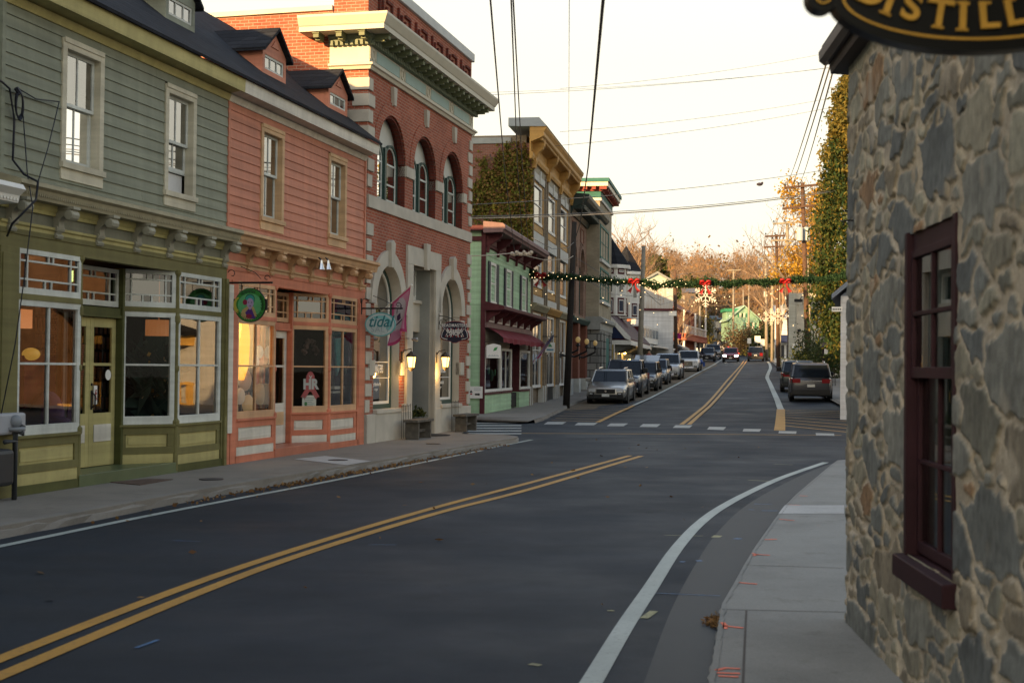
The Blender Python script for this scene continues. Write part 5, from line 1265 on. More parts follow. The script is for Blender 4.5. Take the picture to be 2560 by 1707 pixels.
# far wood on the hill
var = [bare(100 + i, 13, .2, 4, 3) for i in range(6)]
Vs, Fs, off = [], [], 0; LV, LF, lo = [], [], 0
rs = np.random.RandomState(3)
for i in range(330):
    Y = rs.uniform(300, 520) if i > 60 else rs.uniform(250, 330); px_ = rs.uniform(1430, 2120); X = (px_ - 1280) / 3400 * Y
    if i <= 60 and 1740 < px_ < 1960: continue
    if 1755 < px_ < 1835 and Y < 380: continue
    v, f = var[rs.randint(6)]; s = rs.uniform(.8, 1.2); a = rs.uniform(0, 6.28); c, d = math.cos(a), math.sin(a)
    vv = v * s @ np.array([[c, d, 0], [-d, c, 0], [0, 0, 1]]) ; vv[:, :2] *= 1.0; vv += np.array([X, Y, terr(X, Y)])
    Vs.append(vv); Fs.append(f + off); off += len(v)
    n = rs.choice([8, 25, 60, 110]); zz = terr(X, Y)
    p = rs.normal(size=(n, 3)) * np.array([2.3, 2.3, 2.6]) * s + np.array([X, Y, zz + 8.5 * s])
    q = rs.normal(size=(n, 3)) * .28; r_ = rs.normal(size=(n, 3)) * .28
    LV.append(np.stack([p - q, p + r_, p + q, p - r_], 1).reshape(-1, 3)); LF.append(np.arange(4 * n).reshape(-1, 4) + lo); lo += 4 * n
o = npmesh('far_wood', np.concatenate(Vs), np.concatenate(Fs), HAZEW); o['kind'] = 'stuff'
o = npmesh('far_wood_leaves', np.concatenate(LV), np.concatenate(LF), FARLEAF); o['kind'] = 'stuff'
rs = np.random.RandomState(9); n = 9000; Y_ = rs.uniform(195, 470, n); pxx = rs.uniform(1430, 2110, n); X_ = (pxx - 1280) / 3400 * Y_
k = ~((pxx > 1755) & (pxx < 1850) & (Y_ < 370)) & ~((pxx > 1790) & (Y_ < 235)); P = np.array([(x, y, terr(x, y)) for x, y in zip(X_[k], Y_[k])]); n = len(P)
q = rs.normal(size=(n, 3)) * np.array([.7, .7, .5]); r_ = rs.normal(size=(n, 3)) * np.array([.4, .4, .6]); P[:, 2] += abs(rs.normal(size=n)) * .9
o = npmesh('hillside_scrub', np.stack([P - q, P + r_, P + q, P - r_], 1).reshape(-1, 3), np.arange(4 * n).reshape(-1, 4), leafmat('scrub', [(.06, .05, .03), (.11, .085, .05), (.07, .07, .035), (.14, .11, .07)])); o['kind'] = 'stuff'
# individual bare trees
def bt(x, y0, ytop, Y, seed, label, name='bare_tree', lean=0, lev=5):
    p = at(x, y0, Y); z0 = max(terr(p.x, Y), g(p.x, Y) if Y < 200 else -9) - .1; h = at(x, ytop, Y).z - z0
    v, f = bare(seed, h * .86, .016 * h, lev)
    k = h / max(.1, v[:, 2].max()); v = v * np.array([min(1.0, k), min(1., k), k])
    t = thing(name, label, 'tree', W, p.x, Y, z0, 'bare trees')
    lo_ = v[f[:, 0], 2] < h * .3
    npmesh('trunk', v, f[lo_], BARK, t); npmesh('crown', v, f[~lo_], TWIG, t)
bt(1568, 800, 520, 165, 11, 'tall bare tree rising just right of the stone bank, behind the turrets')
bt(1592, 800, 560, 172, 12, 'bare tree behind the second turret')
bt(1545, 800, 575, 180, 13, 'bare tree half hidden behind the left turret')
bt(1622, 800, 600, 190, 14, 'thin bare tree left of the small spruce')
bt(1665, 800, 640, 215, 15, 'low bare tree right of the small spruce on the hill')
bt(1958, 880, 500, 150, 16, 'bare tree among the far utility poles', lev=5)
bt(1978, 880, 560, 170, 17, 'smaller bare tree behind the poles with transformers')
bt(1705, 890, 730, 150, 18, 'small dark bare street tree in front of the red brick house', lev=4)
bt(1735, 890, 745, 170, 19, 'bare street tree beside the far left pole', lev=4)
# conifers
CONL = leafmat('conifer_green', [(.014, .035, .012), (.03, .06, .018), (.06, .085, .02), (.16, .13, .03)])
def conifer(name, label, x, ybase, ytop, Y, rad, n, size, m, seed, pw=.8, droop=.8):
    p = at(x, ybase, Y); z0 = p.z; h = at(x, ytop, Y).z - z0
    t = thing(name, label, 'tree', W, p.x, Y, z0)
    rs = np.random.RandomState(seed); nc = max(40, n // 130); cl = []
    for i in range(nc):
        q = rs.rand() ** .8; a = rs.uniform(0, 6.283); k = (float(np.interp(q, [0, .08, .17, .28, .42, .58, .92, 1], [.3, .9, 1.5, 1.9, 1.5, 1.25, .62, .1])) * rad / 1.9 + .05) * (rs.uniform(.55, 1.12) if rs.rand() < .8 else rs.uniform(1.1, 1.28)); cl.append((k * math.cos(a), k * math.sin(a), h * (.05 + .94 * q) - k * .3, .10 + .11 * rad * (1 - q) ** .5))
    def pos(r):
        c = cl[r.randint(nc)]; o_ = abs(r.normal()) * 1.1; return (c[0] + r.normal() * c[3], c[1] + r.normal() * c[3], c[2] + (r.normal() * 1.3 - o_ * .6) * c[3])
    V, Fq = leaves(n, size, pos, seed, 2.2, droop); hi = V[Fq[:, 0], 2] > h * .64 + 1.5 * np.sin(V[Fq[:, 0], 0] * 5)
    if name == 'conifer': npmesh('sunlit_tint_crown', V, Fq[hi], leafmat('sunlit_gold_needles', [(.07, .075, .018), (.20, .15, .03), (.14, .115, .025), (.04, .06, .018)]), t); Fq = Fq[~hi]  # sunlit gold is put into the needle colour of the upper crown
    npmesh('crown', V, Fq, m, t)
    mb = MB(); mb.tube([(p.x, Y, z0 - 1), (p.x, Y, z0 + h * .9)], [rad * .12 + .06, .03], 6); mb.build('trunk', BARK, t)
conifer('conifer', 'tall dark evergreen with top tinted sunlit gold beside the stone building', 2130, 905, 165, 60, 1.72, 46000, .09, CONL, 5, .85)
conifer('spruce', 'small dark spruce on the skyline right of the turrets', 1640, 760, 640, 200, 2.6, 2600, .5, CONL, 6)
conifer('spruce', 'dark round evergreen low on the far hill left of the snowflake', 1724, 760, 690, 300, 3.6, 1800, .7, CONL, 8, .5)
YELL = leafmat('yellow_leaf', [(.30, .19, .02), (.42, .27, .03), (.48, .24, .04), (.26, .2, .03)])
p = at(2040, 860, 112); hh = at(2040, 440, 112).z - 2.0
t = thing('autumn_tree', 'bright yellow autumn tree behind the big utility pole', 'tree', W, p.x, 112, 2.0)
v, f = bare(31, hh, .25, 4); npmesh('trunk', v, f, BARK, t)
cl = NR.normal(size=(34, 3)) * np.array([1.15, 1.15, 2.6]) + np.array([0, 0, hh * .56])
V, Fq = leaves(16000, .17, lambda r: tuple(cl[r.randint(34)] + r.normal(size=3) * .55), 4); npmesh('crown', V, Fq, YELL, t)
p = at(1862, 500, 1)
SHRUB = leafmat('dry_shrub', [(.10, .07, .045), (.14, .10, .06), (.08, .075, .035), (.17, .12, .06)]); GSH = leafmat('green_shrub', [(.02, .035, .012), (.05, .07, .02), (.09, .09, .03)])
def shrub(label, x, yb, Y, rx, rz, n, size, m, seed, name='shrub', grp=None):
    p = at(x, yb, Y); t = thing(name, label, 'shrub', W, p.x, Y, p.z - .2, grp)
    rs2 = np.random.RandomState(seed); cc = rs2.normal(size=(14, 3)) * np.array([rx * .45, rx * .45, rz * .28]) + np.array([0, 0, rz * .5])
    V, Fq = leaves(n, size, lambda r: tuple(np.maximum(cc[r.randint(14)] + r.normal(size=3) * np.array([rx * .28, rx * .28, rz * .2]), (-99, -99, 0))), seed); npmesh('foliage', V, Fq, m, t)
    v, f = bare(seed, rz * .9, .05, 3); npmesh('stem', v, f, BARK, t)
shrub('large brown dry shrub in front of the mint green house', 1868, 880, 196, 2.6, 3.4, 3000, .2, SHRUB, 21)
shrub('dark green shrub right of the brown one at the road bend', 1915, 880, 190, 2.2, 3.6, 3200, .24, GSH, 22)
shrub('low brown shrub on the bank beside the far road', 1840, 880, 205, 1.8, 2.4, 1500, .2, SHRUB, 23)
shrub('yellow green conical shrub left of the far road', 1757, 885, 215, 1.6, 5.5, 2600, .25, leafmat('olive_shrub', [(.07, .08, .02), (.13, .11, .03), (.10, .08, .03)]), 24)
shrub('dark vine-grown hedge behind the parked dark crossover', 2086, 935, 86, 1.3, 2.6, 6000, .11, GSH, 25, 'hedge')
shrub('low hedge behind the big pole, below the white brick wall', 2046, 925, 94, 1.5, 2.0, 4000, .11, GSH, 26, 'hedge')
shrub('clump of low plants with yellow blooms at the pole foot', 1997, 905, 92, .7, .9, 900, .09, leafmat('yellow_bloom', [(.05, .09, .02), (.1, .12, .03), (.55, .42, .03)]), 27)
# grassy bank
V = []; gp = [(1840, 884, 208), (1866, 884, 192), (1905, 886, 180), (1940, 890, 172)]
for x, y, Y in gp:
    a = at(x, y, Y); V += [(a.x, Y, a.z - .4), (a.x + 2, Y + 6, a.z + 1.3), (a.x + 6, Y + 20, a.z + 3.4)]
Fq = []
for i in range(3):
    for j in range(2): Fq.append((3 * i + j, 3 * i + 3 + j, 3 * i + 4 + j, 3 * i + 1 + j))
o = npmesh('grass_bank', V, Fq, SOIL); o['kind'] = 'structure'
GRS = leafmat('bank_grass', [(.12, .13, .03), (.2, .19, .05), (.24, .2, .08)])
def gp_(r):
    i = r.randint(3); a, b = np.array(V[3 * i]), np.array(V[3 * i + 3]); c = np.array(V[3 * i + 2]); s, t_ = r.rand(), r.rand() ** 1.5
    return tuple(a + (b - a) * s + (c - a) * t_ + np.array([0, 0, .15 + .4 * r.rand() * (1 - t_)]))
Vg, Fg = leaves(5000, .12, gp_, 9, 4, -.8); o = npmesh('bank_grass', Vg, Fg, GRS); o['kind'] = 'stuff'
# ivy on the ochre block's side wall
IVY = leafmat('ivy_leaf', [(.09, .11, .02), (.16, .17, .03), (.25, .2, .04), (.25, .12, .05), (.11, .08, .03)])
poly = [(1262, 366), (1306, 365), (1318, 400), (1328, 440), (1336, 470), (1338, 600), (1318, 612), (1290, 600), (1250, 552), (1215, 548), (1183, 545), (1180, 480), (1196, 462), (1212, 448), (1204, 400), (1210, 395), (1222, 440), (1240, 420), (1248, 390)]
def inside(x, y):
    c = False; n = len(poly); j = n - 1
    for i in range(n):
        if (poly[i][1] > y) != (poly[j][1] > y) and x < (poly[j][0] - poly[i][0]) * (y - poly[i][1]) / (poly[j][1] - poly[i][1]) + poly[i][0]: c = not c
        j = i
    return c
ivp = thing('ivy', 'mass of green and rusty ivy over the brick side wall of the tall block', 'climbing plant', B, eL, -3, 6)
def sidept(x, y, u):
    d = ray(x, y); c = Vector((0, 0, HC)) - B.o; t = (u - B.e.dot(c)) / B.e.dot(d); p = c + d * t; return p.dot(B.n), p.z
pts = []; rs = np.random.RandomState(12)
hol = rs.uniform(0, 1, (30, 2)) * np.array([160, 250]) + np.array([1180, 362])
while len(pts) < 12500:
    x, y = rs.uniform(1170, 1345), rs.uniform(355, 620)
    if not inside(x + rs.normal() * 8, y + rs.normal() * 9): continue
    if (np.hypot(hol[:, 0] - x, (hol[:, 1] - y)) < 8).any() and rs.rand() < .85: continue
    w, z = sidept(x, y, eL - .1); 
    if w > .05: w = .05
    pts.append((-.1 - abs(rs.normal()) * .12, -(w + 3), z - 6))
pts = np.array(pts); V, Fq = leaves(12500, .10, lambda r: (0, 0, 0), 5, 1.3, .6); V = V + np.repeat(pts, 4, axis=0)
npmesh('foliage', V, Fq, IVY, ivp)
mb = MB()
for x0, x1 in ((1300, 1270), (1320, 1300), (1290, 1225)):
    P = []
    for i in range(9):
        y = 610 - i * 28; w, z = sidept(x0 + (x1 - x0) * i / 8 + 4 * math.sin(i * 2), y, eL - .1); P.append((eL - .09, min(w, .0), z))
    mb.tube(P, .025, 4)
mb.build('stem', BARK, ivp)
# unseen evergreens added behind the left row to shade the tall block's side wall
for i, (u, w, h) in enumerate(((28, -20, 20), (31.5, -24, 21), (34.5, -20, 21), (25, -23, 20), (30, -16.5, 19), (22, -19, 20))):
    p = A.world(u, w, 0); t = thing('shade_spruce', 'unseen spruce added behind the brick shops to shade the tall block', 'tree', W, p.x, p.y, 0, 'added shade spruces')
    def pos(r, h=h):
        q = r.rand() ** .8; a = r.uniform(0, 6.28); k = 2.8 * (1 - q) ** .7 * r.rand() ** .4; return (k * math.cos(a), k * math.sin(a), 1 + (h - 1) * q)
    if i == 0: V, Fq = leaves(2500, .6, pos, 40); base_ = npmesh('crown', V, Fq, CONL, t)
    else: o = base_.copy(); COL.objects.link(o); o.parent = t; o.scale = (1, 1, h / 13)
# ------------------------------------------------------------------ far buildings, left side
def fpts(x0, Y0, x1, Y1, y=880):
    a, b = at(x0, y, Y0), at(x1, y, Y1); th = math.atan2(b.y - a.y, b.x - a.x); fr = Fr(a.x, a.y, th); return fr, math.hypot(b.x - a.x, b.y - a.y)
def pz(x, y, Y): return at(x, y, Y).z
WSID = wood('white_siding', (.52, .53, .53), scale=.8); GRYS = wood('grey_siding', (.20, .21, .2)); DGRY = mat('dark_roof', (.03, .033, .038), .8, .2, 3)
CLIGHT = mat('pale_green_siding', (.35, .42, .36), .6)
# pale green house with grey gable, behind
fr, L = fpts(1611, 124, 1672, 124); T = thing('green_gable_house', 'pale grey-green gabled house rising behind the weathered white house', 'house', fr, 0, 0, 2)
ze, za = pz(1640, 700, 124), pz(1640, 684, 124)
mb = MB(); mb.prism([(0, 1.5), (L, 1.5), (L, ze), (L / 2, za), (0, ze)], -8, 0); mb.build('wall', CLIGHT, T)
mb = MB(); mb.prism([(-.15, ze - .1), (L / 2, za), (L + .15, ze - .1), (L + .15, ze + .08), (L / 2, za + .2), (-.15, ze + .08)], -8, .25); mb.build('roof', mat('grey_roof', (.2, .22, .22), .6), T)
mb = MB(); mb.box(L * .15, L * .3, 0, .04, ze - 3.4, ze - 1.9); mb.build('window', DGLASS, T)
# weathered white house side wall
fr, L = fpts(1600, 117, 1683, 117); T = thing('weathered_white_house', 'white house with rust-streaked upper wall and maroon band', 'house', fr, 0, 0, 2)
m_, t_, b_, o_ = nodes('rust_streaked_white'); v_ = objco(t_); mp = t_.nodes.new('ShaderNodeMapping'); mp.inputs['Scale'].default_value = (2.4, 1, .35); t_.links.new(v_, mp.inputs[0])
t_.links.new(ramp(t_, noise(t_, mp.outputs[0], 1.6, 8, .7), [(.42, (.42, .43, .42)), (.55, (.36, .33, .29)), (.7, (.24, .14, .085))]), b_.inputs['Base Color']); b_.inputs['Roughness'].default_value = .7
RUSTW = m_
z0, z1, z2 = pz(1640, 716, 117), pz(1640, 771, 117), pz(1640, 777, 117)
mb = MB(); mb.box(0, L - .05, -9, -.02, z1, z0); mb.build('upper_wall', RUSTW, T)
mb = MB(); mb.box(0, L - .1, -9, .12, z2, z1); mb.build('band', MAR, T)
mb = MB(); mb.box(0, L, -9, 0, 1, z2); mb.build('lower_wall', WSID, T)
mb = MB(); mb.box(L - .4, L + .25, -.6, .05, z2 - .4, z2); mb.build('eave_return', WHITE, T)
# white shop with maroon sign board
fr, L = fpts(1607, 107, 1662, 122); T = thing('maroon_sign_shop', 'low white shop with big maroon sign board on its near end', 'shop building', fr, 0, 0, 1)
zs0, zs1 = pz(1620, 838, 107), pz(1620, 816, 107); zb = g(fr.o.x, fr.o.y)
mb = MB(); mb.box(0, L, -6, -1.0, zb, zs1 + .25); mb.build('wall', WSID, T)
mb = MB(); mb.box(0, L, -1.0, 0, zs0 - .55, zs1 + .1); mb.build('upper_storey', WHITE, T)
mb = MB(); mb.box(-.08, -.002, -3.2, -.05, zs0, zs1); mb.build('sign_board', mat('maroon_board', (.09, .01, .012), .6), T)
for i in range(7): mb = MB(); mb.box(.3 + i * L / 7.6, .3 + i * L / 7.6 + L / 10, 0, .03, zs0 - .1, zs1 - .1); mb.build('window', mat('slate_window', (.06, .10, .13), .2), T)
mb = MB(); mb.prof([(-1, zs0 - .55), (.9, zs0 - .8), (.9, zs0 - .92), (-1, zs0 - .75)], -.3, L + .3); mb.build('canopy', WHITE, T)
for i in range(3): mb = MB(); mb.box(.5 + i * L / 3, .5 + i * L / 3 + L / 4.5, -1, -.95, zb + .3, zs0 - 1.2); mb.build('shop_window', mat('navy_shop_window', (.03, .05, .075), .2), T)
for i in range(4): mb = MB(); mb.box(i * (L - .2) / 3, i * (L - .2) / 3 + .2, -.2, 0, zb, zs0 - .6); mb.build('post', WHITE, T)
# next low shops
def lowshop(name, label, x0, Y0, x1, Y1, yt, wall, roof, gab, winm, cat='shop building'):
    fr, L = fpts(x0, Y0, x1, Y1); T = thing(name, label, cat, fr, 0, 0, 2); zb = g(fr.o.x, fr.o.y) - .3; zt = pz(x0, yt, Y0)
    mb = MB(); mb.box(0, L, -8, 0, zb, zt); mb.build('wall', wall, T)
    mb = MB()
    if gab: mb.prof([(.5, zt - .2), (.55, zt), (-3.5, zt + gab), (-8.3, zt), (-8.3, zt - .2)], -.2, L + .2)
    else: mb.box(-.1, L + .1, -8, .12, zt, zt + .25)
    mb.build('roof', roof, T); n = max(2, int(L / 2.2))
    for i in range(n):
        a = .3 + i * (L - .3) / n
        mb = MB(); mb.box(a, a + (L - .3) / n - .35, 0, .06, zb + .9, zt - .5); f = mb.build('shop_window', WHITE, T)
        mb = MB(); mb.box(a + .12, a + (L - .3) / n - .47, .06, .075, zb + 1.02, zt - .62); mb.build('pane', winm, f)
    return T, fr, L, zt
lowshop('cream_canopy_shop', 'small cream shop with grey hood between white shop and black shop', 1655, 121, 1672, 129, 850, wood('cream_siding', (.36, .35, .27)), GRYS, 1.2, mat('yellow_lit_window', (.35, .26, .06), .4))
lowshop('black_front_shop', 'low black-fronted shop with dark pitched roof left of the dark red pole', 1672, 129, 1692, 140, 862, mat('black_front', (.02, .022, .025), .5), DGRY, 2.4, DGLASS)
lowshop('navy_front_shop', 'low navy-fronted shop with white eaves right of the dark red pole', 1692, 140, 1712, 153, 866, NAVY, mat('white_eave', (.5, .5, .48), .6), 1.6, mat('blue_window', (.05, .08, .12), .2))
# red brick house with balcony
fr, L = fpts(1678, 150, 1738, 172); T = thing('red_balcony_house', 'orange-red brick house with white columns and balcony', 'house', fr, 0, 0, 3)
RB2 = mat('orange_brick', (.33, .10, .055), .85, .14, 2); zb = g(fr.o.x, fr.o.y) - .5; zt = pz(1700, 772, 155)
mb = MB(); mb.box(0, L, -9, 0, zb, zt); mb.build('wall', RB2, T)
mb = MB(); mb.prof([(.4, zt - .1), (-4.5, zt + 2.6), (-9.4, zt - .1)], -.3, L + .3); mb.build('roof', mat('red_tile_roof', (.22, .08, .05), .8), T)
zq = pz(1700, 838, 155)
mb = MB(); mb.box(.5, L, 0, 1.5, zq - .5, zq).box(.4, L + .1, 0, 1.6, zq, zq + .12).box(.4, L + .1, 0, 1.6, zq - .62, zq - .5); mb.build('balcony', RB2, T)
for i in range(20): mb = MB(); mb.box(.6 + i * (L - .7) / 20, .66 + i * (L - .7) / 20, 1.42, 1.48, zq + .12, zq + .95); mb.build('baluster', WHITE, T)
mb = MB(); mb.box(.5, L, 1.4, 1.5, zq + .95, zq + 1.05); mb.build('balcony_rail', WHITE, T)
for u in (.7, L / 2, L - .3):
    mb = MB(); mb.lathe([(.16, zb), (.14, zq - .6)], (u, 1.3, 0), 8); mb.build('column', WHITE, T)
    mb = MB(); mb.lathe([(.13, zq), (.11, zt - .3)], (u, 1.3, 0), 8); mb.build('column', WHITE, T)
for i in range(3): mb = MB(); mb.box(.8 + i * L / 3, .8 + i * L / 3 + 1, 0, .05, zq + .3, zq + 2.2); mb.build('window', DGLASS, T)
# ------------------------------------------------------------------ mint house at the bend and hillside houses
MINTH = wood('mint_house_siding', (.22, .37, .27), scale=.5); GRT = mat('green_trim', (.03, .2, .11), .5)
Y = 232; fr, L = fpts(1823, Y, 1897, Y); T = thing('mint_house', 'mint green gabled house with dark green shutters where the road bends', 'house', fr, 0, 0, 4)
za, ze, zb = pz(1860, 766, Y), pz(1860, 799, Y), 3.5
mb = MB(); mb.prism([(0, zb), (L, zb), (L, ze), (L / 2, za), (0, ze)], -9, 0); mb.build('wall', MINTH, T)
mb = MB(); mb.prism([(-.4, ze - .25), (L / 2, za), (L + .4, ze - .25), (L + .4, ze - .05), (L / 2, za + .22), (-.4, ze - .05)], -9, .35); mb.build('roof', mat('pale_green_roof', (.28, .42, .33), .6), T)
mb = MB(); mb.box(-.3, 1.9, -6, -2, ze, pz(1835, 770, Y)); mb.build('roof_wing', MINTH, T)
mb = MB(); mb.box(-.6, 2.1, -6.2, -1.8, pz(1835, 778, Y), pz(1835, 770, Y)); mb.build('wing_roof', GRT, T)
for u0, u1, y0, y1 in ((1848, 1853, 783, 793), (1858, 1863, 783, 793), (1829, 1834, 826, 842), (1866, 1872, 806, 822), (1880, 1886, 806, 822)):
    a = (at(u0, y0, Y).x - fr.o.x); b = (at(u1, y0, Y).x - fr.o.x); zt, zz = pz(u0, y0, Y), pz(u0, y1, Y)
    mb = MB(); mb.box(a, b, 0, .06, zz, zt); f = mb.build('window', CREAM, T)
    for q in ((a - .28, a), (b, b + .28)): mb = MB(); mb.box(q[0], q[1], 0, .05, zz, zt); mb.build('shutter', GRT, f)
def hillhouse(label, x0, x1, yt, ya, yb, Y, wall, roof, gable=False):
    fr, L = fpts(x0, Y, x1, Y); T = thing('hillside_house', label, 'house', fr, 0, 0, pz(x0, yb, Y), 'houses on the far hillside')
    z0, z1, z2 = pz(x0, yb, Y) - 3, pz(x0, yt, Y), pz(x0, ya, Y)
    mb = MB(); mb.box(0, L, -7, 0, z0, z1); mb.build('wall', wall, T)
    mb = MB()
    if gable: mb.prism([(-.4, z1), (L / 2, z2), (L + .4, z1)], -7.3, .4)
    else: mb.prof([(.5, z1 - .1), (-3.5, z2), (-7.5, z1 - .1)], -.5, L + .5)
    mb.build('roof', roof, T); n = max(2, int(L / 2.6))
    for i in range(n): a = L * (i + .3) / n; mb = MB(); mb.box(a, a + .9, 0, .06, z1 - 2.2, z1 - .7); mb.build('window', DGLASS if i % 2 else CREAM, T)
hillhouse('grey-blue roofed house just right of the left dark pole, on the hill', 1692, 1738, 730, 718, 775, 265, wood('dull_tan', (.16, .13, .1)), mat('blue_grey_roof', (.10, .13, .17), .7))
hillhouse('brown house with white trim below the snowflake', 1728, 1762, 772, 760, 800, 300, wood('dull_brown', (.12, .1, .08)), DGRY, True)
hillhouse('pale low house left of the mint house', 1783, 1822, 797, 788, 815, 330, wood('dull_white', (.34, .34, .31)), mat('slate_grey_roof', (.09, .11, .12), .7))
hillhouse('cream house with porch at the left corner of the mint house', 1806, 1824, 826, 818, 860, 262, wood('dull_cream', (.38, .36, .27)), DGRY)
hillhouse('white cottage high among the bare trees above the mint house', 1898, 1914, 760, 752, 772, 360, wood('dull_white2', (.38, .38, .37)), DGRY, True)
# ------------------------------------------------------------------ right side
WBR = brickmat('white_painted_brick', (.50, .47, .39), (.46, .43, .36), (.40, .37, .3), .3, .1, .008, .8, .5)
fr, L = fpts(1990, 100, 2180, 98.9, 900); T = thing('white_brick_building', 'cream-white brick building wall behind the big pole', 'building', fr, 0, 0, 1)
zt = pz(1990, 733, 100); mb = MB(); mb.box(0, L, -14, 0, 0, zt); mb.build('wall', WBR, T)
mb = MB(); mb.box(-.55, 0, -14, .06, 0, zt + .02); mb.build('corner_siding', wood('pale_grey_boards', (.36, .36, .31)), T)
a, b = at(2020, 790, 100).x - fr.o.x, at(2042, 790, 100).x - fr.o.x; simple_win(T, a, b, pz(2030, 806, 100), pz(2030, 771, 100), .03, mat('grey_green_frame', (.08, .1, .08), .6), mull=(0, 2), cas=.08)
mb = MB(); mb.lathe([(.06, 0), (.11, .25), (.0, .26)], (.55, .15, pz(1990, 826, 100)), 8, 'u'); mb.lathe([(.0, -.26), (.11, -.25), (.06, 0)], (.35, .15, pz(1990, 826, 100)), 8, 'u'); mb.build('floodlight', BLACK, T)
fr, L = fpts(1936, 150, 1976, 149.6, 900); T = thing('white_navy_awning_shop', 'narrow white shop with navy awning between the right-hand poles', 'shop building', fr, 0, 0, 2)
zt = pz(1955, 795, 150); mb = MB(); mb.box(0, L + 3, -8, 0, 1, zt); mb.build('wall', WSID, T)
mb = MB(); mb.prof([(.3, zt - .1), (-4, zt + 1.6), (-8, zt)], -.3, L + 3); mb.build('roof', mat('pale_roof', (.4, .41, .42), .6), T)
mb = MB(); mb.box(.7, 1.5, -4, -3, zt, pz(1958, 738, 150)); c_ = mb.build('tower', WSID, T); mb = MB(); mb.box(.75, 1.45, -3, -2.9, zt + .6, pz(1958, 745, 150)); mb.build('tower_window', mat('slate_panel', (.12, .14, .16), .4), c_)
mb = MB(); mb.prof([(0, pz(1950, 837, 150)), (.9, pz(1950, 852, 150)), (.9, pz(1950, 856, 150)), (0, pz(1950, 856, 150))], .6, 1.6); mb.build('awning', NAVY, T)
for i in range(3): mb = MB(); mb.box(.1 + i * .6, .45 + i * .6, 0, .05, pz(1950, 895, 150), pz(1950, 862, 150)); mb.build('window', DGLASS, T)
# open timber shelter with shingled roof by the kerb, iron fence
fr, L = fpts(2050, 80, 2120, 78, 900); T = thing('timber_shelter', 'dark open shelter with weathered gutter and hanging white sign', 'shelter', fr, 0, 0, .3)
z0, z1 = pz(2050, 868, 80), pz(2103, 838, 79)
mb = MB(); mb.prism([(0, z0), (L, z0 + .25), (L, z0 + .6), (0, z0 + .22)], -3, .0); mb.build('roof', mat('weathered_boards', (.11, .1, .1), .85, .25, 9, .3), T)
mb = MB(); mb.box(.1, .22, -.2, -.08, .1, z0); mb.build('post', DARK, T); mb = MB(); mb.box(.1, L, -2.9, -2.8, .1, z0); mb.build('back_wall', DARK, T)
mb = MB(); mb.box(.25, .55, -.12, -.1, pz(2070, 885, 80), pz(2070, 872, 80)); mb.build('hanging_sign', WHITE, T)
T = thing('iron_fence', 'black iron railing behind the parked dark crossover', 'fence', fr, 0, -.1, .3)
for i in range(10): mb = MB(); u = .12 + i * .12; mb.tube([(u, -.1, .5), (u, -.1, 1.5)], .014, 5); mb.build('picket', BLACK, T)
mb = MB(); mb.tube([(.08, -.1, 1.45), (1.3, -.1, 1.45)], .016, 5); mb.build('rail', BLACK, T)
fr, L = fpts(2101, 47, 2700, 45, 900); T = thing('white_corner_shop', 'white shop edge with blue-grey eave peeping past the stone wall', 'shop building', fr, 0, 0, .2)
zt = pz(2100, 740, 47); mb = MB(); mb.box(0, L, -8, -.0, .0, zt); mb.build('wall', WSID, T)
mb = MB(); mb.prism([(-.3, zt - .12), (L / 2, zt + 3.4), (L + .3, zt - .12), (L + .3, zt + .05), (L / 2, zt + 3.6), (-.3, zt + .05)], -8, .3).prism([(0, zt), (L, zt), (L / 2, zt + 3.3)], -7.9, 0); mb.build('roof', mat('blue_grey_eave', (.16, .19, .23), .6), T)
mb = MB(); mb.box(-.3, .06, .05, .09, pz(2090, 779, 47), pz(2090, 767, 47)); sgn = mb.build('sign', WHITE, T)
for i in range(5): mb = MB(); mb.box(-.27 + i * .06, -.23 + i * .06, .09, .094, pz(2090, 775, 47), pz(2090, 771.5, 47)); mb.build('lettering', BLACK, sgn)
# ------------------------------------------------------------------ foreground stone building
cp = ground(2110, 1545, SWZ)
C = Fr(cp.x, cp.y, math.atan2(-.9975, -.0704))
CW = 5.2
T = thing('stone_building', 'rubble stone building with maroon framed sash window at the right edge', 'stone building', C, 0, 0, 0)
stone = T
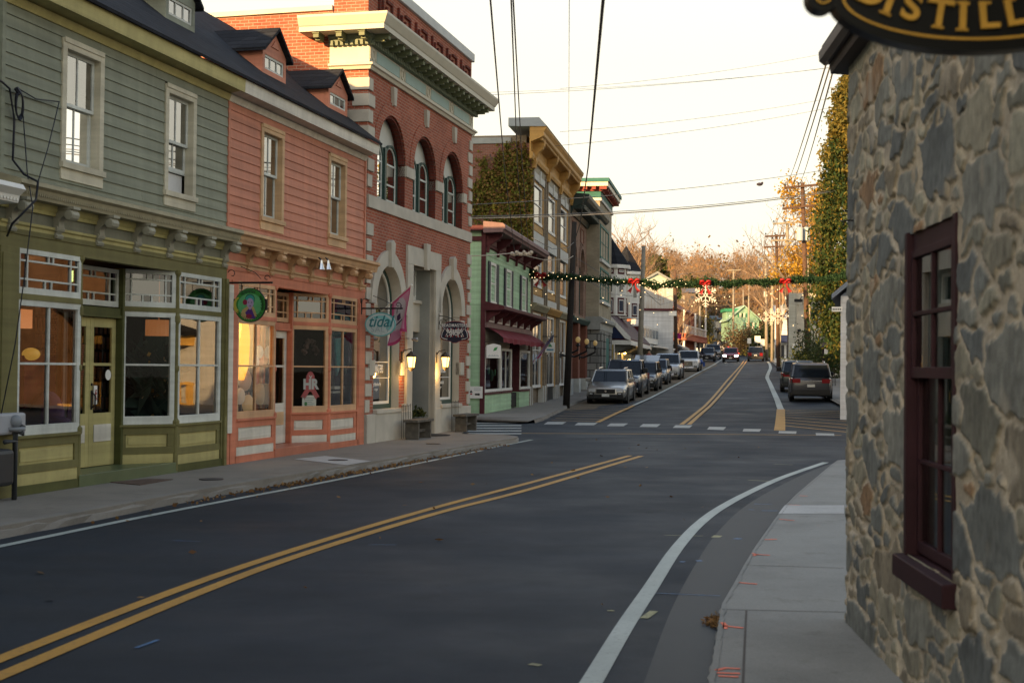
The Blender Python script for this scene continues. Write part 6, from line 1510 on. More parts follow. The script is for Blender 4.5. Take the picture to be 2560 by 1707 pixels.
# displaced rubble wall
def rubble(ulen, zlen, step, holes, seed):
    rs = np.random.RandomState(seed); pts = []
    tries = 0
    while len(pts) < 900 and tries < 60000:
        tries += 1
        u, z = rs.uniform(-.3, ulen + .3), rs.uniform(-.2, zlen + .2); r = rs.choice([.07, .11, .16, .21, .26], p=[.26, .28, .22, .15, .09])
        if all(((u - a) / 2.3) ** 2 + ((z - b) / 1.0) ** 2 > (.82 * (r + c)) ** 2 * .72 for a, b, c, *_ in pts):
            pts.append((u, z, r, rs.uniform(.75, 1.25), rs.uniform(-.5, .5), rs.rand(), rs.uniform(.0, 1)))
    P = np.array(pts)
    nu, nz = int(ulen / step) + 1, int(zlen / step) + 1
    U, Z = np.meshgrid(np.linspace(0, ulen, nu), np.linspace(0, zlen, nz), indexing='ij')
    def vn(sc, sd):
        r2 = np.random.RandomState(sd); G = r2.rand(int(ulen * sc) + 3, int(zlen * sc) + 3); a, b = U * sc, Z * sc; i, j = a.astype(int), b.astype(int); fa, fb = a - i, b - j
        fa, fb = fa * fa * (3 - 2 * fa), fb * fb * (3 - 2 * fb)
        return G[i, j] * (1 - fa) * (1 - fb) + G[i + 1, j] * fa * (1 - fb) + G[i, j + 1] * (1 - fa) * fb + G[i + 1, j + 1] * fa * fb
    wu = U + .2 * (vn(4, 1) - .5) + .12 * (vn(11, 2) - .5) + .02 * (vn(40, 5) - .5); wz = Z + .09 * (vn(4, 3) - .5) + .045 * (vn(11, 4) - .5) + .02 * (vn(40, 6) - .5)
    d1 = np.full(U.shape, 1e9); d2 = np.full(U.shape, 1e9); idx = np.zeros(U.shape, int)
    for k, (a, b, r, asp, sh, *_r) in enumerate(pts):
        du = wu - a; dz = wz - b + sh * du * .22
        d = ((np.abs(du) / (2.3 * asp)) ** 3.4 + (np.abs(dz) * asp / 1.0) ** 3.4) ** (1 / 3.4) / r
        m = d < d1; d2 = np.where(m, d1, np.minimum(d2, d)); idx = np.where(m, k, idx); d1 = np.where(m, d, d1)
    rad = P[idx, 2]; edge = (d2 - d1) * rad
    mort = np.clip((edge - .012 - .03 * (vn(5, 8) - .25)) / .011, 0, 1); mort = mort * mort * (3 - 2 * mort)
    mort *= np.clip((2.3 - d1) * 3, 0, 1)
    tilt = (P[idx, 6] - .5)
    fine = vn(30, 9) * .35 + vn(70, 10) * .3 + vn(14, 11) * .35
    h = mort * (.007 + .010 * P[idx, 5] + .008 * tilt * (wu - P[idx, 0]) / rad * .4) + (fine - .5) * (.008 * mort + .012 * (1 - mort)) + .006 * (vn(2, 13) - .5)
    pits = np.clip((vn(9, 14) - .86) * 9, 0, 1) * (1 - mort); h -= pits * .03
    pal = np.array([(.115, .125, .125), (.15, .155, .145), (.185, .175, .14), (.16, .14, .108), (.085, .095, .10), (.22, .215, .175), (.19, .12, .068), (.13, .13, .11)])
    ci = (P[:, 5] * 977 % 1); pi = np.searchsorted(np.cumsum([.2, .17, .17, .12, .14, .08, .04, .08]), ci).clip(0, 7)
    sc = pal[pi][idx] * np.array([1.22, 1.2, 1.08]) * (.55 + .9 * (vn(22, 20) * .5 + vn(6, 21) * .5))[..., None]; mort *= 1 - .75 * np.clip((vn(3.2, 31) * .6 + vn(9, 32) * .4 - .66) * 7, 0, 1)
    mc = np.array([.37, .315, .22]) * (.7 + .6 * vn(7, 22))[..., None] + (np.array([.05, .06, .07]) * vn(2.5, 23)[..., None])
    col = sc * mort[..., None] + mc * (1 - mort[..., None]); col *= (1 - .5 * pits)[..., None]
    return U, Z, h, col
wu0, wu1 = C.u(2272), C.u(2393)
wz0, wz1 = C.z(2258, 1375), C.z(2272, 585)
U, Z, Hh, Cc = rubble(CW, 4.4, .0105, None, 8)
nu, nz = U.shape
hole = (U > wu0) & (U < wu1) & (Z > wz0) & (Z < wz1)
Vv = np.stack([U, -Hh, Z], -1); 
Vv[..., 1] += .05 * np.clip(1 - U / .12, 0, 1) ** 2            # rounded corner
Vf = Vv.reshape(-1, 3); I = np.arange(nu * nz).reshape(nu, nz)
q = np.stack([I[:-1, :-1], I[1:, :-1], I[1:, 1:], I[:-1, 1:]], -1).reshape(-1, 4)
hq = (hole[:-1, :-1] & hole[1:, 1:]).reshape(-1); q = q[~hq]
m, t, b, o_ = nodes('rubble_stone'); ca = t.nodes.new('ShaderNodeVertexColor'); ca.layer_name = 'stone'
gr = ramp(t, noise(t, objco(t), 160, 4, .7), [(.3, (.75,) * 3), (.7, (1.25,) * 3)])
mp = t.nodes.new('ShaderNodeMapping'); mp.inputs['Scale'].default_value = (1, 1, .25); t.links.new(objco(t), mp.inputs[0])
gr2 = ramp(t, noise(t, mp.outputs[0], 34, 6, .7), [(.35, (.8,) * 3), (.65, (1.15,) * 3)])
t.links.new(mixc(t, 1, mixc(t, 1, ca.outputs[0], gr, 'MULTIPLY'), gr2, 'MULTIPLY'), b.inputs['Base Color']); b.inputs['Roughness'].default_value = .85
bump(t, b, noise(t, objco(t), 120, 5, .7), .5, .006); RUB = m
def colored(name, V, Fq, cols, parent):
    o = npmesh(name, V, Fq, RUB, parent, smooth=True); ca = o.data.color_attributes.new('stone', 'FLOAT_COLOR', 'POINT')
    cc = np.ones((len(cols), 4), dtype=np.float32); cc[:, :3] = cols; ca.data.foreach_set('color', cc.ravel()); return o
colored('wall', Vf, q, Cc.reshape(-1, 3), T)
# end wall round the corner
U2, Z2, H2, C2 = rubble(2.0, 4.4, .03, None, 9); n2, k2 = U2.shape
V2 = np.stack([H2 * -1, .05 + U2, Z2], -1).reshape(-1, 3); I2 = np.arange(n2 * k2).reshape(n2, k2)
colored('end_wall', V2, np.stack([I2[:-1, :-1], I2[1:, :-1], I2[1:, 1:], I2[:-1, 1:]], -1).reshape(-1, 4), C2.reshape(-1, 3), T)
mb = MB(); mb.box(.02, CW, -4, -.12, 0, 4.4); 
mb = MB(); mb.box(.05, wu0 - .02, -.6, -.12, 0, 4.35).box(wu1 + .02, CW, -.6, -.12, 0, 4.35).box(CW, 24, -6, -.05, 0, 4.35).box(wu0 - .02, wu1 + .02, -.6, -.12, wz1 + .02, 4.35).box(wu0 - .02, wu1 + .02, -.6, -.12, 0, wz0 - .02); mb.build('wall_core', mat('mortar', (.2, .16, .11), .9), T)
MRN = wood('maroon_window_paint', (.034, .013, .017), grime=.4)
fd = .025
mb = MB(); s = .06
mb.box(wu0, wu0 + s, -.24, fd, wz0, wz1).box(wu1 - s, wu1, -.24, fd - .015, wz0, wz1).box(wu0 + s, wu1 - s, -.24, fd - .03, wz1 - .1, wz1); f = mb.build('window', MRN, T, bevel=.004)
mb = MB(); mb.prof([(-.26, wz0 + .02), (-.02, wz0 + .0), (.07, wz0 - .01), (.07, wz0 - .12), (-.26, wz0 - .12)], wu0 - .06, wu1 + .02); mb.build('sill', MRN, f, bevel=.006)
zm = C.z(2330, 945, -.12); a, b = wu0 + s, wu1 - s
for k, (za, zb_, ww) in enumerate(((zm, wz1 - .1, .005), (wz0 + .02, zm + .04, -.03))):
    s2 = .04; mb = MB(); mb.box(a, a + s2, ww - .035, ww, za, zb_).box(b - s2, b, ww - .035, ww, za, zb_).box(a + s2, b - s2, ww - .035, ww, zb_ - s2, zb_).box(a + s2, b - s2, ww - .035, ww, za, za + s2 * 1.4)
    mid = a + (b - a) * .5; mb.box(mid - .011, mid + .011, ww - .03, ww - .004, za + s2, zb_ - s2).box(a + s2, b - s2, ww - .029, ww - .003, (za + zb_) / 2 - .011, (za + zb_) / 2 + .011); mb.build('sash', MRN, f, bevel=.003)
    mb = MB(); mb.face([(a, ww - .02, za), (b, ww - .02, za), (b, ww - .02, zb_), (a, ww - .02, zb_)]); mb.build('pane', GLASS, f, recalc=False)
mb = MB(); P = []
for i in range(61): P.append((a + (b - a) * i / 60, -.11 + .022 * math.sin(i * .75) + .008 * math.sin(i * 2.1)))
for (u, w), (u2, w2) in zip(P, P[1:]): mb.face([(u, w, wz0), (u2, w2, wz0), (u2, w2, wz1), (u, w, wz1)])
mb.build('curtain', mat('sage_curtain', (.34, .40, .37), .9, .1, 12), f, smooth=True, recalc=False)
# eave with gutter
ez = C.z(2045, 112, .3)
mb = MB(); mb.prof([(-.05, 3.72), (.09, 3.73), (.10, 3.80), (-.05, 3.86)], -.12, CW); mb.build('soffit_board', mat('brown_board', (.05, .04, .033), .7), T)
mb = MB(); mb.prof([(.09, 3.80), (.13, 3.79), (.165, 3.82), (.17, 3.88), (.09, 3.90)], -.14, CW); mb.build('gutter', mat('grey_brown_gutter', (.10, .09, .085), .45), T)
mb = MB(); mb.prof([(.15, 3.89), (.15, 3.92), (-3, 5.6), (-3, 5.5)], -.12, 24); mb.build('roof', SHING, T)
mb = MB(); mb.tube([(.36, .0, C.z(2194, 519)), (.36, .075, C.z(2194, 519)), (.36, .08, C.z(2194, 519) - .03)], .006, 6); mb.build('iron_hook', BLACK, T)
# ------------------------------------------------------------------ hanging oval sign of the distillery
SY = 3.55; c_ = at(2425, 0, SY); SF = Fr(c_.x, c_.y, -.03); pm = SY / FOC
T = thing('oval_sign', 'black oval hanging sign with gold border and gold capital lettering', 'sign', SF, 0, 0, c_.z)
SBLK = mat('sign_black', (.006, .007, .006), .35, .1, spec=.2); GOLD = mat('gold_leaf', (.50, .29, .045), .38, .2, 8, metal=.3)
sx, sz = 352 * pm, 136 * pm
def oval(a, b, n=64): return [(a * math.cos(2 * math.pi * i / n), c_.z + b * math.sin(2 * math.pi * i / n)) for i in range(n)]
mb = MB(); mb.prism(oval(sx, sz), -.03, .03)
for s_ in (-1, 1): mb.lathe([(40 * pm, -.028), (40 * pm, .028)], (s_ * 372 * pm, 0, c_.z + 2 * pm), 20, 'w')
mb.build('board', SBLK, T)
mb = MB(); oo, ii = oval(sx - 24 * pm, sz - 26 * pm), oval(sx - 31 * pm, sz - 33 * pm); n = 64
mb.add([(u, .034, z) for u, z in oo] + [(u, .034, z) for u, z in ii], [(k, (k + 1) % n, n + (k + 1) % n, n + k) for k in range(n)])
for s_ in (-1, 1): mb.ring(s_ * 372 * pm, c_.z + 2 * pm, 17 * pm, 22 * pm, .028, .034, 0, 360, 20)
mb.build('border', GOLD, T, recalc=False)
for ch, dx in zip('DISTILLERY', (-259, -208, -155, -85, -28, 35, 100, 160, 215, 268)):
    q = math.atan(120 * dx / 259 ** 2); z = c_.z - (52 - 60 * (dx / 259) ** 2) * pm
    o = text('letter', ch, SF, dx * pm, .036, z, .096, GOLD, T, rotz=-q, bold=.0025, sx=1.15)
    if ch in 'ITL':                # slab serifs
        for sg in ((-1, 1) if ch != 'T' else (-1,)):
            h = 33 * pm * sg; wd = (15 if ch != 'L' or sg > 0 else 20) * pm; c0, s0 = math.cos(q), math.sin(q)
            if ch == 'L' and sg < 0: continue
            mb = MB(); ox = dx * pm - s0 * h - (7 * pm if ch == 'L' else 0); oz = z + c0 * h
            mb.prism([(ox - c0 * wd + s0 * 3 * pm, oz - s0 * wd - 3 * pm * c0), (ox + c0 * wd + s0 * 3 * pm, oz + s0 * wd - 3 * pm * c0), (ox + c0 * wd, oz + s0 * wd + 3 * pm), (ox - c0 * wd, oz - s0 * wd + 3 * pm)], .03, .038); mb.build('letter_serif', GOLD, T)
mb = MB(); mb.tube([(-sx * .5, 0, c_.z + sz * .7), (-sx * .5, 0, c_.z + .4), (sx + .3, 0, c_.z + .4)], .012); mb.build('hanger', BLACK, T)
# porch house across the side street: outside the photo, seen mirrored in the shop windows
fr = Fr(15.5, 54, -math.pi / 2 + .1); T = thing('porch_house', 'yellow porch house mirrored in the olive shop windows', 'house', fr, 0, 0, 0)
PYEL = wood('porch_yellow', (.75, .45, .12)); mb = MB(); mb.box(0, 13, -9, -2.2, 0, 6); mb.build('wall', wood('porch_house_wall', (.15, .085, .05)), T)
mb = MB(); mb.prof([(.3, 3.0), (-2.2, 3.9), (-2.2, 3.75), (.3, 2.85)], -.3, 13.3).prof([(-1.9, 5.9), (-5.6, 8.6), (-9.3, 5.9)], -.3, 13.3); mb.build('roof', SHING, T)
mb = MB(); mb.box(0, 13, -.1, 0, 2.45, 2.85).box(0, 13, -.1, 0, .95, 1.05).box(0, 13, -2.2, 0, 0, .25); mb.build('porch_frame', PYEL, T)
for i in range(27): mb = MB(); mb.box(.1 + i * .49, .29 + i * .49, -.08, -.02, .25, .95 if i % 4 else 2.45); mb.build('baluster', PYEL, T)
for i in range(4): mb = MB(); mb.box(1 + i * 3.1, 2.2 + i * 3.1, -2.2, -2.14, .9, 2.5); mb.build('window', DGLASS, T)
# ------------------------------------------------------------------ vehicles
TYRE = mat('tyre_rubber', (.012, .012, .013), .8, .1); RIM = mat('alloy_rim', (.32, .33, .34), .35, .1, metal=.8); PLAST = mat('black_plastic', (.015, .016, .017), .5, .1)
CARGL = mat('car_glass', (.008, .012, .018), .05, .1, spec=.35); CHROME = mat('chrome', (.6, .6, .6), .2, .05, metal=1); LENS = mat('headlight_lens', (.5, .52, .54), .12, .1, spec=.8)
REDL = mat('red_tail_lens', (.17, .008, .01), .2, .1); REDON = emit('lit_tail_lens', (1, .06, .05), 2.5); HEADON = emit('lit_headlight', (1, .93, .78), 9); PLATE = mat('number_plate', (.55, .56, .53), .5, .05)
def carpaint(name, col, metal=.35, rough=.28):
    m, t, b, o = nodes(name); b.inputs['Base Color'].default_value = c4(col); b.inputs['Metallic'].default_value = metal; b.inputs['Roughness'].default_value = rough
    b.inputs['Coat Weight'].default_value = .7; b.inputs['Coat Roughness'].default_value = .08
    n = t.nodes.new('ShaderNodeBump'); return m
class CF(Fr):
    flip = 1
    def __init__(s, ox, oy, th): Fr.__init__(s, ox, oy, th); s.n = Vector((-math.sin(th), math.cos(th), 0))
KINDS = {  # L, W, H, hood front z, cowl x, cowl z, roof start x, roof end x, tail top x, belt z, tail z, bed
    'wagon': (4.8, 1.86, 1.55, .80, 1.25, 1.0, 2.05, 4.1, 4.65, .98, 1.0, 0), 'suv': (4.75, 1.9, 1.76, 1.0, 1.15, 1.14, 1.9, 4.25, 4.65, 1.12, 1.15, 0), 'crossover': (4.6, 1.85, 1.68, .95, 1.1, 1.1, 1.85, 4.0, 4.5, 1.08, 1.1, 0),
    'pickup': (5.8, 2.02, 1.92, 1.15, 1.5, 1.25, 2.2, 3.7, 4.0, 1.22, 1.25, 1), 'sedan': (4.6, 1.82, 1.5, .82, 1.2, .98, 1.95, 3.3, 4.3, .95, 1.0, 0), 'minivan': (4.9, 1.9, 1.72, .9, .95, 1.08, 1.75, 4.5, 4.85, 1.05, 1.1, 0)}
def car(label, x, y, kind, paint, front=True, lit=False, name='parked_car', cat='car', plate=True, hatch=False, group='cars parked along the kerbs', grille='slot', roofrack=False, dx=0):
    L, Wd, H, hz, cx_, cz, rs_, re_, tx, bz, tz, bed = KINDS[kind]; hw = Wd / 2
    p = ground(x, y); sl = (xc(p.y + 6) - xc(p.y)) / 6; th = math.atan2(1, sl + dx)
    fr = CF(p.x, p.y, th); e2 = fr.world(L, 0, 0); pit = math.atan2(g(e2.x, e2.y) - p.z, L)
    T = thing(name, label, cat, fr, 0, 0, p.z, group); T.rotation_euler = (0, -pit, th); gzz = p.z
    def X(u): return u if front else L - u
    def tf(u, w, z): return (X(u), w, z + gzz)
    def mk(): b = MB(); b.tf = tf; return b
    # lower body: stations (x, half width factor, top z)
    ta = .42 if front else .42
    st = [(0.0, .80, hz * .78), (.06, .90, hz * .95), (.35, .97, hz), (cx_, 1.0, cz), (rs_, 1.0, bz), (L * .6, 1.0, bz), (tx - .3, .99, tz), (L - .12, .95, tz * .98), (L, .86, tz * .82)]
    zb = .24 if kind in ('sedan', 'wagon') else .32
    rings = []
    for (u, f, zt) in st:
        h = hw * f; zlow = zb + (.1 if u in (0.0, L) else 0)
        half = [(h * .82, zlow), (h * .97, zlow + .1), (h, zlow + (zt - zlow) * .45), (h * .985, zt - .16), (h * .93, zt - .05), (h * .75, zt)]
        rings.append([(u, w, z) for w, z in half] + [(u, -w, z) for w, z in half[::-1]])
    b = mk(); n = 12; V = [q for r in rings for q in r]
    Fc = [(i * n + j, i * n + (j + 1) % n, (i + 1) * n + (j + 1) % n, (i + 1) * n + j) for i in range(len(rings) - 1) for j in range(n)] + [tuple(range(n)), tuple((len(rings) - 1) * n + j for j in range(n))[::-1]]
    b.add(V, Fc); body = b.build('body', paint, T, smooth=True, bevel=.03)
    # greenhouse: glass shell, roof and pillars in paint
    hr = hw * .78; hb = hw * .94
    b = mk(); zr = H - .05
    G = [(cx_ + .05, hb * .93, bz - .02), (rs_, hr, zr), (re_, hr, zr), (tx if not bed else tx, hb * .95, tz - .02)]
    b.add([(u, s * w, z) for u, w, z in G for s in (1, -1)], [(0, 1, 3, 2), (2, 3, 5, 4), (4, 5, 7, 6), (0, 2, 4, 6), (1, 7, 5, 3), (0, 6, 7, 1)]); b.build('glass', CARGL, T)
    b = mk(); b.add([(rs_ - .06, hr, zr - .03), (rs_ - .06, -hr, zr - .03), (re_ + .06, -hr, zr - .03), (re_ + .06, hr, zr - .03), (rs_ + .15, hr * .93, H), (rs_ + .15, -hr * .93, H), (re_ - .1, -hr * .93, H - .01), (re_ - .1, hr * .93, H - .01)], [(0, 1, 2, 3), (4, 7, 6, 5), (0, 4, 5, 1), (1, 5, 6, 2), (2, 6, 7, 3), (3, 7, 4, 0)])
    b.build('roof', paint, T, smooth=False, bevel=.02)
    b = mk()
    mids = [((rs_ + re_) / 2 - .1)] + ([] if bed else [re_ - .25])
    for s in (1, -1):
        b.tube([(cx_ + .03, s * (hb * .93 + .01), bz), (rs_, s * (hr + .01), zr - .01), (re_, s * (hr + .01), zr - .01), (tx, s * (hb * .95 + .01), tz)], .045, 5)
        for mx in mids: b.tube([(mx, s * (hb + .0), bz - .02), (mx, s * (hr + .012), zr)], .04, 5)
    b.build('window_pillar', paint, T)
    if roofrack:
        for s in (1, -1): b = mk(); b.tube([(rs_ + .25, s * hr * .8, H + .02), (rs_ + .4, s * hr * .82, H + .07), (re_ - .2, s * hr * .82, H + .07), (re_, s * hr * .8, H + .02)], .022, 5); b.build('roof_rail', CHROME, T)
    # lower cladding, bumpers, arches and wheels
    b = mk(); b.box(.3, L - .3, -hw * .97, hw * .97, zb - .06, zb + .14); b.build('sill_trim', PLAST, T)
    b = mk(); b.box(-.04, .18, -hw * .86, hw * .86, zb, zb + .2).box(-.06, .1, -hw * .55, hw * .55, zb + .02, zb + .1); b.build('bumper', PLAST if kind != 'pickup' else CHROME, T, bevel=.02)
    b = mk(); b.box(L - .18, L + .05, -hw * .9, hw * .9, zb, zb + .26); b.build('bumper', PLAST, T, bevel=.02)
    wr = .345 if kind in ('sedan', 'wagon', 'minivan', 'crossover') else .39
    for ux in (.92, L - 1.0):
        for s in (1, -1):
            b = mk(); b.lathe([(wr + .06, -.05), (wr + .06, .02)], (ux, s * hw * .975, wr + .02), 16, 'w'); b.build('wheel_arch', PLAST, T)
            b = mk(); w0 = s * (hw - .1); b.lathe([(wr * .7, -.11), (wr * .93, -.11), (wr, -.08), (wr, .08), (wr * .93, .11), (wr * .7, .11)], (ux, w0, wr), 18, 'w'); ty = b.build('wheel', TYRE, T, smooth=False)
            b = mk(); b.lathe([(wr * .68, -.112), (wr * .62, -.09), (.05, -.08), (.05, .08), (wr * .62, .09), (wr * .68, .112)], (ux, w0, wr), 10, 'w'); b.build('rim', RIM, ty)
    # front
    lh = HEADON if (lit and front) else LENS
    for s in (1, -1):
        b = mk(); b.slab([(-.02, s * hw * .52), (.02, s * hw * .84), (.34, s * hw * .965), (.3, s * hw * .55)], hz * .70, hz * .87); b.build('headlight', lh, T, bevel=.01)
        b = mk(); b.box(cx_ + .25, cx_ + .42, min(s * hw * .95, s * (hw + .2)), max(s * hw * .95, s * (hw + .2)), bz + .02, bz + (.19 if kind != 'pickup' else .28)); b.build('mirror', PLAST if kind != 'wagon' else paint, T, bevel=.03)
    b = mk(); g0 = hz * (.62 if grille == 'slot' else .5); b.box(-.035, .1, -hw * .46, hw * .46, g0, hz * .86); gr = b.build('grille', PLAST if grille != 'chrome' else CHROME, T, bevel=.015)
    if grille == 'bars':
        for k in range(4): b = mk(); zz = g0 + .05 + k * (hz * .86 - g0 - .08) / 3.4; b.box(-.05, -.034, -hw * .42, hw * .42, zz, zz + .05); b.build('grille_bar', CHROME, gr)
    b = mk(); b.lathe([(.055, -.012), (.055, .0)], (-.036, 0, (g0 + hz * .86) / 2), 10, 'u'); b.build('badge', CHROME, gr)
    for s in (1, -1):
        b = mk(); b.box(-.05, .05, s * hw * .7 - .12, s * hw * .7 + .12, zb + .12, zb + .3); fl = b.build('fog_recess', PLAST, T)
        b = mk(); b.box(-.06, -.04, s * hw * .7 - .06, s * hw * .7 + .08, zb + .22, zb + .26); b.build('fog_light', LENS, fl)
    b = mk(); b.box(-.075, -.055, -.17, .17, zb + .11, zb + .24); b.build('number_plate', PLATE, T)
    # rear
    rl = REDON if lit else REDL
    for s in (1, -1):
        b = mk(); z0 = tz * .76 if kind in ('suv', 'crossover', 'sedan') else tz * .6
        b.slab([(L + .015, s * hw * .5), (L + .01, s * hw * .86), (L - .3, s * hw * .985), (L - .3, s * hw * .5)], z0, tz * .93); b.build('tail_light', rl, T, bevel=.01)
    b = mk(); b.box(L - .02, L + .02, -.17, .17, tz * .6, tz * .6 + .13); b.build('number_plate', PLATE, T)
    b = mk(); b.box(L + .0, L + .022, -hw * .5, hw * .5, tz * .83, tz * .86); b.build('chrome_strip', CHROME, T)
    if hatch: 
        b = mk(); b.add([(re_ - .1, s * hr, H) for s in (1, -1)] + [(L + .55, s * hr * 1.02, H + .33) for s in (1, -1)] + [(L + .62, s * hr * 1.0, H + .22) for s in (1, -1)] + [(re_ - .1, s * hr, H - .06) for s in (1, -1)],
              [(0, 1, 3, 2), (2, 3, 5, 4), (4, 5, 7, 6), (0, 2, 4, 6), (1, 7, 5, 3)]); b.build('open_hatch', paint, T)
    return T
silver = carpaint('silver_beige_paint', (.30, .29, .265), .5, .3); navyp = carpaint('navy_paint_car', (.012, .016, .03)); blackp = carpaint('black_car_paint', (.012, .013, .015)); slate = carpaint('slate_blue_paint', (.10, .125, .15)); lsil = carpaint('light_silver_paint', (.38, .40, .42), .5)
whitep = carpaint('white_car_paint', (.62, .63, .63), 0, .3); dark2 = carpaint('charcoal_paint', (.03, .034, .04)); redp = carpaint('red_car_paint', (.20, .012, .022)); grph = carpaint('graphite_paint', (.055, .056, .062)); dgr = carpaint('dark_green_grey_paint', (.045, .055, .055))
car('silver-beige estate car with roof rails at the head of the left parked row', 1514, 1010.5, 'wagon', silver, roofrack=True)
car('dark navy pickup with wide chrome grille just behind the silver estate', 1551, 996, 'pickup', navyp, grille='bars', cat='pickup truck')
car('black sport utility with its rear hatch raised, behind the navy pickup', 1600, 980, 'crossover', blackp, hatch=True)
car('slate blue crossover third from the silver pickup nose, behind the raised hatch', 1631, 964, 'crossover', slate)
car('light silver pickup with black grille between the slate crossover and white pickup', 1664, 952, 'pickup', lsil, cat='pickup truck')
car('white pickup with big front grille, farthest of the close parked row', 1718, 931, 'pickup', whitep, grille='bars', cat='pickup truck')
car('dark blue-black crossover parked beyond the blue motorcycle', 1767, 904.5, 'crossover', navyp)
car('charcoal pickup parked last, in front of the white box truck', 1783, 898.5, 'pickup', dark2, cat='pickup truck')
car('dark red car driving towards the camera with headlights on', 1826, 905.5, 'crossover', redp, True, True, 'moving_car', group=None)
car('dark hatchback driving away in the right lane at the crest', 1889, 903.5, 'minivan', navyp, False, False, 'moving_car', group=None)
car('white sport utility driving away up the hill with tail lights lit', 1808, 884, 'suv', whitep, False, True, 'moving_car', group=None)
car('graphite sport utility parked at the right kerb beside the yellow hatching', 2027.5, 1005.5, 'suv', grph, False, roofrack=True)
car('dark green-grey crossover parked ahead of the graphite one on the right', 1996, 981, 'crossover', dgr, False)
# white box truck beyond the charcoal pickup
p = ground(1776, 897); fr = CF(p.x, p.y + 12, math.atan2(1, .19)); zt = at(1776, 858, fr.o.y).z; T = thing('box_truck', 'white box truck body showing over the charcoal pickup', 'truck', fr, 0, 0, g(p.x, p.y))
zg = g(fr.o.x, fr.o.y); mb = MB(); mb.box(1.6, 6, -1.1, 1.1, zg + .8, zt); mb.build('box_body', whitep, T, bevel=.03)
mb = MB(); mb.box(0, 1.55, -1, 1, zg + .5, zg + 2.0); mb.build('cab', whitep, T, bevel=.1)
mb = MB(); mb.box(-.02, .0, -.8, .8, zg + 1.2, zg + 1.85); mb.build('windscreen', CARGL, T)
for u in (.7, 5):
    for s in (-1, 1): mb = MB(); mb.lathe([(.4, -.12), (.4, .12)], (u, s * .95, zg + .4), 14, 'w'); mb.build('wheel', TYRE, T)
# blue motorcycle at the end of the close row
p = ground(1749, 928); fr = CF(p.x, p.y, math.atan2(1, .19)); T = thing('motorcycle', 'blue touring motorcycle with windscreen beside the white pickup', 'motorcycle', fr, 0, 0, p.z); z = p.z
for u in (0, 1.5):
    mb = MB(); mb.lathe([(.2, -.07), (.31, -.06), (.31, .06), (.2, .07)], (u, 0, z + .31), 14, 'w'); wq = mb.build('wheel', TYRE, T); mb = MB(); mb.lathe([(.2, -.03), (.2, .03)], (u, 0, z + .31), 10, 'w'); mb.build('rim', CHROME, wq)
BLUB = carpaint('blue_bike_paint', (.02, .06, .25))
mb = MB(); mb.ball((.75, 0, z + .78), .28, 8, (1.5, .6, .8)); mb.ball((.15, 0, z + .85), .24, 8, (.9, 1.3, 1.1)); mb.build('fairing', BLUB, T, smooth=True)
mb = MB(); mb.prof([(-.25, z + 1.05), (.25, z + 1.05), (.18, z + 1.45), (-.18, z + 1.45)], .2, .23); mb.build('windscreen', mat('pale_screen', (.4, .43, .45), .2), T)
mb = MB(); mb.ball((1.15, 0, z + .82), .2, 6, (1.6, .8, .4)); mb.build('seat', BLACK, T, smooth=True)
mb = MB(); mb.box(1.3, 1.75, -.42, -.2, z + .45, z + .85).box(1.3, 1.75, .2, .42, z + .45, z + .85); mb.build('pannier', BLUB, T)
mb = MB(); mb.tube([(.25, -.42, z + 1.08), (.3, 0, z + 1.02), (.25, .42, z + 1.08)], .02); mb.build('handlebar', BLACK, T)
mb = MB(); mb.ball((-.1, 0, z + .85), .1, 8); mb.build('headlight', LENS, T, smooth=True)
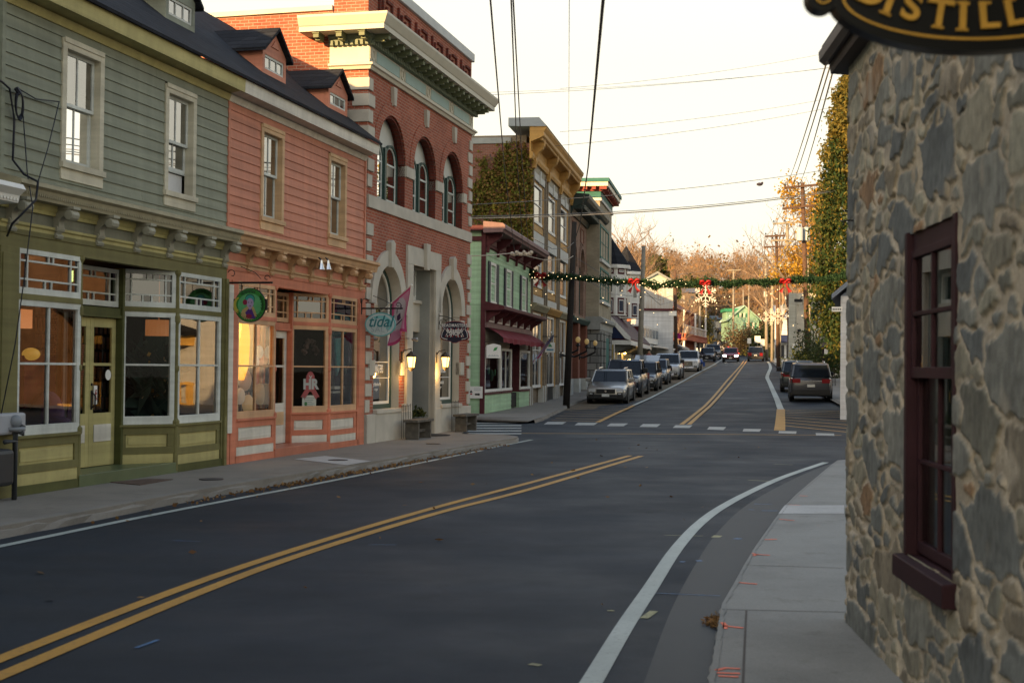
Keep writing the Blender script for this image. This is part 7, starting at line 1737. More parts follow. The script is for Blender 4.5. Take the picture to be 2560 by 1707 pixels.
# ------------------------------------------------------------------ utility poles, cables
PBRN = mat('brown_pole_wood', (.085, .05, .033), .9, .25, 4, .3, 30); PGRY = mat('grey_pole_wood', (.25, .225, .18), .9, .2, 3, .3, 30); PBLK = mat('creosote_pole', (.018, .015, .013), .85, .2, 5, .3, 30)
TRF = mat('grey_transformer', (.38, .42, .43), .5, .08); INS = mat('insulator', (.02, .022, .03), .4)
def pole(label, xb, yb, xt, yt, Y, r, m, arms=(), trans=(), kind=None, conduit=False, grp='utility poles'):
    a = at(xb, yb, Y); b = at(xt, yt, Y); za = g(a.x, Y) - .1 if Y < 200 else a.z
    k = (a.z - za) / max(.1, (b.z - a.z)); a = a - (b - a) * k
    T = thing('utility_pole', label, 'pole', W, a.x, Y, a.z, grp)
    mb = MB(); mb.tube([tuple(a), tuple(a.lerp(b, .5)), tuple(b)], [r * 1.15, r, r * .78], 10); mb.build('shaft', m, T, smooth=True)
    for (x0, y0, x1, y1, ins) in arms:
        p, q = at(x0, y0, Y - .2), at(x1, y1, Y - .2); c = (p + q) / 2
        mb = MB(); d = .075; mb.add([(p.x, p.y - d, p.z - d), (p.x, p.y + d, p.z - d), (p.x, p.y + d, p.z + d), (p.x, p.y - d, p.z + d), (q.x, q.y - d, q.z - d), (q.x, q.y + d, q.z - d), (q.x, q.y + d, q.z + d), (q.x, q.y - d, q.z + d)], [(0, 3, 2, 1), (4, 5, 6, 7), (0, 1, 5, 4), (1, 2, 6, 5), (2, 3, 7, 6), (3, 0, 4, 7)])
        L = (q - p).length; cx_ = c.lerp(a.lerp(b, (c.z - a.z) / (b.z - a.z)), 1)
        for s in (p, q): mb.tube([tuple(s.lerp(cx_, .45) - Vector((0, .02, .05))), (cx_.x, Y - .15, c.z - .5)], .02, 4)
        ar = mb.build('crossarm', m, T)
        for t in ins:
            w = p.lerp(q, t); mb = MB(); mb.lathe([(.02, 0), (.02, .1), (.075, .12), (.05, .17), (.07, .19), (.04, .25), (.001, .26)], (w.x, w.y, w.z + .05), 8); mb.build('insulator', INS, ar)
    for (x, y0, y1, off) in trans:
        p, q = at(x, y1, Y + off), at(x, y0, Y + off); mb = MB(); rr = .23; h = q.z - p.z; mb.lathe([(rr * .9, 0), (rr, .03), (rr, h * .9), (rr * 1.04, h * .9), (rr * 1.04, h * .95), (rr * .7, h)], (p.x, p.y, p.z), 14); tq = mb.build('transformer', TRF, T, smooth=False)
        mb = MB(); mb.lathe([(.04, 0), (.06, .04), (.03, .08), (.05, .12), (.02, .2)], (p.x, p.y, q.z), 7); mb.build('bushing', INS, tq)
    if conduit: mb = MB(); mb.tube([tuple(a.lerp(b, .02) + Vector((r + .05, -.1, 0))), tuple(a.lerp(b, .62) + Vector((r * .9 + .04, -.1, 0)))], .05, 6); mb.build('conduit', PGRY, T)
    return T, a, b
P1 = pole('big brown utility pole with two crossarms and a transformer, nearest on the right', 2020, 908, 2006, 457, 96, .17, PBRN, [(1961, 470, 2050, 461.5, (.02, .4, .98)), (1956, 522, 2060, 511, (.02, .25, .96))], [(2000, 568, 602, -.45), (2017, 568, 602, -.1)], conduit=True)
P2 = pole('grey-topped utility pole with three transformers, left of the big brown pole', 1975, 903, 1968, 553, 118, .17, PGRY, [(1933, 560, 2003, 555.5, (.02, .42, .98)), (1928, 602, 1995, 599, (.05,))], [(1953, 655, 677, -.6), (1969.5, 653, 676, -.6), (1988, 653, 677, -.6)])
P3 = pole('thin dark brown pole with two crossarms and black wrapped foot', 1946, 915, 1941, 586, 118, .155, PBRN, [(1913, 591, 1962, 589, (.03, .5, .95)), (1910, 618, 1960, 616, ())], conduit=True)
pole('plain dark brown pole left of the white brick wall, with dark foot', 1977, 912, 1968, 700, 104, .16, PBRN)
pole('pale grey pole with one crossarm left of the dark brown one', 1917, 893, 1914, 638, 165, .17, PGRY, [(1897, 643, 1930, 640, (.03, .5)), (1906, 651, 1928, 648, ())])
pole('pale grey pole with a grey transformer just behind the pale one', 1930, 898, 1932, 622, 160, .16, PGRY, [], [(1934, 668, 682, -.3)])
pole('slender pale pole with round transformer and street lamp arm', 1915, 889, 1915, 705, 180, .15, PGRY, [], [(1913.5, 728, 743, -.4)])
pole('far pale pole with a small crossarm in front of the mint house', 1833, 880, 1834, 672, 205, .16, PGRY, [(1817, 676, 1851, 675, (.05, .5, .95))])
pole('far thin grey pole over the mint house gable', 1872, 870, 1872, 705, 225, .15, PGRY)
pole('farther thin grey pole just left of the gable top', 1859, 800, 1858, 724, 260, .14, PGRY)
pole('tall grey wooden pole in front of the turreted house', 1599, 912, 1609.5, 615, 86, .16, PGRY)
pole('dark red-brown pole beside the red brick house', 1690, 893, 1688, 676, 124, .16, PBRN)
pole('thin grey pole left of the snowflake line', 1747, 893, 1750, 765, 165, .14, PGRY)
pole('second thin grey pole right below the hanging snowflake', 1763, 890, 1765, 760, 178, .14, PGRY)
PB = pole('leaning black creosote pole on the left pavement before the tall block', 1416, 1008, 1436, 555, 57.5, .135, PBLK)
def cable(label, pts, r, name='overhead_cable', m=None, sag=0, n=14, grp=None):
    P = [Vector(p) for p in pts]
    if len(P) == 2:
        a, b = P; P = [a.lerp(b, i / n) - Vector((0, 0, sag * 4 * (i / n) * (1 - i / n))) for i in range(n + 1)]
    mb = MB(); c = P[0]; mb.tube([tuple(q) for q in P], r, 6)
    return solo(mb, name, m or CBL, label, 'cable', W, tuple(c), grp, smooth=True)
CBL = mat('black_cable', (.012, .014, .022), .5, .1); CBG = mat('pale_cable', (.42, .36, .28), .6, .1); CBT = mat('thin_grey_wire', (.16, .155, .15), .6, .1)
cable('thickest black cable coming down to the black pole', [at(1532, -240, 6.5), at(1508, 0, 9.5), at(1470, 420, 24), at(1450, 560, 40), at(1434, 610, 57)], .0125)
cable('leftmost of the three black cables running over the street', [at(1190, -300, 8), at(1226, 0, 13), at(1262, 430, 30), at(1288, 640, 46)], .0095)
cable('middle one of the three black cables running over the street', [at(1258, -300, 8), at(1278, 0, 13), at(1293, 400, 30), at(1308, 636, 46)], .0085)
cable('rightmost of the three black cables running over the street', [at(1262, -300, 8.2), at(1283, 0, 13.2), at(1305, 400, 30), at(1322, 630, 46.4)], .0085)
cable('hair-thin vertical-looking wire in mid sky', [at(1424, -200, 9), at(1422, 300, 22), at(1422, 640, 56)], .003, m=CBT)
cable('thin pale cable from the brick building to the cable cluster', [at(1177, 640, 36.3), at(1230, 638, 41), at(1290, 632, 46)], .016, m=CBG)
cable('pale sagging cable from the cable cluster to the black pole', [at(1290, 634, 46), at(1360, 650, 51), at(1420, 648, 55), at(1433, 640, 57.2)], .014, m=CBG)
cable('higher sagging cable from the mint cornice to the black pole', [at(1330, 595, 52), at(1380, 622, 54), at(1420, 620, 56), at(1434, 606, 57.3)], .014, m=CBT)
mb = MB(); c = at(1308, 633, 46)
for i in range(9): q = at(1280 + i * 6, 634 + 3 * math.sin(i * 2.2), 46); mb.ball(tuple(q), .07, 5)
mb.tube([tuple(at(1278, 637, 46)), tuple(at(1330, 637, 46))], .03, 6)
solo(mb, 'cable_splice', CBG, 'cluster of pale cable clamps where the black cables end', 'cable fitting', W, tuple(c))
for lab, a, b, r, mm, s in (('lowest pale double cable crossing the whole street', (1170, 546, 40), (2100, 476, 60), .022, CBG, .25), ('dark twin of the pale cable crossing the street', (1175, 541, 40), (2100, 472, 60), .014, CBT, .25),
    ('crossing cable just above the pale double one', (1175, 512, 40), (2100, 419, 60), .012, CBT, .2), ('third crossing cable from below on the sky', (1380, 366, 60), (2110, 263, 70), .010, CBT, .2),
    ('fourth crossing cable from below on the sky', (1400, 330, 60), (2110, 240, 70), .009, CBT, .2), ('upper crossing wire on the sky', (1215, 238, 60), (2110, 165, 70), .010, CBT, .2), ('upper twin crossing wire on the sky', (1215, 232, 60), (2095, 168, 72), .007, CBT, .2), ('topmost crossing wire on the sky', (1400, 222, 60), (2070, 133, 70), .008, CBT, .2)):
    cable(lab, [at(*a), at(*b)], r, m=mm, sag=s)
for lab, a, b in (('left wire from the big pole crossarm up past the stone eave', (1962, 468, 95.8), (2085, 95, 16)), ('middle wire from the big pole crossarm up past the stone eave', (1995, 466, 95.8), (2098, 120, 16)), ('wire from the lower crossarm up past the stone eave', (1957, 520, 95.8), (2092, 110, 18)),
    ('upper slack wire from the big pole to the right', (2012, 640, 95.8), (2130, 560, 80)), ('diagonal wire across the conifer', (2030, 640, 95.8), (2130, 700, 70)), ('lower diagonal wire across the conifer', (2030, 668, 95.8), (2130, 720, 70)), ('wire from pole to pole between crossarms on the right', (1962, 470, 95.8), (1935, 560, 118)), ('lower wire from pole to pole on the right', (1957, 522, 95.8), (1914, 591, 118))):
    cable(lab, [at(*a), at(*b)], .012, m=CBT, sag=.3)
cable('long low cable from the garland pole line to the far left', [at(1680, 690, 124), at(1790, 672, 160), at(1914, 641, 165)], .02, m=CBT)
cable('service cable from the black pole down to the grey pole', [at(1431, 680, 57.3), at(1530, 735, 70), at(1605, 742, 86)], .015, m=CBT)
cable('second service cable from the black pole to the grey pole', [at(1433, 640, 57.3), at(1530, 700, 70), at(1606, 720, 86)], .012, m=CBT)
cable('cable from the grey pole to the dark red pole', [at(1606, 722, 86), at(1650, 762, 104), at(1688, 752, 124)], .02, m=CBT)
cable('second cable from the grey pole to the dark red pole', [at(1606, 735, 86), at(1650, 750, 104), at(1688, 735, 124)], .016, m=CBT)
for i, (y0, y1, yy) in enumerate(((718, 716, 190), (732, 728, 190), (746, 739, 190), (758, 750, 190))):
    cable(('first', 'second', 'third', 'fourth')[i] + ' of the far parallel wires across the hill from the top', [at(1690, y0, yy), at(1800, y0 + 6, yy), at(1915, y1, yy)], .02, m=CBT)
cable('cable with a splice box sagging from the brown poles', [at(1967, 762, 103), at(1998, 752, 99), at(2012, 730, 96)], .03)
mb = MB(); q = at(1996, 751, 99); mb.box(q.x - .3, q.x + .3, q.y - .1, q.y + .1, q.z - .12, q.z + .1); solo(mb, 'splice_box', BLACK, 'black splice box on the cable between the brown poles', 'cable fitting', W, tuple(q))
mb = MB(); q = at(1899, 461, 63); mb.ball(tuple(q), .1, 6, (1.5, .8, .8)); mb.ball((q.x + .12, q.y, q.z + .06), .06, 5); b_ = solo(mb, 'bird', mat('dark_bird', (.03, .025, .04), .8), 'small dark bird perched on a wire in mid sky', 'bird', W, tuple(q), smooth=True)
# ------------------------------------------------------------------ garland with bows, lights and snowflakes
GP = [at(1322, 684, 57), at(1351, 690, 57), at(1450, 696, 57), at(1585, 705, 57), at(1640, 713, 57), at(1700, 710, 57), at(1763, 706, 57), at(1820, 709, 57), at(1890, 706, 57), at(1963, 703, 57), at(2050, 697, 57), at(2140, 690, 57)]
T = thing('garland', 'green fir garland with fairy lights strung across the street', 'garland', W, GP[0].x, GP[0].y, GP[0].z)
def along(t):
    t = t * (len(GP) - 1); i = min(int(t), len(GP) - 2); return GP[i].lerp(GP[i + 1], t - i)
rs = np.random.RandomState(2)
def gpos(r):
    t = r.rand(); p = along(t) - GP[0]; k = .066 + .02 * math.sin(t * 60) + .015 * math.sin(t * 143); return (p.x + r.normal() * .03, p.y + r.normal() * k, p.z + r.normal() * k + .035 * math.sin(t * 47))
V, Fq = leaves(17000, .05, gpos, 3, 2.6); npmesh('foliage', V, Fq, leafmat('fir_green', [(.012, .035, .016), (.022, .06, .025), (.035, .075, .03)]), T)
FAIRY = emit('fairy_light', (1.0, .72, .38), 1.1)
blb = None
for i in range(96):
    t = (i + .5) / 96 if i < 46 else rs.rand() * .98 + .01
    p = along(t); z = p.z + rs.normal() * .07 if i < 46 else p.z - rs.uniform(.3, 1.9)
    if blb is None: mb = MB(); mb.ball((GP[0].x, GP[0].y, GP[0].z), .017, 5); blb = mb.build('light_bulb', FAIRY, T, smooth=True); o = blb
    else: o = blb.copy(); COL.objects.link(o)
    o.location = Vector((p.x, p.y - .12, z)) - GP[0]
RED = mat('red_ribbon', (.26, .008, .008), .45, .15, 6)
for (x, y, lab) in ((1351, 690, 'red bow on the garland in front of the ochre-trimmed block'), (1585, 705, 'red bow on the garland in front of the turrets'), (1763, 709, 'red bow above the hanging snowflake'), (1963, 705, 'red bow on the garland before the right-hand poles')):
    p = at(x, y, 56.75); t2 = thing('bow', lab, 'bow', W, p.x, p.y, p.z, 'red bows on the garland')
    for s in (-1, 1):
        mb = MB(); mb.tf = lambda u, w, z, p=p: (p.x + u * .74, p.y + w, p.z + z * .78)
        mb.tube([(0, 0, .02), (s * .14, -.06, .14), (s * .27, -.05, .13), (s * .28, .02, .02), (s * .13, .05, -.03), (0, 0, 0)], [.05, .075, .08, .085, .07, .05], 6); mb.build('loop', RED, t2, smooth=True)
        mb = MB(); mb.tf = lambda u, w, z, p=p: (p.x + u * .74, p.y + w, p.z + z * .78)
        mb.add([(s * .02, -.02, 0), (s * .1, -.03, 0), (s * .12, -.06, -.25), (s * .38, -.04, -.5), (s * .25, -.02, -.55), (s * .06, 0, -.22), (s * .18, -.05, -.62)], [(0, 1, 2, 5), (5, 2, 3, 4), (5, 4, 6)]); mb.build('tail', RED, t2, recalc=False)
    mb = MB(); mb.ball((p.x, p.y - .03, p.z), .06, 6); mb.build('knot', RED, t2, smooth=True)
SNOW = emit('snowflake_glow', (1.0, .72, .42), .32, (.5, .4, .3))
def snowflake(label, x, y, Y, rad, thin=1.0):
    p = at(x, y, Y); T = thing('snowflake_light', label, 'snowflake light', W, p.x, p.y, p.z, 'lit snowflakes')
    mb = MB()
    for k in range(6):
        q = math.pi / 2 + k * math.pi / 3; ex, ez = math.cos(q), math.sin(q); tx_, tz_ = -ez, ex
        pt = lambda a, b: (p.x + (ex * a + tx_ * b) * rad, p.y, p.z + (ez * a + tz_ * b) * rad)
        mb.tube([pt(.1, 0), pt(1, 0)], .035 * rad * thin, 5)
        for a, l in ((.38, .26), (.62, .26), (.84, .14)):
            for s in (-1, 1): mb.tube([pt(a, 0), pt(a + l * .7, s * l)], .03 * rad * thin, 5)
        mb.tube([pt(.12, 0), (p.x + math.cos(q + math.pi / 3) * .12 * rad, p.y, p.z + math.sin(q + math.pi / 3) * .12 * rad)], .035 * rad, 5)
    mb.build('frame', SNOW, T)
    return T
snowflake('large warm lit snowflake hanging under the garland bow', 1764, 738, 56.8, .5)
snowflake('left one of the three small lit snowflakes on the right-hand poles', 1927, 792, 118, .74, .8)
snowflake('middle one of the three small lit snowflakes on the right-hand poles', 1945, 790, 117, .72, .8)
snowflake('right one of the three small lit snowflakes on the right-hand poles', 1984, 781, 103, .66, .8)

# ------------------------------------------------------------------ hanging shop signs
IRON = BLACK
def blade(u, w0, w1, z, name, label, cat, scroll=True, y=None):
    """sign frame standing square to facade A at u; its own u axis runs outwards"""
    fr = A.sub(u, 0, -math.pi / 2); T = thing(name, label, cat, fr, w0, 0, z)
    mb = MB(); mb.tube([(w0, 0, z), (w1, 0, z)], .018, 6); mb.box(w0 - .01, w0 + .015, -.025, .025, z - .12, z + .2)
    if scroll:
        P = [(w0 + .01, 0, z + .02)]
        for i in range(16): q = math.pi * 1.6 * i / 15; P.append((w0 + .1 - .08 * math.cos(q) * (1 - i / 22), 0, z + .14 + .08 * math.sin(q) * (1 - i / 22)))
        mb.tube(P, .007, 5)
        P = [(w1 - .1 + .06 * math.cos(math.pi * 1.7 * i / 12) * (1 - i / 16), 0, z + .07 + .06 * math.sin(math.pi * 1.7 * i / 12) * (1 - i / 16)) for i in range(13)]; mb.tube(P, .007, 5)
        mb.tube([(w0 + .25, 0, z + .26), (w0 + .5, 0, z + .16), (w1 - .2, 0, z + .06)], .006, 5)
    mb.build('bracket', IRON, T); return T, fr
def disc(cu, cz, ru, rz, n=36): return [(cu + ru * math.cos(2 * math.pi * i / n), cz + rz * math.sin(2 * math.pi * i / n)) for i in range(n)]
# green round sign
uS = A.u(568, .02, 707); zb = A.z(568, 707, .02)
T, fr = blade(uS, .0, .80, zb, 'round_sign', 'round green sign with a painted woman in a purple dress on an iron bracket', 'sign')
def sp(x, y): return fr.px(x, y, 0)
cu, cz = sp(626, 763); ru = abs(sp(664, 763)[0] - sp(589, 763)[0]) / 2; rz = abs(sp(626, 723)[1] - sp(626, 805)[1]) / 2
GRN = mat('sign_green', (.03, .19, .03), .5, .12, 12); LGR = mat('sign_light_green', (.09, .33, .13), .5, .12, 10); INKG = mat('sign_dark_green_ink', (.008, .045, .012), .5); FACE = mat('sign_lilac', (.35, .27, .42), .5); PURP = mat('sign_purple', (.065, .018, .15), .5); GOLDP = mat('sign_gold_shawl', (.36, .26, .11), .5, .2, 20); TEALH = mat('sign_teal_hair', (.03, .25, .22), .5); ROSE = mat('sign_rose', (.2, .01, .04), .5)
mb = MB(); mb.prism(disc(cu, cz, ru, rz), -.02, .02); mb.build('board', GRN, T)
mb = MB(); mb.prism(disc(cu, cz, ru + .012, rz + .012), -.015, .012); mb.box(cu - ru - .03, cu - ru + .06, -.018, .01, cz - .08, cz + .1).box(cu + ru - .06, cu + ru + .03, -.018, .01, cz - .08, cz + .1); mb.build('rim', BLACK, T)
def dab(nm, pts, w, m): mb = MB(); mb.prism(pts, .015, w); mb.build(nm, m, T)
k = ru
dab('inner_disc', disc(cu, cz + .0 * k, ru * .8, rz * .72), .0212, LGR)
dab('moon', [(cu - .75 * k + .35 * k * math.cos(a), cz + .0 * k + .5 * k * math.sin(a)) for a in np.linspace(1.7, 4.6, 12)] + [(cu - .62 * k + .3 * k * math.cos(a), cz + .05 * k + .4 * k * math.sin(a)) for a in np.linspace(4.4, 1.9, 10)], .0222, mat('sign_moon', (.4, .33, .05), .5))
dab('shawl', [(cu - .62 * k, cz - .62 * k), (cu - .5 * k, cz - .3 * k), (cu - .1 * k, cz - .02 * k), (cu + .25 * k, cz - .1 * k), (cu + .5 * k, cz - .65 * k), (cu + .15 * k, cz - .9 * k), (cu - .35 * k, cz - .85 * k)], .0232, GOLDP)
dab('dress', [(cu - .3 * k, cz - .45 * k), (cu - .02 * k, cz - .16 * k), (cu + .1 * k, cz - .16 * k), (cu + .4 * k, cz - .82 * k), (cu + .05 * k, cz - .85 * k), (cu - .2 * k, cz - .65 * k)], .0242, PURP)
dab('red_bodice', disc(cu - .05 * k, cz - .68 * k, .2 * k, .14 * k), .0250, ROSE)
dab('neck', disc(cu + .02 * k, cz - .12 * k, .1 * k, .16 * k), .0246, FACE)
dab('hair', disc(cu - .0 * k, cz + .34 * k, .3 * k, .3 * k), .0240, TEALH); dab('hair_edge', disc(cu - .0 * k, cz + .36 * k, .33 * k, .33 * k), .0236, INKG)
dab('face', disc(cu + .02 * k, cz + .13 * k, .235 * k, .3 * k), .0252, FACE)
dab('flower', disc(cu - .32 * k, cz + .18 * k, .15 * k, .17 * k), .0262, ROSE)
for s in (-1, 1): dab('eye', disc(cu + .02 * k + s * .1 * k, cz + .17 * k, .035 * k, .03 * k), .0258, INKG)
dab('mouth', disc(cu + .03 * k, cz - .05 * k, .05 * k, .03 * k), .0258, ROSE)
# the painted script on the rim is unreadable at this size: brush-like strokes
for a0, a1, rr in ((130, 62, .88), (-20, 40, .88), (205, 335, .88)):
    n = 14
    for i in range(n):
        q = R(a0 + (a1 - a0) * i / n); c0, s0 = math.cos(q), math.sin(q); a, b = cu + ru * rr * c0, cz + rz * rr * s0
        mb = MB(); h = ru * (.06 + .05 * ((i * 7) % 3)); mb.tube([(a - c0 * h, .021, b - s0 * h), (a + c0 * h * .6 - s0 * .012, .022, b + s0 * h * .6 + c0 * .012)], .006, 4); mb.build('script_stroke', INKG, T)
for s in (-1, 1): mb = MB(); mb.tube([(cu + s * ru * .62, 0, cz + rz * .7), (cu + s * ru * .62, 0, zb)], .006, 5); mb.build('chain', BLACK, T)
# tidal salt oval
uS = A.u(903, .06, 770); zb = A.z(903, 771, .06)
T, fr = blade(uS, .06, .95, zb, 'oval_shop_sign', 'oval pale turquoise sign reading tidal salt on an iron bracket', 'sign')
cu, cz = sp(951, 811); ru = abs(sp(990, 811)[0] - sp(913, 811)[0]) / 2; rz = abs(sp(951, 781)[1] - sp(951, 841)[1]) / 2
AQ = mat('sign_aqua', (.10, .33, .34), .5, .1, 10); PAQ = mat('sign_pale_aqua', (.40, .49, .49), .5, .12, 6); WAV = mat('sign_wave', (.16, .42, .43), .5, .1, 8); INKT = mat('sign_teal_ink', (.03, .16, .18), .5); GRYI = mat('sign_grey_ink', (.27, .34, .36), .5)
mb = MB(); mb.prism(disc(cu, cz, ru, rz), -.02, .02); mb.build('board', AQ, T)
dab('face_panel', disc(cu, cz, ru * .93, rz * .91), .0212, PAQ)
dab('wave', [(cu + ru * .78 * math.cos(a), cz + rz * .74 * math.sin(a)) for a in np.linspace(-.9, 2.2, 18)] + [(cu - .02 + ru * .52 * math.cos(a), cz + .0 + rz * .5 * math.sin(a)) for a in np.linspace(2.1, -.6, 16)], .0222, WAV)
text('lettering', 'tidal', fr, cu, .024, cz + rz * .22, .33, INKT, T, shear=.32, sx=.92, bold=.004); text('lettering', 'SALT', fr, cu + .01, .024, cz - rz * .42, .17, GRYI, T, spacing=1.15)
for s in (-1, 1): mb = MB(); mb.tube([(cu + s * ru * .6, 0, cz + rz * .75), (cu + s * ru * .6, 0, zb)], .006, 5); mb.build('chain', BLACK, T)
# barber shop sign
uS = A.u(1096, .05, 800); zb = A.z(1096, 812, .05)
fr = A.sub(uS, 0, -math.pi / 2); T = thing('barber_sign', 'dark navy scrolled sign reading beadmasters barber shop with red and white stripes', 'sign', fr, .05, 0, zb)
cu, cz = sp(1137, 830); ru = abs(sp(1172, 830)[0] - sp(1101, 830)[0]) / 2; rz = abs(sp(1137, 803)[1] - sp(1137, 856)[1]) / 2
NV = mat('sign_navy', (.012, .014, .035), .45, .1); SWH = mat('sign_white', (.6, .6, .6), .5, .03); SRD = mat('sign_red', (.3, .03, .03), .5)
outl = [(-.82, .62), (-.6, .84), (-.3, .96), (0, 1), (.3, .96), (.6, .84), (.82, .62), (.86, .35), (.8, .2), (.95, -.1), (1, -.5), (.85, -.72), (.6, -.78), (.3, -.86), (.12, -1), (-.12, -1), (-.3, -.86), (-.6, -.78), (-.85, -.72), (-1, -.5), (-.95, -.1), (-.8, .2), (-.86, .35)]
mb = MB(); mb.prism([(cu + a * ru * 1.03, cz + b * rz * 1.04) for a, b in outl], -.02, .012); mb.build('rim', SRD, T)
mb = MB(); mb.prism([(cu + a * ru, cz + b * rz) for a, b in outl], -.022, .02); mb.build('board', NV, T)
for s in (-1, 1):
    mb = MB(); mb.tube([(cu + s * ru * .78, .021, cz + .45 * rz), (cu + s * ru * .72, .021, cz + .3 * rz), (cu + s * ru * .88, .021, cz - .1 * rz), (cu + s * ru * .92, .021, cz - .5 * rz), (cu + s * ru * .75, .021, cz - .62 * rz), (cu + s * ru * .5, .021, cz - .7 * rz)], .008, 4); mb.build('scroll_line', SWH, T)
    for v in (-1, 1):
        for i in range(5):
            a = .12 + i * .125; mb = MB(); mb.prism([(cu + s * ru * a, cz - .05 * rz + v * .42 * rz), (cu + s * ru * (a + .06), cz - .05 * rz + v * .42 * rz), (cu + s * ru * (a + .0), cz - .05 * rz + v * .24 * rz), (cu + s * ru * (a - .06), cz - .05 * rz + v * .24 * rz)], .019, .0225); mb.build('stripe', SWH if i % 2 else SRD, T)
        mb = MB(); mb.prism([(cu + s * ru * .62, cz - .05 * rz + v * .4 * rz), (cu + s * ru * .66, cz - .05 * rz + v * .4 * rz), (cu + s * ru * .56, cz - .05 * rz + v * .08 * rz), (cu + s * ru * .5, cz - .05 * rz + v * .08 * rz)], .019, .0225); mb.build('stripe', SWH, T)
text('lettering', 'BEADMASTERS', fr, cu, .024, cz + rz * .62, .105, SWH, T, sx=.86, bold=.002, spacing=1.12); text('lettering', 'BARBER', fr, cu, .024, cz + rz * .06, .115, SWH, T, sx=.95, bold=.003); text('lettering', 'SHOP', fr, cu, .024, cz - rz * .17, .115, SWH, T, sx=.95, bold=.003)
mb = MB(); mb.ring(cu - ru * .0, cz - rz * .2, ru * 1.12, ru * 1.15, -.012, .012, 52, 128, 16); mb.box(.05, .07, -.02, .02, zb - .12, zb + .28); mb.tube([(.07, 0, zb + .22), (.25, 0, zb + .2), (cu, 0, cz + rz * 1.12)], .01, 5)
P = [(.07 + .1 + .09 * math.cos(math.pi * 1.8 * i / 14), 0, zb + .05 + .09 * math.sin(math.pi * 1.8 * i / 14)) for i in range(15)]; mb.tube(P, .008, 5); mb.build('bracket', BLACK, T)
# white leaf sign in front of the mint shop
u0, z0 = B.px(1215, 895, .25); fr = B.sub(B.u(1215, .1), 0, -math.pi / 2 + .35); cu0 = sp(1216, 880); cu1 = sp(1252, 880); zt = sp(1230, 863)[1]; zl = sp(1230, 895)[1]
T = thing('leaf_sign', 'white hanging board with a green leaf before the mint shop window', 'sign', fr, cu0[0], 0, zl)
mb = MB(); a, b = cu0[0], cu1[0]; mb.prism([(a, zl), (b, zl), (b, zt), ((a + b) / 2, zt + .06), (a, zt)], -.015, .015); mb.build('board', WHITE, T)
dab('leaf', [(a + .45 * (b - a), zl + .55 * (zt - zl)), (a + .55 * (b - a), zl + .8 * (zt - zl)), (a + .78 * (b - a), zl + .88 * (zt - zl)), (a + .68 * (b - a), zl + .62 * (zt - zl))], .019, mat('leaf_green', (.06, .28, .08), .5))
for i in range(9): mb = MB(); q = a + (.12 + i * .085) * (b - a); mb.box(q, q + .04 * (b - a), .014, .018, zl + .12 * (zt - zl), zl + (.22 + .05 * (i % 2)) * (zt - zl)); mb.build('small_print', GRYI, T)
mb = MB(); mb.tube([(a - .05, 0, zt + .12), (b + .08, 0, zt + .12)], .015, 5).tube([(a + .08, 0, zt), (a + .08, 0, zt + .12)], .006, 4).tube([(b - .08, 0, zt), (b - .08, 0, zt + .12)], .006, 4); mb.build('bracket', BLACK, T)
# small board with arrow on the mint side wall
fr = B.sub(-.02, 0, -math.pi / 2); a, zt = sp(1207, 966); b, zl = sp(1170.5, 995); a, b = min(a, b), max(a, b)
T = thing('arrow_board', 'small white board with a red-capped figure mark and black arrow on the mint side wall', 'sign', fr, a, 0, zl)
mb = MB(); mb.box(a, b, .02, .05, zl, zt); mb.build('board', WHITE, T); Lb = b - a; Hb = zt - zl
mb = MB(); mb.prism([(a + .48 * Lb, zl + .26 * Hb), (a + .74 * Lb, zl + .26 * Hb), (a + .74 * Lb, zl + .2 * Hb), (a + .84 * Lb, zl + .33 * Hb), (a + .74 * Lb, zl + .46 * Hb), (a + .74 * Lb, zl + .4 * Hb), (a + .48 * Lb, zl + .4 * Hb)], .05, .056); mb.build('arrow', BLACK, T)
dab('mark', [(a + .1 * Lb, zl + .48 * Hb), (a + .34 * Lb, zl + .48 * Hb), (a + .26 * Lb, zl + .6 * Hb), (a + .22 * Lb, zl + .7 * Hb), (a + .17 * Lb, zl + .6 * Hb)], .056, BLACK); dab('mark_red', disc(a + .22 * Lb, zl + .36 * Hb, .08 * Lb, .07 * Hb, 12), .056, SRD)
for i in range(2):
    for j in range(6): mb = MB(); q = a + (.42 + j * .08) * Lb; mb.box(q, q + .05 * Lb, .05, .053, zl + (.66 + i * .14) * Hb, zl + (.72 + i * .14) * Hb); mb.build('small_print', GRYI, T)
# hanging sign by the ochre block, oval sign on the yellow house
fr = B.sub(B.u(1362, .1), 0, -math.pi / 2 + .2); a, zt = sp(1363, 856); b, zl = sp(1387, 881); T = thing('hanging_board', 'white hanging board with green and blue print beside the flag on the tall block', 'sign', fr, a, 0, zl)
mb = MB(); mb.box(a, b, -.015, .015, zl, zt); mb.build('board', WHITE, T); mb = MB(); mb.box(a - .2, b + .1, -.015, .015, zt + .25, zt + .29).tube([(a + .1, 0, zt), (a + .1, 0, zt + .25)], .01, 4).tube([(b - .1, 0, zt), (b - .1, 0, zt + .25)], .01, 4); mb.build('bracket', BLACK, T)
dab('green_mark', [((a + b) / 2 - .1, zl + .25), ((a + b) / 2 + .1, zl + .25), ((a + b) / 2, zl + .42)], .02, mat('leaf_green2', (.06, .25, .1), .5)); dab('blue_print', [(a + .06, zl + .08), (b - .06, zl + .08), (b - .06, zl + .16), (a + .06, zl + .16)], .02, mat('sign_blue', (.12, .25, .35), .5))
fr = B.sub(B.u(1560, 1.2), 0, -math.pi / 2 + .2); cu, cz = sp(1571.5, 868.5); ru = abs(sp(1583, 868)[0] - sp(1560, 868)[0]) / 2; rz = abs(sp(1571, 861)[1] - sp(1571, 876.5)[1]) / 2
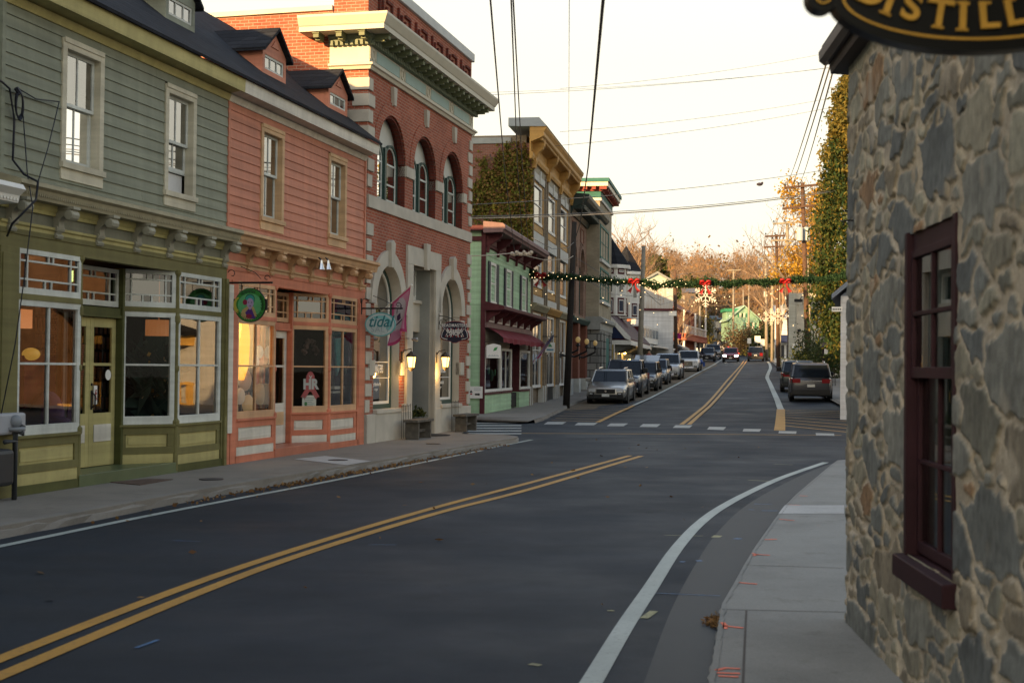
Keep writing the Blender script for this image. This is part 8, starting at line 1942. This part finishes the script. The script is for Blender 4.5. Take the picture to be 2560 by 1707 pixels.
T = thing('black_oval_sign', 'small black oval sign with yellow lettering under the plum porch roof', 'sign', fr, cu, 0, cz); mb = MB(); mb.prism(disc(cu, cz, ru, rz, 24), -.03, .03); mb.build('board', BLACK, T)
mb = MB(); P = disc(cu, cz, ru * .92, rz * .88, 24); mb.tube([(u, .032, z) for u, z in P + P[:1]], .012, 4); mb.build('border', GOLD, T); text('lettering', 'ViVA', fr, cu, .034, cz + .05, .3, GOLD, T, sx=1.0)
mb = MB(); mb.tube([(cu, 0, cz + rz), (cu, 0, cz + rz + .6)], .03, 4); mb.build('hanger', BLACK, T)

# ------------------------------------------------------------------ flags
def flagcloth(T, fr, A0, A1, drop, mats, nm, cells, nu=20, nv=14, amp=.06):
    """cloth hung from the staff line A0->A1 (frame coords); cells(i,j)->material slot"""
    mb = MB(); a, b = Vector(A0), Vector(A1); d = Vector(drop); G = []
    for i in range(nu + 1):
        row = []
        for j in range(nv + 1):
            s, t = i / nu, j / nv; p = a.lerp(b, s) + d * t + Vector((0, 0, 0)); q = Vector((.25, 1, 0)) * amp * math.sin(s * 9 + t * 4) * t; row.append(tuple(p + q + Vector((.1 * t * math.sin(s * 5), 0, -.06 * t * math.sin(s * 7)))))
        G.append(row)
    for i in range(nu):
        for j in range(nv): mb.cm = cells(i / nu, j / nv); mb.face([G[i][j], G[i + 1][j], G[i + 1][j + 1], G[i][j + 1]])
    return mb.build(nm, mats, T, recalc=False, smooth=True)
PINK = mat('flag_pink', (.45, .06, .17), .8, .1); LPNK = mat('flag_light_pink', (.55, .25, .36), .8, .1); FWH = mat('flag_white', (.50, .48, .52), .8, .08)
u, z = A.px(985, 780, .05)
s0 = A.px(960, 778, .1); tip = A.px(1029, 713, .9)
T = thing('pink_flag', 'pink house flag with white dog face on slanted staff by the brick doorway', 'flag', A, s0[0], .1, s0[1])
mb = MB(); pa, pb = (s0[0], .05, s0[1]), (tip[0], .9, tip[1]); mb.tube([pa, pb], .014, 6).ball(pb, .025, 6); mb.build('staff', WHITE, T)
c0 = Vector(pa).lerp(Vector(pb), .36); c1 = Vector(pa).lerp(Vector(pb), .97)
def pk(s, t):
    if s < .07 or s > .93 or t < .05 or t > .93: return 0
    x, y = (s - .42) / .3, (t - .4) / .3
    if t > .62 - .3 * s: 
        if x * x + y * y > 1.3: return 1
    if x * x + y * y < 1.25:
        if (abs(s - .32) < .035 or abs(s - .52) < .035) and abs(t - .3) < .06: return 3
        if (s - .42) ** 2 + (t - .48) ** 2 < .006: return 3
        if abs(t - .6) < .025 and abs(s - .42) < .12: return 3
        return 2
    return 1
flagcloth(T, A, c0, c1, (-.12, -.02, -.92), [PINK, LPNK, FWH, mat('flag_ink', (.06, .03, .08), .8)], 'cloth', pk, 36, 30, .05)
s0 = B.px(1357, 895, .2); tip = B.px(1390, 831, 1.3)
T = thing('striped_flag', 'stars and stripes flag on a slanted staff in front of the tall block', 'flag', B, s0[0], .1, s0[1])
ta = B.px(1348, 905, .3); pa, pb = Vector((B.u(1372, 0), .0, B.z(1372, 868, 0))), Vector((tip[0], 1.1, tip[1]))
mb = MB(); mb.tube([tuple(pa), tuple(pb)], .02, 6).ball(tuple(pb), .04, 6); mb.build('staff', WHITE, T)
fa = Vector((B.px(1388, 832, 1.1)[0], 1.1, B.px(1388, 832, 1.1)[1])); fb = Vector((B.px(1366, 855, .7)[0], .7, B.px(1366, 855, .7)[1])); fd = Vector((B.px(1346, 893, .75)[0], .75, B.px(1346, 893, .75)[1])) - Vector((B.px(1378, 840, .9)[0], .9, B.px(1378, 840, .9)[1]))
STRR = mat('flag_red', (.33, .02, .06), .8, .05); STB = mat('flag_blue', (.05, .055, .16), .8, .05)
def us(s, t):
    if t < .42 and s < .6: return 3 if (int(s * 18) + int(t * 20)) % 2 == 0 and (int(t * 20) % 2 == 0) else 2
    return 0 if int(s * 7.99) % 2 == 0 else 1
flagcloth(T, B, fa, fb, fd, [STRR, FWH, STB, FWH], 'cloth', us, 32, 20, .05)
p = at(1698, 842, 128); T = thing('magenta_flag', 'small magenta flag by the dark red pole', 'flag', W, p.x, p.y, p.z); mb = MB(); mb.tube([(p.x - .25, p.y, p.z - 1.2), (p.x - .2, p.y, p.z + .45)], .02, 4); mb.build('staff', BLACK, T)
mb = MB(); P = [(p.x - .2 + .4 * i / 6, p.y + .06 * math.sin(i * 1.7), p.z + .38 - .1 * i / 6) for i in range(7)]
for a, b in zip(P, P[1:]): mb.face([a, b, (b[0] - .05, b[1], b[2] - .5), (a[0] - .05, a[1], a[2] - .5)])
mb.build('cloth', mat('magenta_cloth', (.5, .03, .22), .8), T, recalc=False)

# ------------------------------------------------------------------ coach lamps, benches, small things by the brick front
LGLOW = emit('lantern_glow', (1.0, .56, .13), 2.2, (.6, .4, .1)); BRZ = mat('bronze_metal', (.08, .055, .035), .45, .1, metal=.5)
for x, y, lab in ((1028, 905, 'lit coach lantern left of the barber door'), (1113, 905, 'lit coach lantern right of the barber door')):
    u, z = A.px(x, y, .28); T = thing('coach_lantern', lab, 'lamp', A, u, .06, z, 'coach lanterns beside the barber door')
    mb = MB(); mb.tube([(u, .05, z + .16), (u, .12, z + .26), (u, .28, z + .3), (u, .28, z + .2)], .012, 6); mb.box(u - .035, u + .035, .04, .07, z - .02, z + .24); mb.build('arm', BRZ, T)
    mb = MB(); mb.lathe([(.02, .24), (.05, .21), (.09, .19), (.125, .13), (.12, .115), (.001, .115)], (u, .28, z), 8); mb.build('cap', BRZ, T)
    mb = MB(); mb.lathe([(.001, .112), (.105, .112), (.07, -.12), (.001, -.12)], (u, .28, z), 8); mb.build('glass', LGLOW, T)
    mb = MB()
    for k in range(4): q = math.pi / 4 + k * math.pi / 2; mb.tube([(u + .108 * math.cos(q), .28 + .108 * math.sin(q), z + .115), (u + .073 * math.cos(q), .28 + .073 * math.sin(q), z - .12)], .008, 4)
    mb.lathe([(.08, -.12), (.085, -.14), (.04, -.17), (.02, -.2), (.001, -.205)], (u, .28, z), 8); mb.build('cage', BRZ, T)
    pl = bpy.data.lights.new('lantern_light', 'POINT'); pl.energy = 5; pl.color = (1, .55, .15); pl.shadow_soft_size = .12; po = bpy.data.objects.new('lantern_light', pl); COL.objects.link(po); po.location = A.world(u - .02, .2, z - .27)
OLDW = mat('weathered_bench_wood', (.10, .09, .075), .9, .3, 8, .3, 40)
for (x, y, lab) in ((999, 1095, 'weathered wooden bench under the left arched window'), (1145, 1077, 'weathered wooden bench at the right corner of the brick building')):
    p = ground(x, y, .12); u = (p - A.o).dot(A.e); w = .42; T = thing('bench', lab, 'bench', A, u, w, .12, 'wooden benches before the brick building')
    hL = .62; mb = MB(); mb.box(u - hL, u + hL, w - .17, w - .005, .50, .555).box(u - hL, u + hL, w + .005, w + .17, .50, .555); mb.build('seat', OLDW, T, bevel=.006)
    for s in (-1, 1): mb = MB(); mb.box(u + s * hL * .72 - .035, u + s * hL * .72 + .035, w - .15, w + .15, .12, .50); mb.build('leg', OLDW, T, bevel=.006)
    mb = MB(); mb.box(u - hL * .7, u + hL * .7, w - .03, w + .03, .27, .33); mb.build('stretcher', OLDW, T)
    T2 = thing('bare_trellis', 'thin bare metal trellis behind the ' + ('left' if x < 1100 else 'right') + ' wooden bench', 'trellis', A, u, .12, .12, 'metal trellises behind the benches')
    for k in range(6): mb = MB(); q = u - .35 + k * .12; mb.tube([(q, .14, .13), (q, .14, .86 + .03 * (k % 2))], .006, 4); mb.build('rod', IRON, T2)
    mb = MB(); mb.tube([(u - .38, .14, .85), (u + .28, .14, .85)], .007, 4); mb.build('rail', IRON, T2)
c, w = (d0 + d1) / 2, .55
mb = MB(); mb.slab([(c - .42, .12), (c + .42, .12), (c + .36, .5), (c + .1, .68), (c - .1, .68), (c - .36, .5)], .121, .136); solo(mb, 'door_mat', mat('black_mat', (.015, .016, .017), .95), 'black door mat before the barber door', 'door mat', A, (c, .12, .121))
for s, lab in ((-1, 'small potted shrub left of the barber door'), (1, 'grey pot with shrub right of the barber door')):
    u = c + s * .42; w = -.22; T = thing('planter', lab, 'planter', A, u, w, .14, 'planters in the barber doorway')
    mb = MB(); mb.lathe([(.085, .14), (.11, .48), (.12, .5), (.1, .5), (.001, .47)], (u, w, 0), 14); mb.build('pot', mat('grey_pot', (.2, .21, .19), .7), T)
    V, Fq = leaves(160, .07, lambda r: (r.normal() * .07, r.normal() * .07, .42 + abs(r.normal()) * .07), 3, 1.5); npmesh('foliage', V, Fq, GSH, T)
mb = MB(); u = A.u(1016, .05, 850); z = A.z(1016, 848, .1); mb.lathe([(.03, -.02), (.05, .1), (.03, .12)], (u, .2, z), 10, 'w'); mb.tube([(u, .02, z + .03), (u, .12, z + .02)], .012, 5); solo(mb, 'wall_spotlight', mat('grey_metal', (.3, .3, .3), .4, .1, metal=.6), 'small grey spotlight above the left lantern', 'spotlight', A, (u, .05, z))
# twin floodlights under the salmon cornice
for x, lab in ((803, 'left silver floodlight under the salmon cornice'), (820, 'right silver floodlight under the salmon cornice')):
    u, z = A.px(x, 667, .35); T = thing('floodlight', lab, 'floodlight', A, u, .3, z + .12, 'floodlights under the salmon cornice'); mb = MB(); mb.lathe([(.02, .12), (.03, .06), (.055, -.02), (.065, -.05), (.001, -.045)], (u, .35, z), 10); mb.build('reflector', CHROME, T); mb = MB(); mb.tube([(u, .3, z + .17), (u, .35, z + .12)], .015, 5); mb.build('arm', IRON, T)
# meters, boxes and cables at the left edge
def px3(x, y, w): u, z = A.px(x, y, w); return (u, w, z)
u, z = A.px(16, 1058, .12); T = thing('meter_box', 'grey plastic meter box on the olive pilaster at the left edge', 'meter', A, u, .05, z); mb = MB(); mb.box(u - .25, u + .28, .04, .2, z - .13, z + .12); mb.build('case', mat('grey_plastic', (.33, .34, .36), .5, .06), T, bevel=.03)
u, z = A.px(20, 1200, .3); T = thing('gas_meter', 'dark gas meter with grey regulator and pipes at the left edge', 'meter', A, u, .2, .12)
mb = MB(); mb.box(u - .35, u + .08, .08, .34, .3, .72); mb.build('meter_body', mat('dark_meter', (.03, .032, .035), .5), T, bevel=.05)
mb = MB(); mb.ball((u + .25, .22, 1.03), .075, 8); mb.lathe([(.11, -.02), (.11, .02)], (u + .25, .22, .94), 12); mb.build('regulator', mat('grey_cast', (.2, .22, .24), .5), T, smooth=True)
mb = MB(); mb.tube([(u + .25, .22, .1), (u + .25, .22, .9), (u + .36, .24, .88), (u + .38, .24, .95), (u + .3, .2, 1.0)], .03, 8).tube([(u + .2, .25, .12), (u + .2, .25, .8), (u, .25, .8)], .03, 8); mb.build('pipe', mat('dark_pipe', (.04, .045, .05), .5), T, smooth=True)
cable('drooping black service cable from the left down the sage corner board', [A.world(*px3(-60, 165, .4)), A.world(*px3(5, 205, .12)), A.world(*px3(24, 222, .08)), A.world(*px3(36, 300, .06)), A.world(*px3(32, 400, .06)), A.world(*px3(60, 436, .1)), A.world(*px3(95, 455, .45)), A.world(*px3(90, 500, .42)), A.world(*px3(30, 560, .3)), A.world(*px3(18, 590, .1))], .014)
cable('thin slack cable across the sage siding to the window casing', [A.world(*px3(46, 222, .06)), A.world(*px3(90, 248, .06)), A.world(*px3(148, 255, .07))], .008)
cable('cable hanging from the window casing to the cornice corner', [A.world(*px3(148, 255, .08)), A.world(*px3(120, 370, .2)), A.world(*px3(95, 455, .45))], .007)
cable('long thin cable down over the left display window', [A.world(*px3(58, 290, .06)), A.world(*px3(68, 430, .2)), A.world(*px3(82, 520, .42)), A.world(*px3(60, 700, .3)), A.world(*px3(38, 860, .2)), A.world(*px3(2, 1040, .12))], .007)
mb = MB()
for k in range(4): P = [px3(47 + 9 * math.cos(q) + k, 258 + 34 * math.sin(q) + k * 3, .08 + .01 * k) for q in np.linspace(0, 6.28, 20)]; mb.tube(P, .009, 5)
mb.tube([px3(40, 220, .08), px3(50, 236, .1)], .03, 6); p = px3(47, 258, .08); solo(mb, 'cable_coil', CBL, 'coil of black cable on the sage corner board', 'cable coil', A, p)
# ------------------------------------------------------------------ things inside the shop windows
WICK = brickmat('wicker', (.30, .12, .04), (.20, .07, .025), (.05, .02, .01), .05, .03, .006, .9, .8)
def inside(name, label, cat, x, y, w, fn, mats, **k):
    u, z = A.px(x, y, w); mb = MB(); fn(mb, u, w, z); return solo(mb, name, mats, label, cat, A, (u, w, z), smooth=k.get('smooth', True))
inside('wicker_basket', 'stack of orange-brown wicker baskets in the left olive shop window', 'basket', 158, 970, -.75, lambda m, u, w, z: m.lathe([(.001, -.02), (.24, 0), (.27, .25), (.22, .27), (.25, .3), (.27, .6), (.22, .62), (.24, .66), (.2, .95), (.12, 1.1), (.001, 1.12)], (u, w, z), 18), WICK, smooth=False)
inside('paper_lantern', 'round yellow lantern in the left olive shop window', 'lantern', 78, 885, -.7, lambda m, u, w, z: m.ball((u, w, z), .11, 9, (1.2, 1, .75)), emit('dim_yellow_lantern', (.9, .5, .08), .10, (.5, .3, .05)))
inside('lamp_shade', 'square orange pendant shade in the left olive shop window', 'pendant lamp', 50, 797, -.6, lambda m, u, w, z: m.box(u - .13, u + .12, w - .1, w + .1, z - .12, z + .12).tube([(u, w, z + .12), (u, w, z + .9)], .008, 4), emit('dim_orange_shade', (1.0, .35, .12), .16, (.3, .15, .1)), smooth=False)
inside('armchair', 'purple armchair in the left olive shop window', 'armchair', 118, 1040, -.55, lambda m, u, w, z: (m.ball((u, w, z), .24, 9, (1, .9, 1.4)), m.ball((u - .05, w + .2, z - .12), .2, 8, (1.3, 1, .6))), mat('purple_velvet', (.11, .06, .13), .9, .2, 10))
inside('red_garment', 'dark red hanging garment in the left olive shop window', 'garment', 85, 955, -.8, lambda m, u, w, z: m.box(u - .35, u + .4, w - .08, w + .08, z - .5, z + .35), mat('dark_red_cloth', (.09, .008, .015), .9, .3, 6), smooth=False)
inside('black_notice', 'small black notice with white lettering at the foot of the left olive window', 'notice', 77, 1040, -.16, lambda m, u, w, z: m.box(u - .36, u + .22, w - .01, w, z - .1, z + .1), BLACK, smooth=False)
def drum(m, u, w, z): m.lathe([(.001, .12), (.2, .12), (.2, -.12), (.001, -.12)], (u, w, z), 20).tube([(u, w, z + .12), (u, w, z + 1.0)], .008, 4)
inside('drum_chandelier', 'lit copper drum lampshade in the middle olive shop window', 'pendant lamp', 397, 820, -.5, drum, emit('copper_glow', (1.0, .35, .1), .07, (.3, .12, .05)), smooth=False)
u, z = A.px(385, 960, -.9)
T = thing('potted_palm', 'dim potted plant with pale flowers in the middle olive shop window', 'plant', A, u, -.9, z); V, Fq = leaves(120, .3, lambda r: (r.normal() * .2, r.normal() * .1, r.normal() * .3), 6, 3); npmesh('foliage', V, Fq, leafmat('dim_palm', [(.02, .05, .04), (.05, .09, .07)]), T); V, Fq = leaves(40, .09, lambda r: (r.normal() * .2, -.12 + r.normal() * .05, r.normal() * .25 - .1), 7, 1); npmesh('flower', V, Fq, leafmat('dim_flowers', [(.4, .36, .25), (.35, .2, .03)]), T)
# salmon shop: orange shirts, mannequins, posters
def shirt(m, u, w, z): m.prism([(u - .12, z + .5), (u + .12, z + .5), (u + .2, z + .1), (u + .16, z - .35), (u - .02, z - .6), (u - .18, z - .3), (u - .2, z + .1)], w - .05, w + .05)
ORGC = emit('glowing_orange_cloth', (1.0, .36, .02), .55, (.6, .28, .02));  # cloth glows by itself, standing in for the warm window light
inside('orange_garment', 'bright orange garment hanging at the left in the salmon shop window', 'garment', 606, 862, -.35, shirt, ORGC, smooth=False)
inside('orange_garment', 'bright orange garment hanging at the right in the salmon shop window', 'garment', 668, 862, -.55, shirt, ORGC, smooth=False)
inside('straw_garment', 'straw-coloured display between the orange garments', 'garment', 642, 850, -.75, lambda m, u, w, z: m.prism([(u - .2, z + .5), (u + .2, z + .5), (u + .3, z - .5), (u - .3, z - .5)], w - .04, w + .04), emit('glowing_straw_cloth', (.9, .6, .2), .12, (.4, .3, .12)), smooth=False)  # faint glow in the cloth stands in for window light
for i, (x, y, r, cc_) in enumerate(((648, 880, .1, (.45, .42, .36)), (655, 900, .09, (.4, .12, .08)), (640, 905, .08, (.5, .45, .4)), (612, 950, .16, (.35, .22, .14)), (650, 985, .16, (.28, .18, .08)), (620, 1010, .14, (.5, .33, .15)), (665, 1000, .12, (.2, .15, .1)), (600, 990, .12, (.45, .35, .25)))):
    inside('window_display', ('white', 'red-brown', 'cream', 'tan', 'brown', 'golden', 'dark brown', 'pale')[i] + ' display piece in the left salmon shop window', 'display piece', x, y, -.4, lambda m, u, w, z, r=r: m.ball((u, w, z), r, 8, (1, .7, 1.2)), emit('display_glow_%d' % i, cc_, .10, cc_))  # pieces glow faintly by themselves in place of window light
pl = bpy.data.lights.new('window_spot_light', 'POINT'); pl.energy = 9; pl.color = (1, .68, .32); pl.shadow_soft_size = .06; po = bpy.data.objects.new('window_spot_light', pl); COL.objects.link(po); po.location = A.world(A.u(640), -.45, 2.3)
pl = bpy.data.lights.new('lamp_light', 'POINT'); pl.energy = 2.6; pl.color = (1, .5, .2); pl.shadow_soft_size = .1; po = bpy.data.objects.new('lamp_light', pl); COL.objects.link(po); po.location = A.world(A.u(300), -1.45, 2.95)
inside('spot_bulb', 'bright spotlight at the top of the left salmon shop window', 'spotlight', 667, 820, -.4, lambda m, u, w, z: m.ball((u, w, z), .05, 7), emit('spot_glow', (1, .85, .6), 9))
# ribbon poster and notice on the salmon glass, teal hammock
tfF, LF = seg_tf(A.u(731, -.4), -.46, A.u(818), 0); fF = Fr(*(lambda p: (p.x, p.y))(A.world(A.u(731, -.4), -.46, 0)), A.th - math.atan2(0 + .46, A.u(818) - A.u(731, -.4)) * 1.0)
fF = Fr(fF.o.x, fF.o.y, math.atan2((A.world(A.u(818), 0, 0) - fF.o).y, (A.world(A.u(818), 0, 0) - fF.o).x))
cu, cz = fF.px(776, 962, -.02); T = thing('ribbon_poster', 'pink ribbon-shaped poster with white letters in the salmon bay window', 'poster', fF, cu, -.02, cz); fr = fF
PK = mat('poster_pink', (.50, .12, .13), .6, .05); k = .23
mb = MB(); mb.prism([(cu + k * a, cz + k * b) for a, b in ((-.45, .3), (-.4, .75), (-.2, 1.05), (0, 1.12), (.2, 1.05), (.4, .75), (.45, .3), (.5, -.35), (.95, -1.0), (.75, -1.02), (.55, -1.2), (.1, -.55), (-.1, -.55), (-.55, -1.2), (-.75, -1.02), (-.95, -1.0), (-.5, -.35))], -.03, -.02); mb.build('ribbon', PK, T)
mb = MB(); mb.prism([(cu - k * .18, cz + k * .82), (cu, cz + k * .68), (cu + k * .18, cz + k * .82), (cu, cz + k * .42)], -.02, -.016); mb.build('heart', SWH, T); text('lettering', 'HR', fF, cu, -.014, cz + k * .02, .26, SWH, T, bold=.012)
a, zt = fF.px(756, 988, -.02); b, zl = fF.px(790, 1018, -.02); T = thing('notice', 'white printed notice below the pink ribbon poster', 'notice', fF, a, -.02, zl); mb = MB(); mb.box(a, b, -.03, -.02, zl, zt); mb.build('sheet', WHITE, T)
for i in range(5): mb = MB(); mb.box(a + .04, b - .04 - .03 * (i % 3), -.02, -.018, zt - .06 - i * .035, zt - .05 - i * .035); mb.build('print_line', GRYI, T)
mb = MB(); mb.ball((a + .08, -.02, zl + .07), .035, 6, (1, .2, 1)); mb.build('green_print', mat('leaf_green3', (.08, .25, .08), .5), T)
def ham(m, u, w, z): m.prism([(u - .45, z + .35), (u + .5, z + .4), (u + .3, z + .1), (u + .22, z - .35), (u - .05, z - .1), (u - .3, z - .4)], w - .02, w + .02)
inside('teal_hanging', 'torn teal cloth hanging in the right salmon bay window', 'cloth hanging', 855, 890, -.3, ham, mat('teal_cloth', (.05, .30, .28), .8, .3, 14), smooth=False)
inside('window_board', 'pale panel hanging behind the right salmon bay glass', 'panel', 855, 900, -.6, lambda m, u, w, z: m.box(u - .5, u + .45, w - .03, w, z - .55, z + .6), mat('pale_sage_panel', (.24, .26, .2), .8, .2, 6), smooth=False)
inside('white_bench', 'small white slatted stool in the right salmon bay window', 'stool', 850, 970, -.25, lambda m, u, w, z: m.box(u - .3, u + .3, w - .1, w, z - .02, z + .04).box(u - .25, u + .22, w - .1, w - .05, z - .1, z - .06), WHITE, smooth=False)
def wreath(m, u, w, z):
    for i in range(26): q = math.pi * i / 25; m.ball((u + .3 * math.cos(q), w + random.uniform(-.03, .03), z + .26 * math.sin(q)), random.uniform(.03, .06), 5)
inside('wreath', 'dark wreath with pale berries behind the ribbon poster', 'wreath', 775, 885, -.75, wreath, mat('wreath_mix', (.14, .09, .08), .8, .9, 16))
# olive bay: yellow lit cloth seen in the glass
inside('white_door_sticker', 'round white sticker on the olive door glass', 'sticker', 270, 937, -.54, lambda m, u, w, z: m.lathe([(.075, 0), (.075, .004)], (u, w, z), 14, 'w'), WHITE, smooth=False)
u, z = A.px(240, 987, -.52); T = thing('door_sign', 'white and red open sign beside the olive door handle', 'notice', A, u, -.52, z); mb = MB(); mb.box(u - .045, u + .04, -.535, -.525, z - .13, z + .13); mb.build('sheet', WHITE, T); text('lettering', 'OPEN', A, u, -.52, z, .06, SRD, T, rotz=R(-90))
# ------------------------------------------------------------------ street bits
LFB = leafmat('fallen_leaf', [(.14, .07, .03), (.22, .12, .05), (.28, .17, .07), (.10, .06, .03)])
def gut(r):
    t = max(.0, min(.999, .5 + .22 * r.normal() + (.1 if r.rand() < .3 else 0))); pts_ = kl[3:9]; k = min(int(t * 5), 4); p = pts_[k].lerp(pts_[k + 1], t * 5 - k); n = A.n * (.08 + abs(r.normal()) * .13); w = r.rand()
    return (p.x + n.x, p.y + n.y, .012 + r.rand() * .025)
V, Fq = leaves(480, .042, gut, 4, 1.3, 0); o = npmesh('gutter_leaves', V, Fq, LFB); o['kind'] = 'stuff'
def sparse(r):
    p = A.world(r.uniform(8, 34), r.uniform(1.9, 8), 0); return (p.x, p.y, .02)
V, Fq = leaves(45, .07, sparse, 8, 1.3, 0); V = V * np.array([1, 1, .35]) + np.array([0, 0, .008]); o = npmesh('scattered_leaves', V, Fq, LFB); o['kind'] = 'stuff'
p = ground(1786, 1560); T = thing('weed_tuft', 'tuft of dry brown weeds at the near right kerb', 'weed', W, p.x, p.y, 0); V, Fq = leaves(300, .022, lambda r: (r.normal() * .025, r.normal() * .06, abs(r.normal()) * .02), 5, 2.6, -.6); npmesh('foliage', V, Fq, LFB, T)
for x, y, Y, w_, h_, lab in ((1873, 852, 186, .5, .7, 'small white road sign left of the bend shrubs'), (1894, 848, 184, .8, .9, 'larger white road sign by the dark green shrub'), (1907, 856, 182, .6, .9, 'tall white road sign right of the dark green shrub')):
    p = at(x, y, Y); T = thing('road_sign', lab, 'road sign', W, p.x, Y, g(p.x, Y), 'white road signs at the bend'); mb = MB(); mb.box(p.x - w_ / 2, p.x + w_ / 2, Y - .02, Y + .02, p.z - h_ / 2, p.z + h_ / 2); mb.build('plate', WHITE, T); mb = MB(); mb.tube([(p.x, Y + .04, g(p.x, Y) - .2), (p.x, Y + .04, p.z)], .04, 5); mb.build('post', PGRY, T)
p = at(1988, 865, 100); T = thing('shop_sign', 'white signboard on a dark post by the white brick building', 'sign', W, p.x, 100, g(p.x, 100)); mb = MB(); mb.box(p.x - .22, p.x + .16, 99.95, 100, p.z - .15, p.z + .15); bd = mb.build('board', WHITE, T); mb = MB(); mb.tube([(p.x + .25, 100, g(p.x, 100)), (p.x + .25, 100, p.z + .5)], .05, 6); mb.build('post', BLACK, T); mb = MB(); mb.ring(p.x - .03, p.z, .06, .08, 99.93, 99.949, 0, 360, 12); mb.build('mark', BLACK, bd)
# ------------------------------------------------------------------ person standing by the raised hatch
def person(label, x, y, Y, H, jacket, hair, legs):
    p = at(x, y, Y); z0 = p.z; T = thing('person', label, 'person', W, p.x, Y, z0); s = H / 1.75
    me = bpy.data.meshes.new('body'); J = [(0, 0, .95), (0, 0, 1.15), (0, 0, 1.40), (0, .01, 1.50), (0, -.01, 1.62), (0, -.01, 1.74), (.17, 0, 1.40), (.24, -.02, 1.14), (.22, -.14, .93), (-.17, 0, 1.40), (-.24, -.02, 1.14), (-.22, -.14, .93), (.09, 0, .9), (.1, -.02, .5), (.1, .02, .08), (.11, -.14, .04), (-.09, 0, .9), (-.1, .02, .5), (-.1, .05, .08), (-.11, -.1, .04)]
    E = [(0, 1), (1, 2), (2, 3), (3, 4), (4, 5), (2, 6), (6, 7), (7, 8), (2, 9), (9, 10), (10, 11), (0, 12), (12, 13), (13, 14), (14, 15), (0, 16), (16, 17), (17, 18), (18, 19)]
    rad = [.15, .14, .16, .055, .09, .08, .065, .05, .035, .065, .05, .035, .095, .065, .045, .04, .095, .065, .045, .04]
    me.from_pydata([(a * s, b * s, c * s) for a, b, c in J], E, []); me.materials.append(mat(jacket[0], jacket[1], .8)); me.materials.append(mat(legs[0], legs[1], .9)); me.materials.append(mat('skin_tone', (.4, .24, .17), .6))
    o = bpy.data.objects.new('body', me); COL.objects.link(o); o.parent = T
    sk = o.modifiers.new('skin', 'SKIN'); sk.use_smooth_shade = True
    for v, r in zip(me.skin_vertices[0].data, rad): v.radius = (r * s, r * s)
    me.skin_vertices[0].data[0].use_root = True
    sb = o.modifiers.new('sub', 'SUBSURF'); sb.levels = sb.render_levels = 1
    ev = o.evaluated_get(bpy.context.evaluated_depsgraph_get()); m2 = bpy.data.meshes.new_from_object(ev); o.modifiers.clear(); o.data = m2
    for mm in me.materials: 
        if mm.name not in m2.materials: m2.materials.append(mm)
    for f in m2.polygons: c = f.center.z / s; f.material_index = 1 if c < .93 else (2 if c > 1.5 else 0)
    mb = MB(); c = p; mb.ball((c.x, Y + .02 * s, z0 + 1.74 * s), .115 * s, 8, (1, 1.05, .9)); mb.build('hair', mat(hair[0], hair[1], .8), T, smooth=True)
    for q in (-1, 1): mb = MB(); mb.ball((c.x + q * .035 * s, Y - .1 * s, z0 + 1.69 * s), .013, 5); mb.build('eye', BLACK, T)
q = ground(1622, 962); person('person in a dull red jacket with dark hair behind the slate crossover', 1622, 935, 99, 1.75, ('dull_red_jacket', (.22, .06, .045)), ('dark_hair', (.015, .012, .01)), ('dark_trousers', (.02, .022, .03)))
# ------------------------------------------------------------------ lettering curves become meshes
bpy.context.view_layer.update()
dg = bpy.context.evaluated_depsgraph_get()
for o in [o for o in S.objects if o.type == 'FONT']:
    me = bpy.data.meshes.new_from_object(o.evaluated_get(dg)); n = o.name; o.name = n + '_curve'
    q = bpy.data.objects.new(n, me); COL.objects.link(q); q.parent = o.parent; q.matrix_local = o.matrix_local.copy()
    if not me.materials: me.materials.append(o.data.materials[0])
    bpy.data.objects.remove(o)
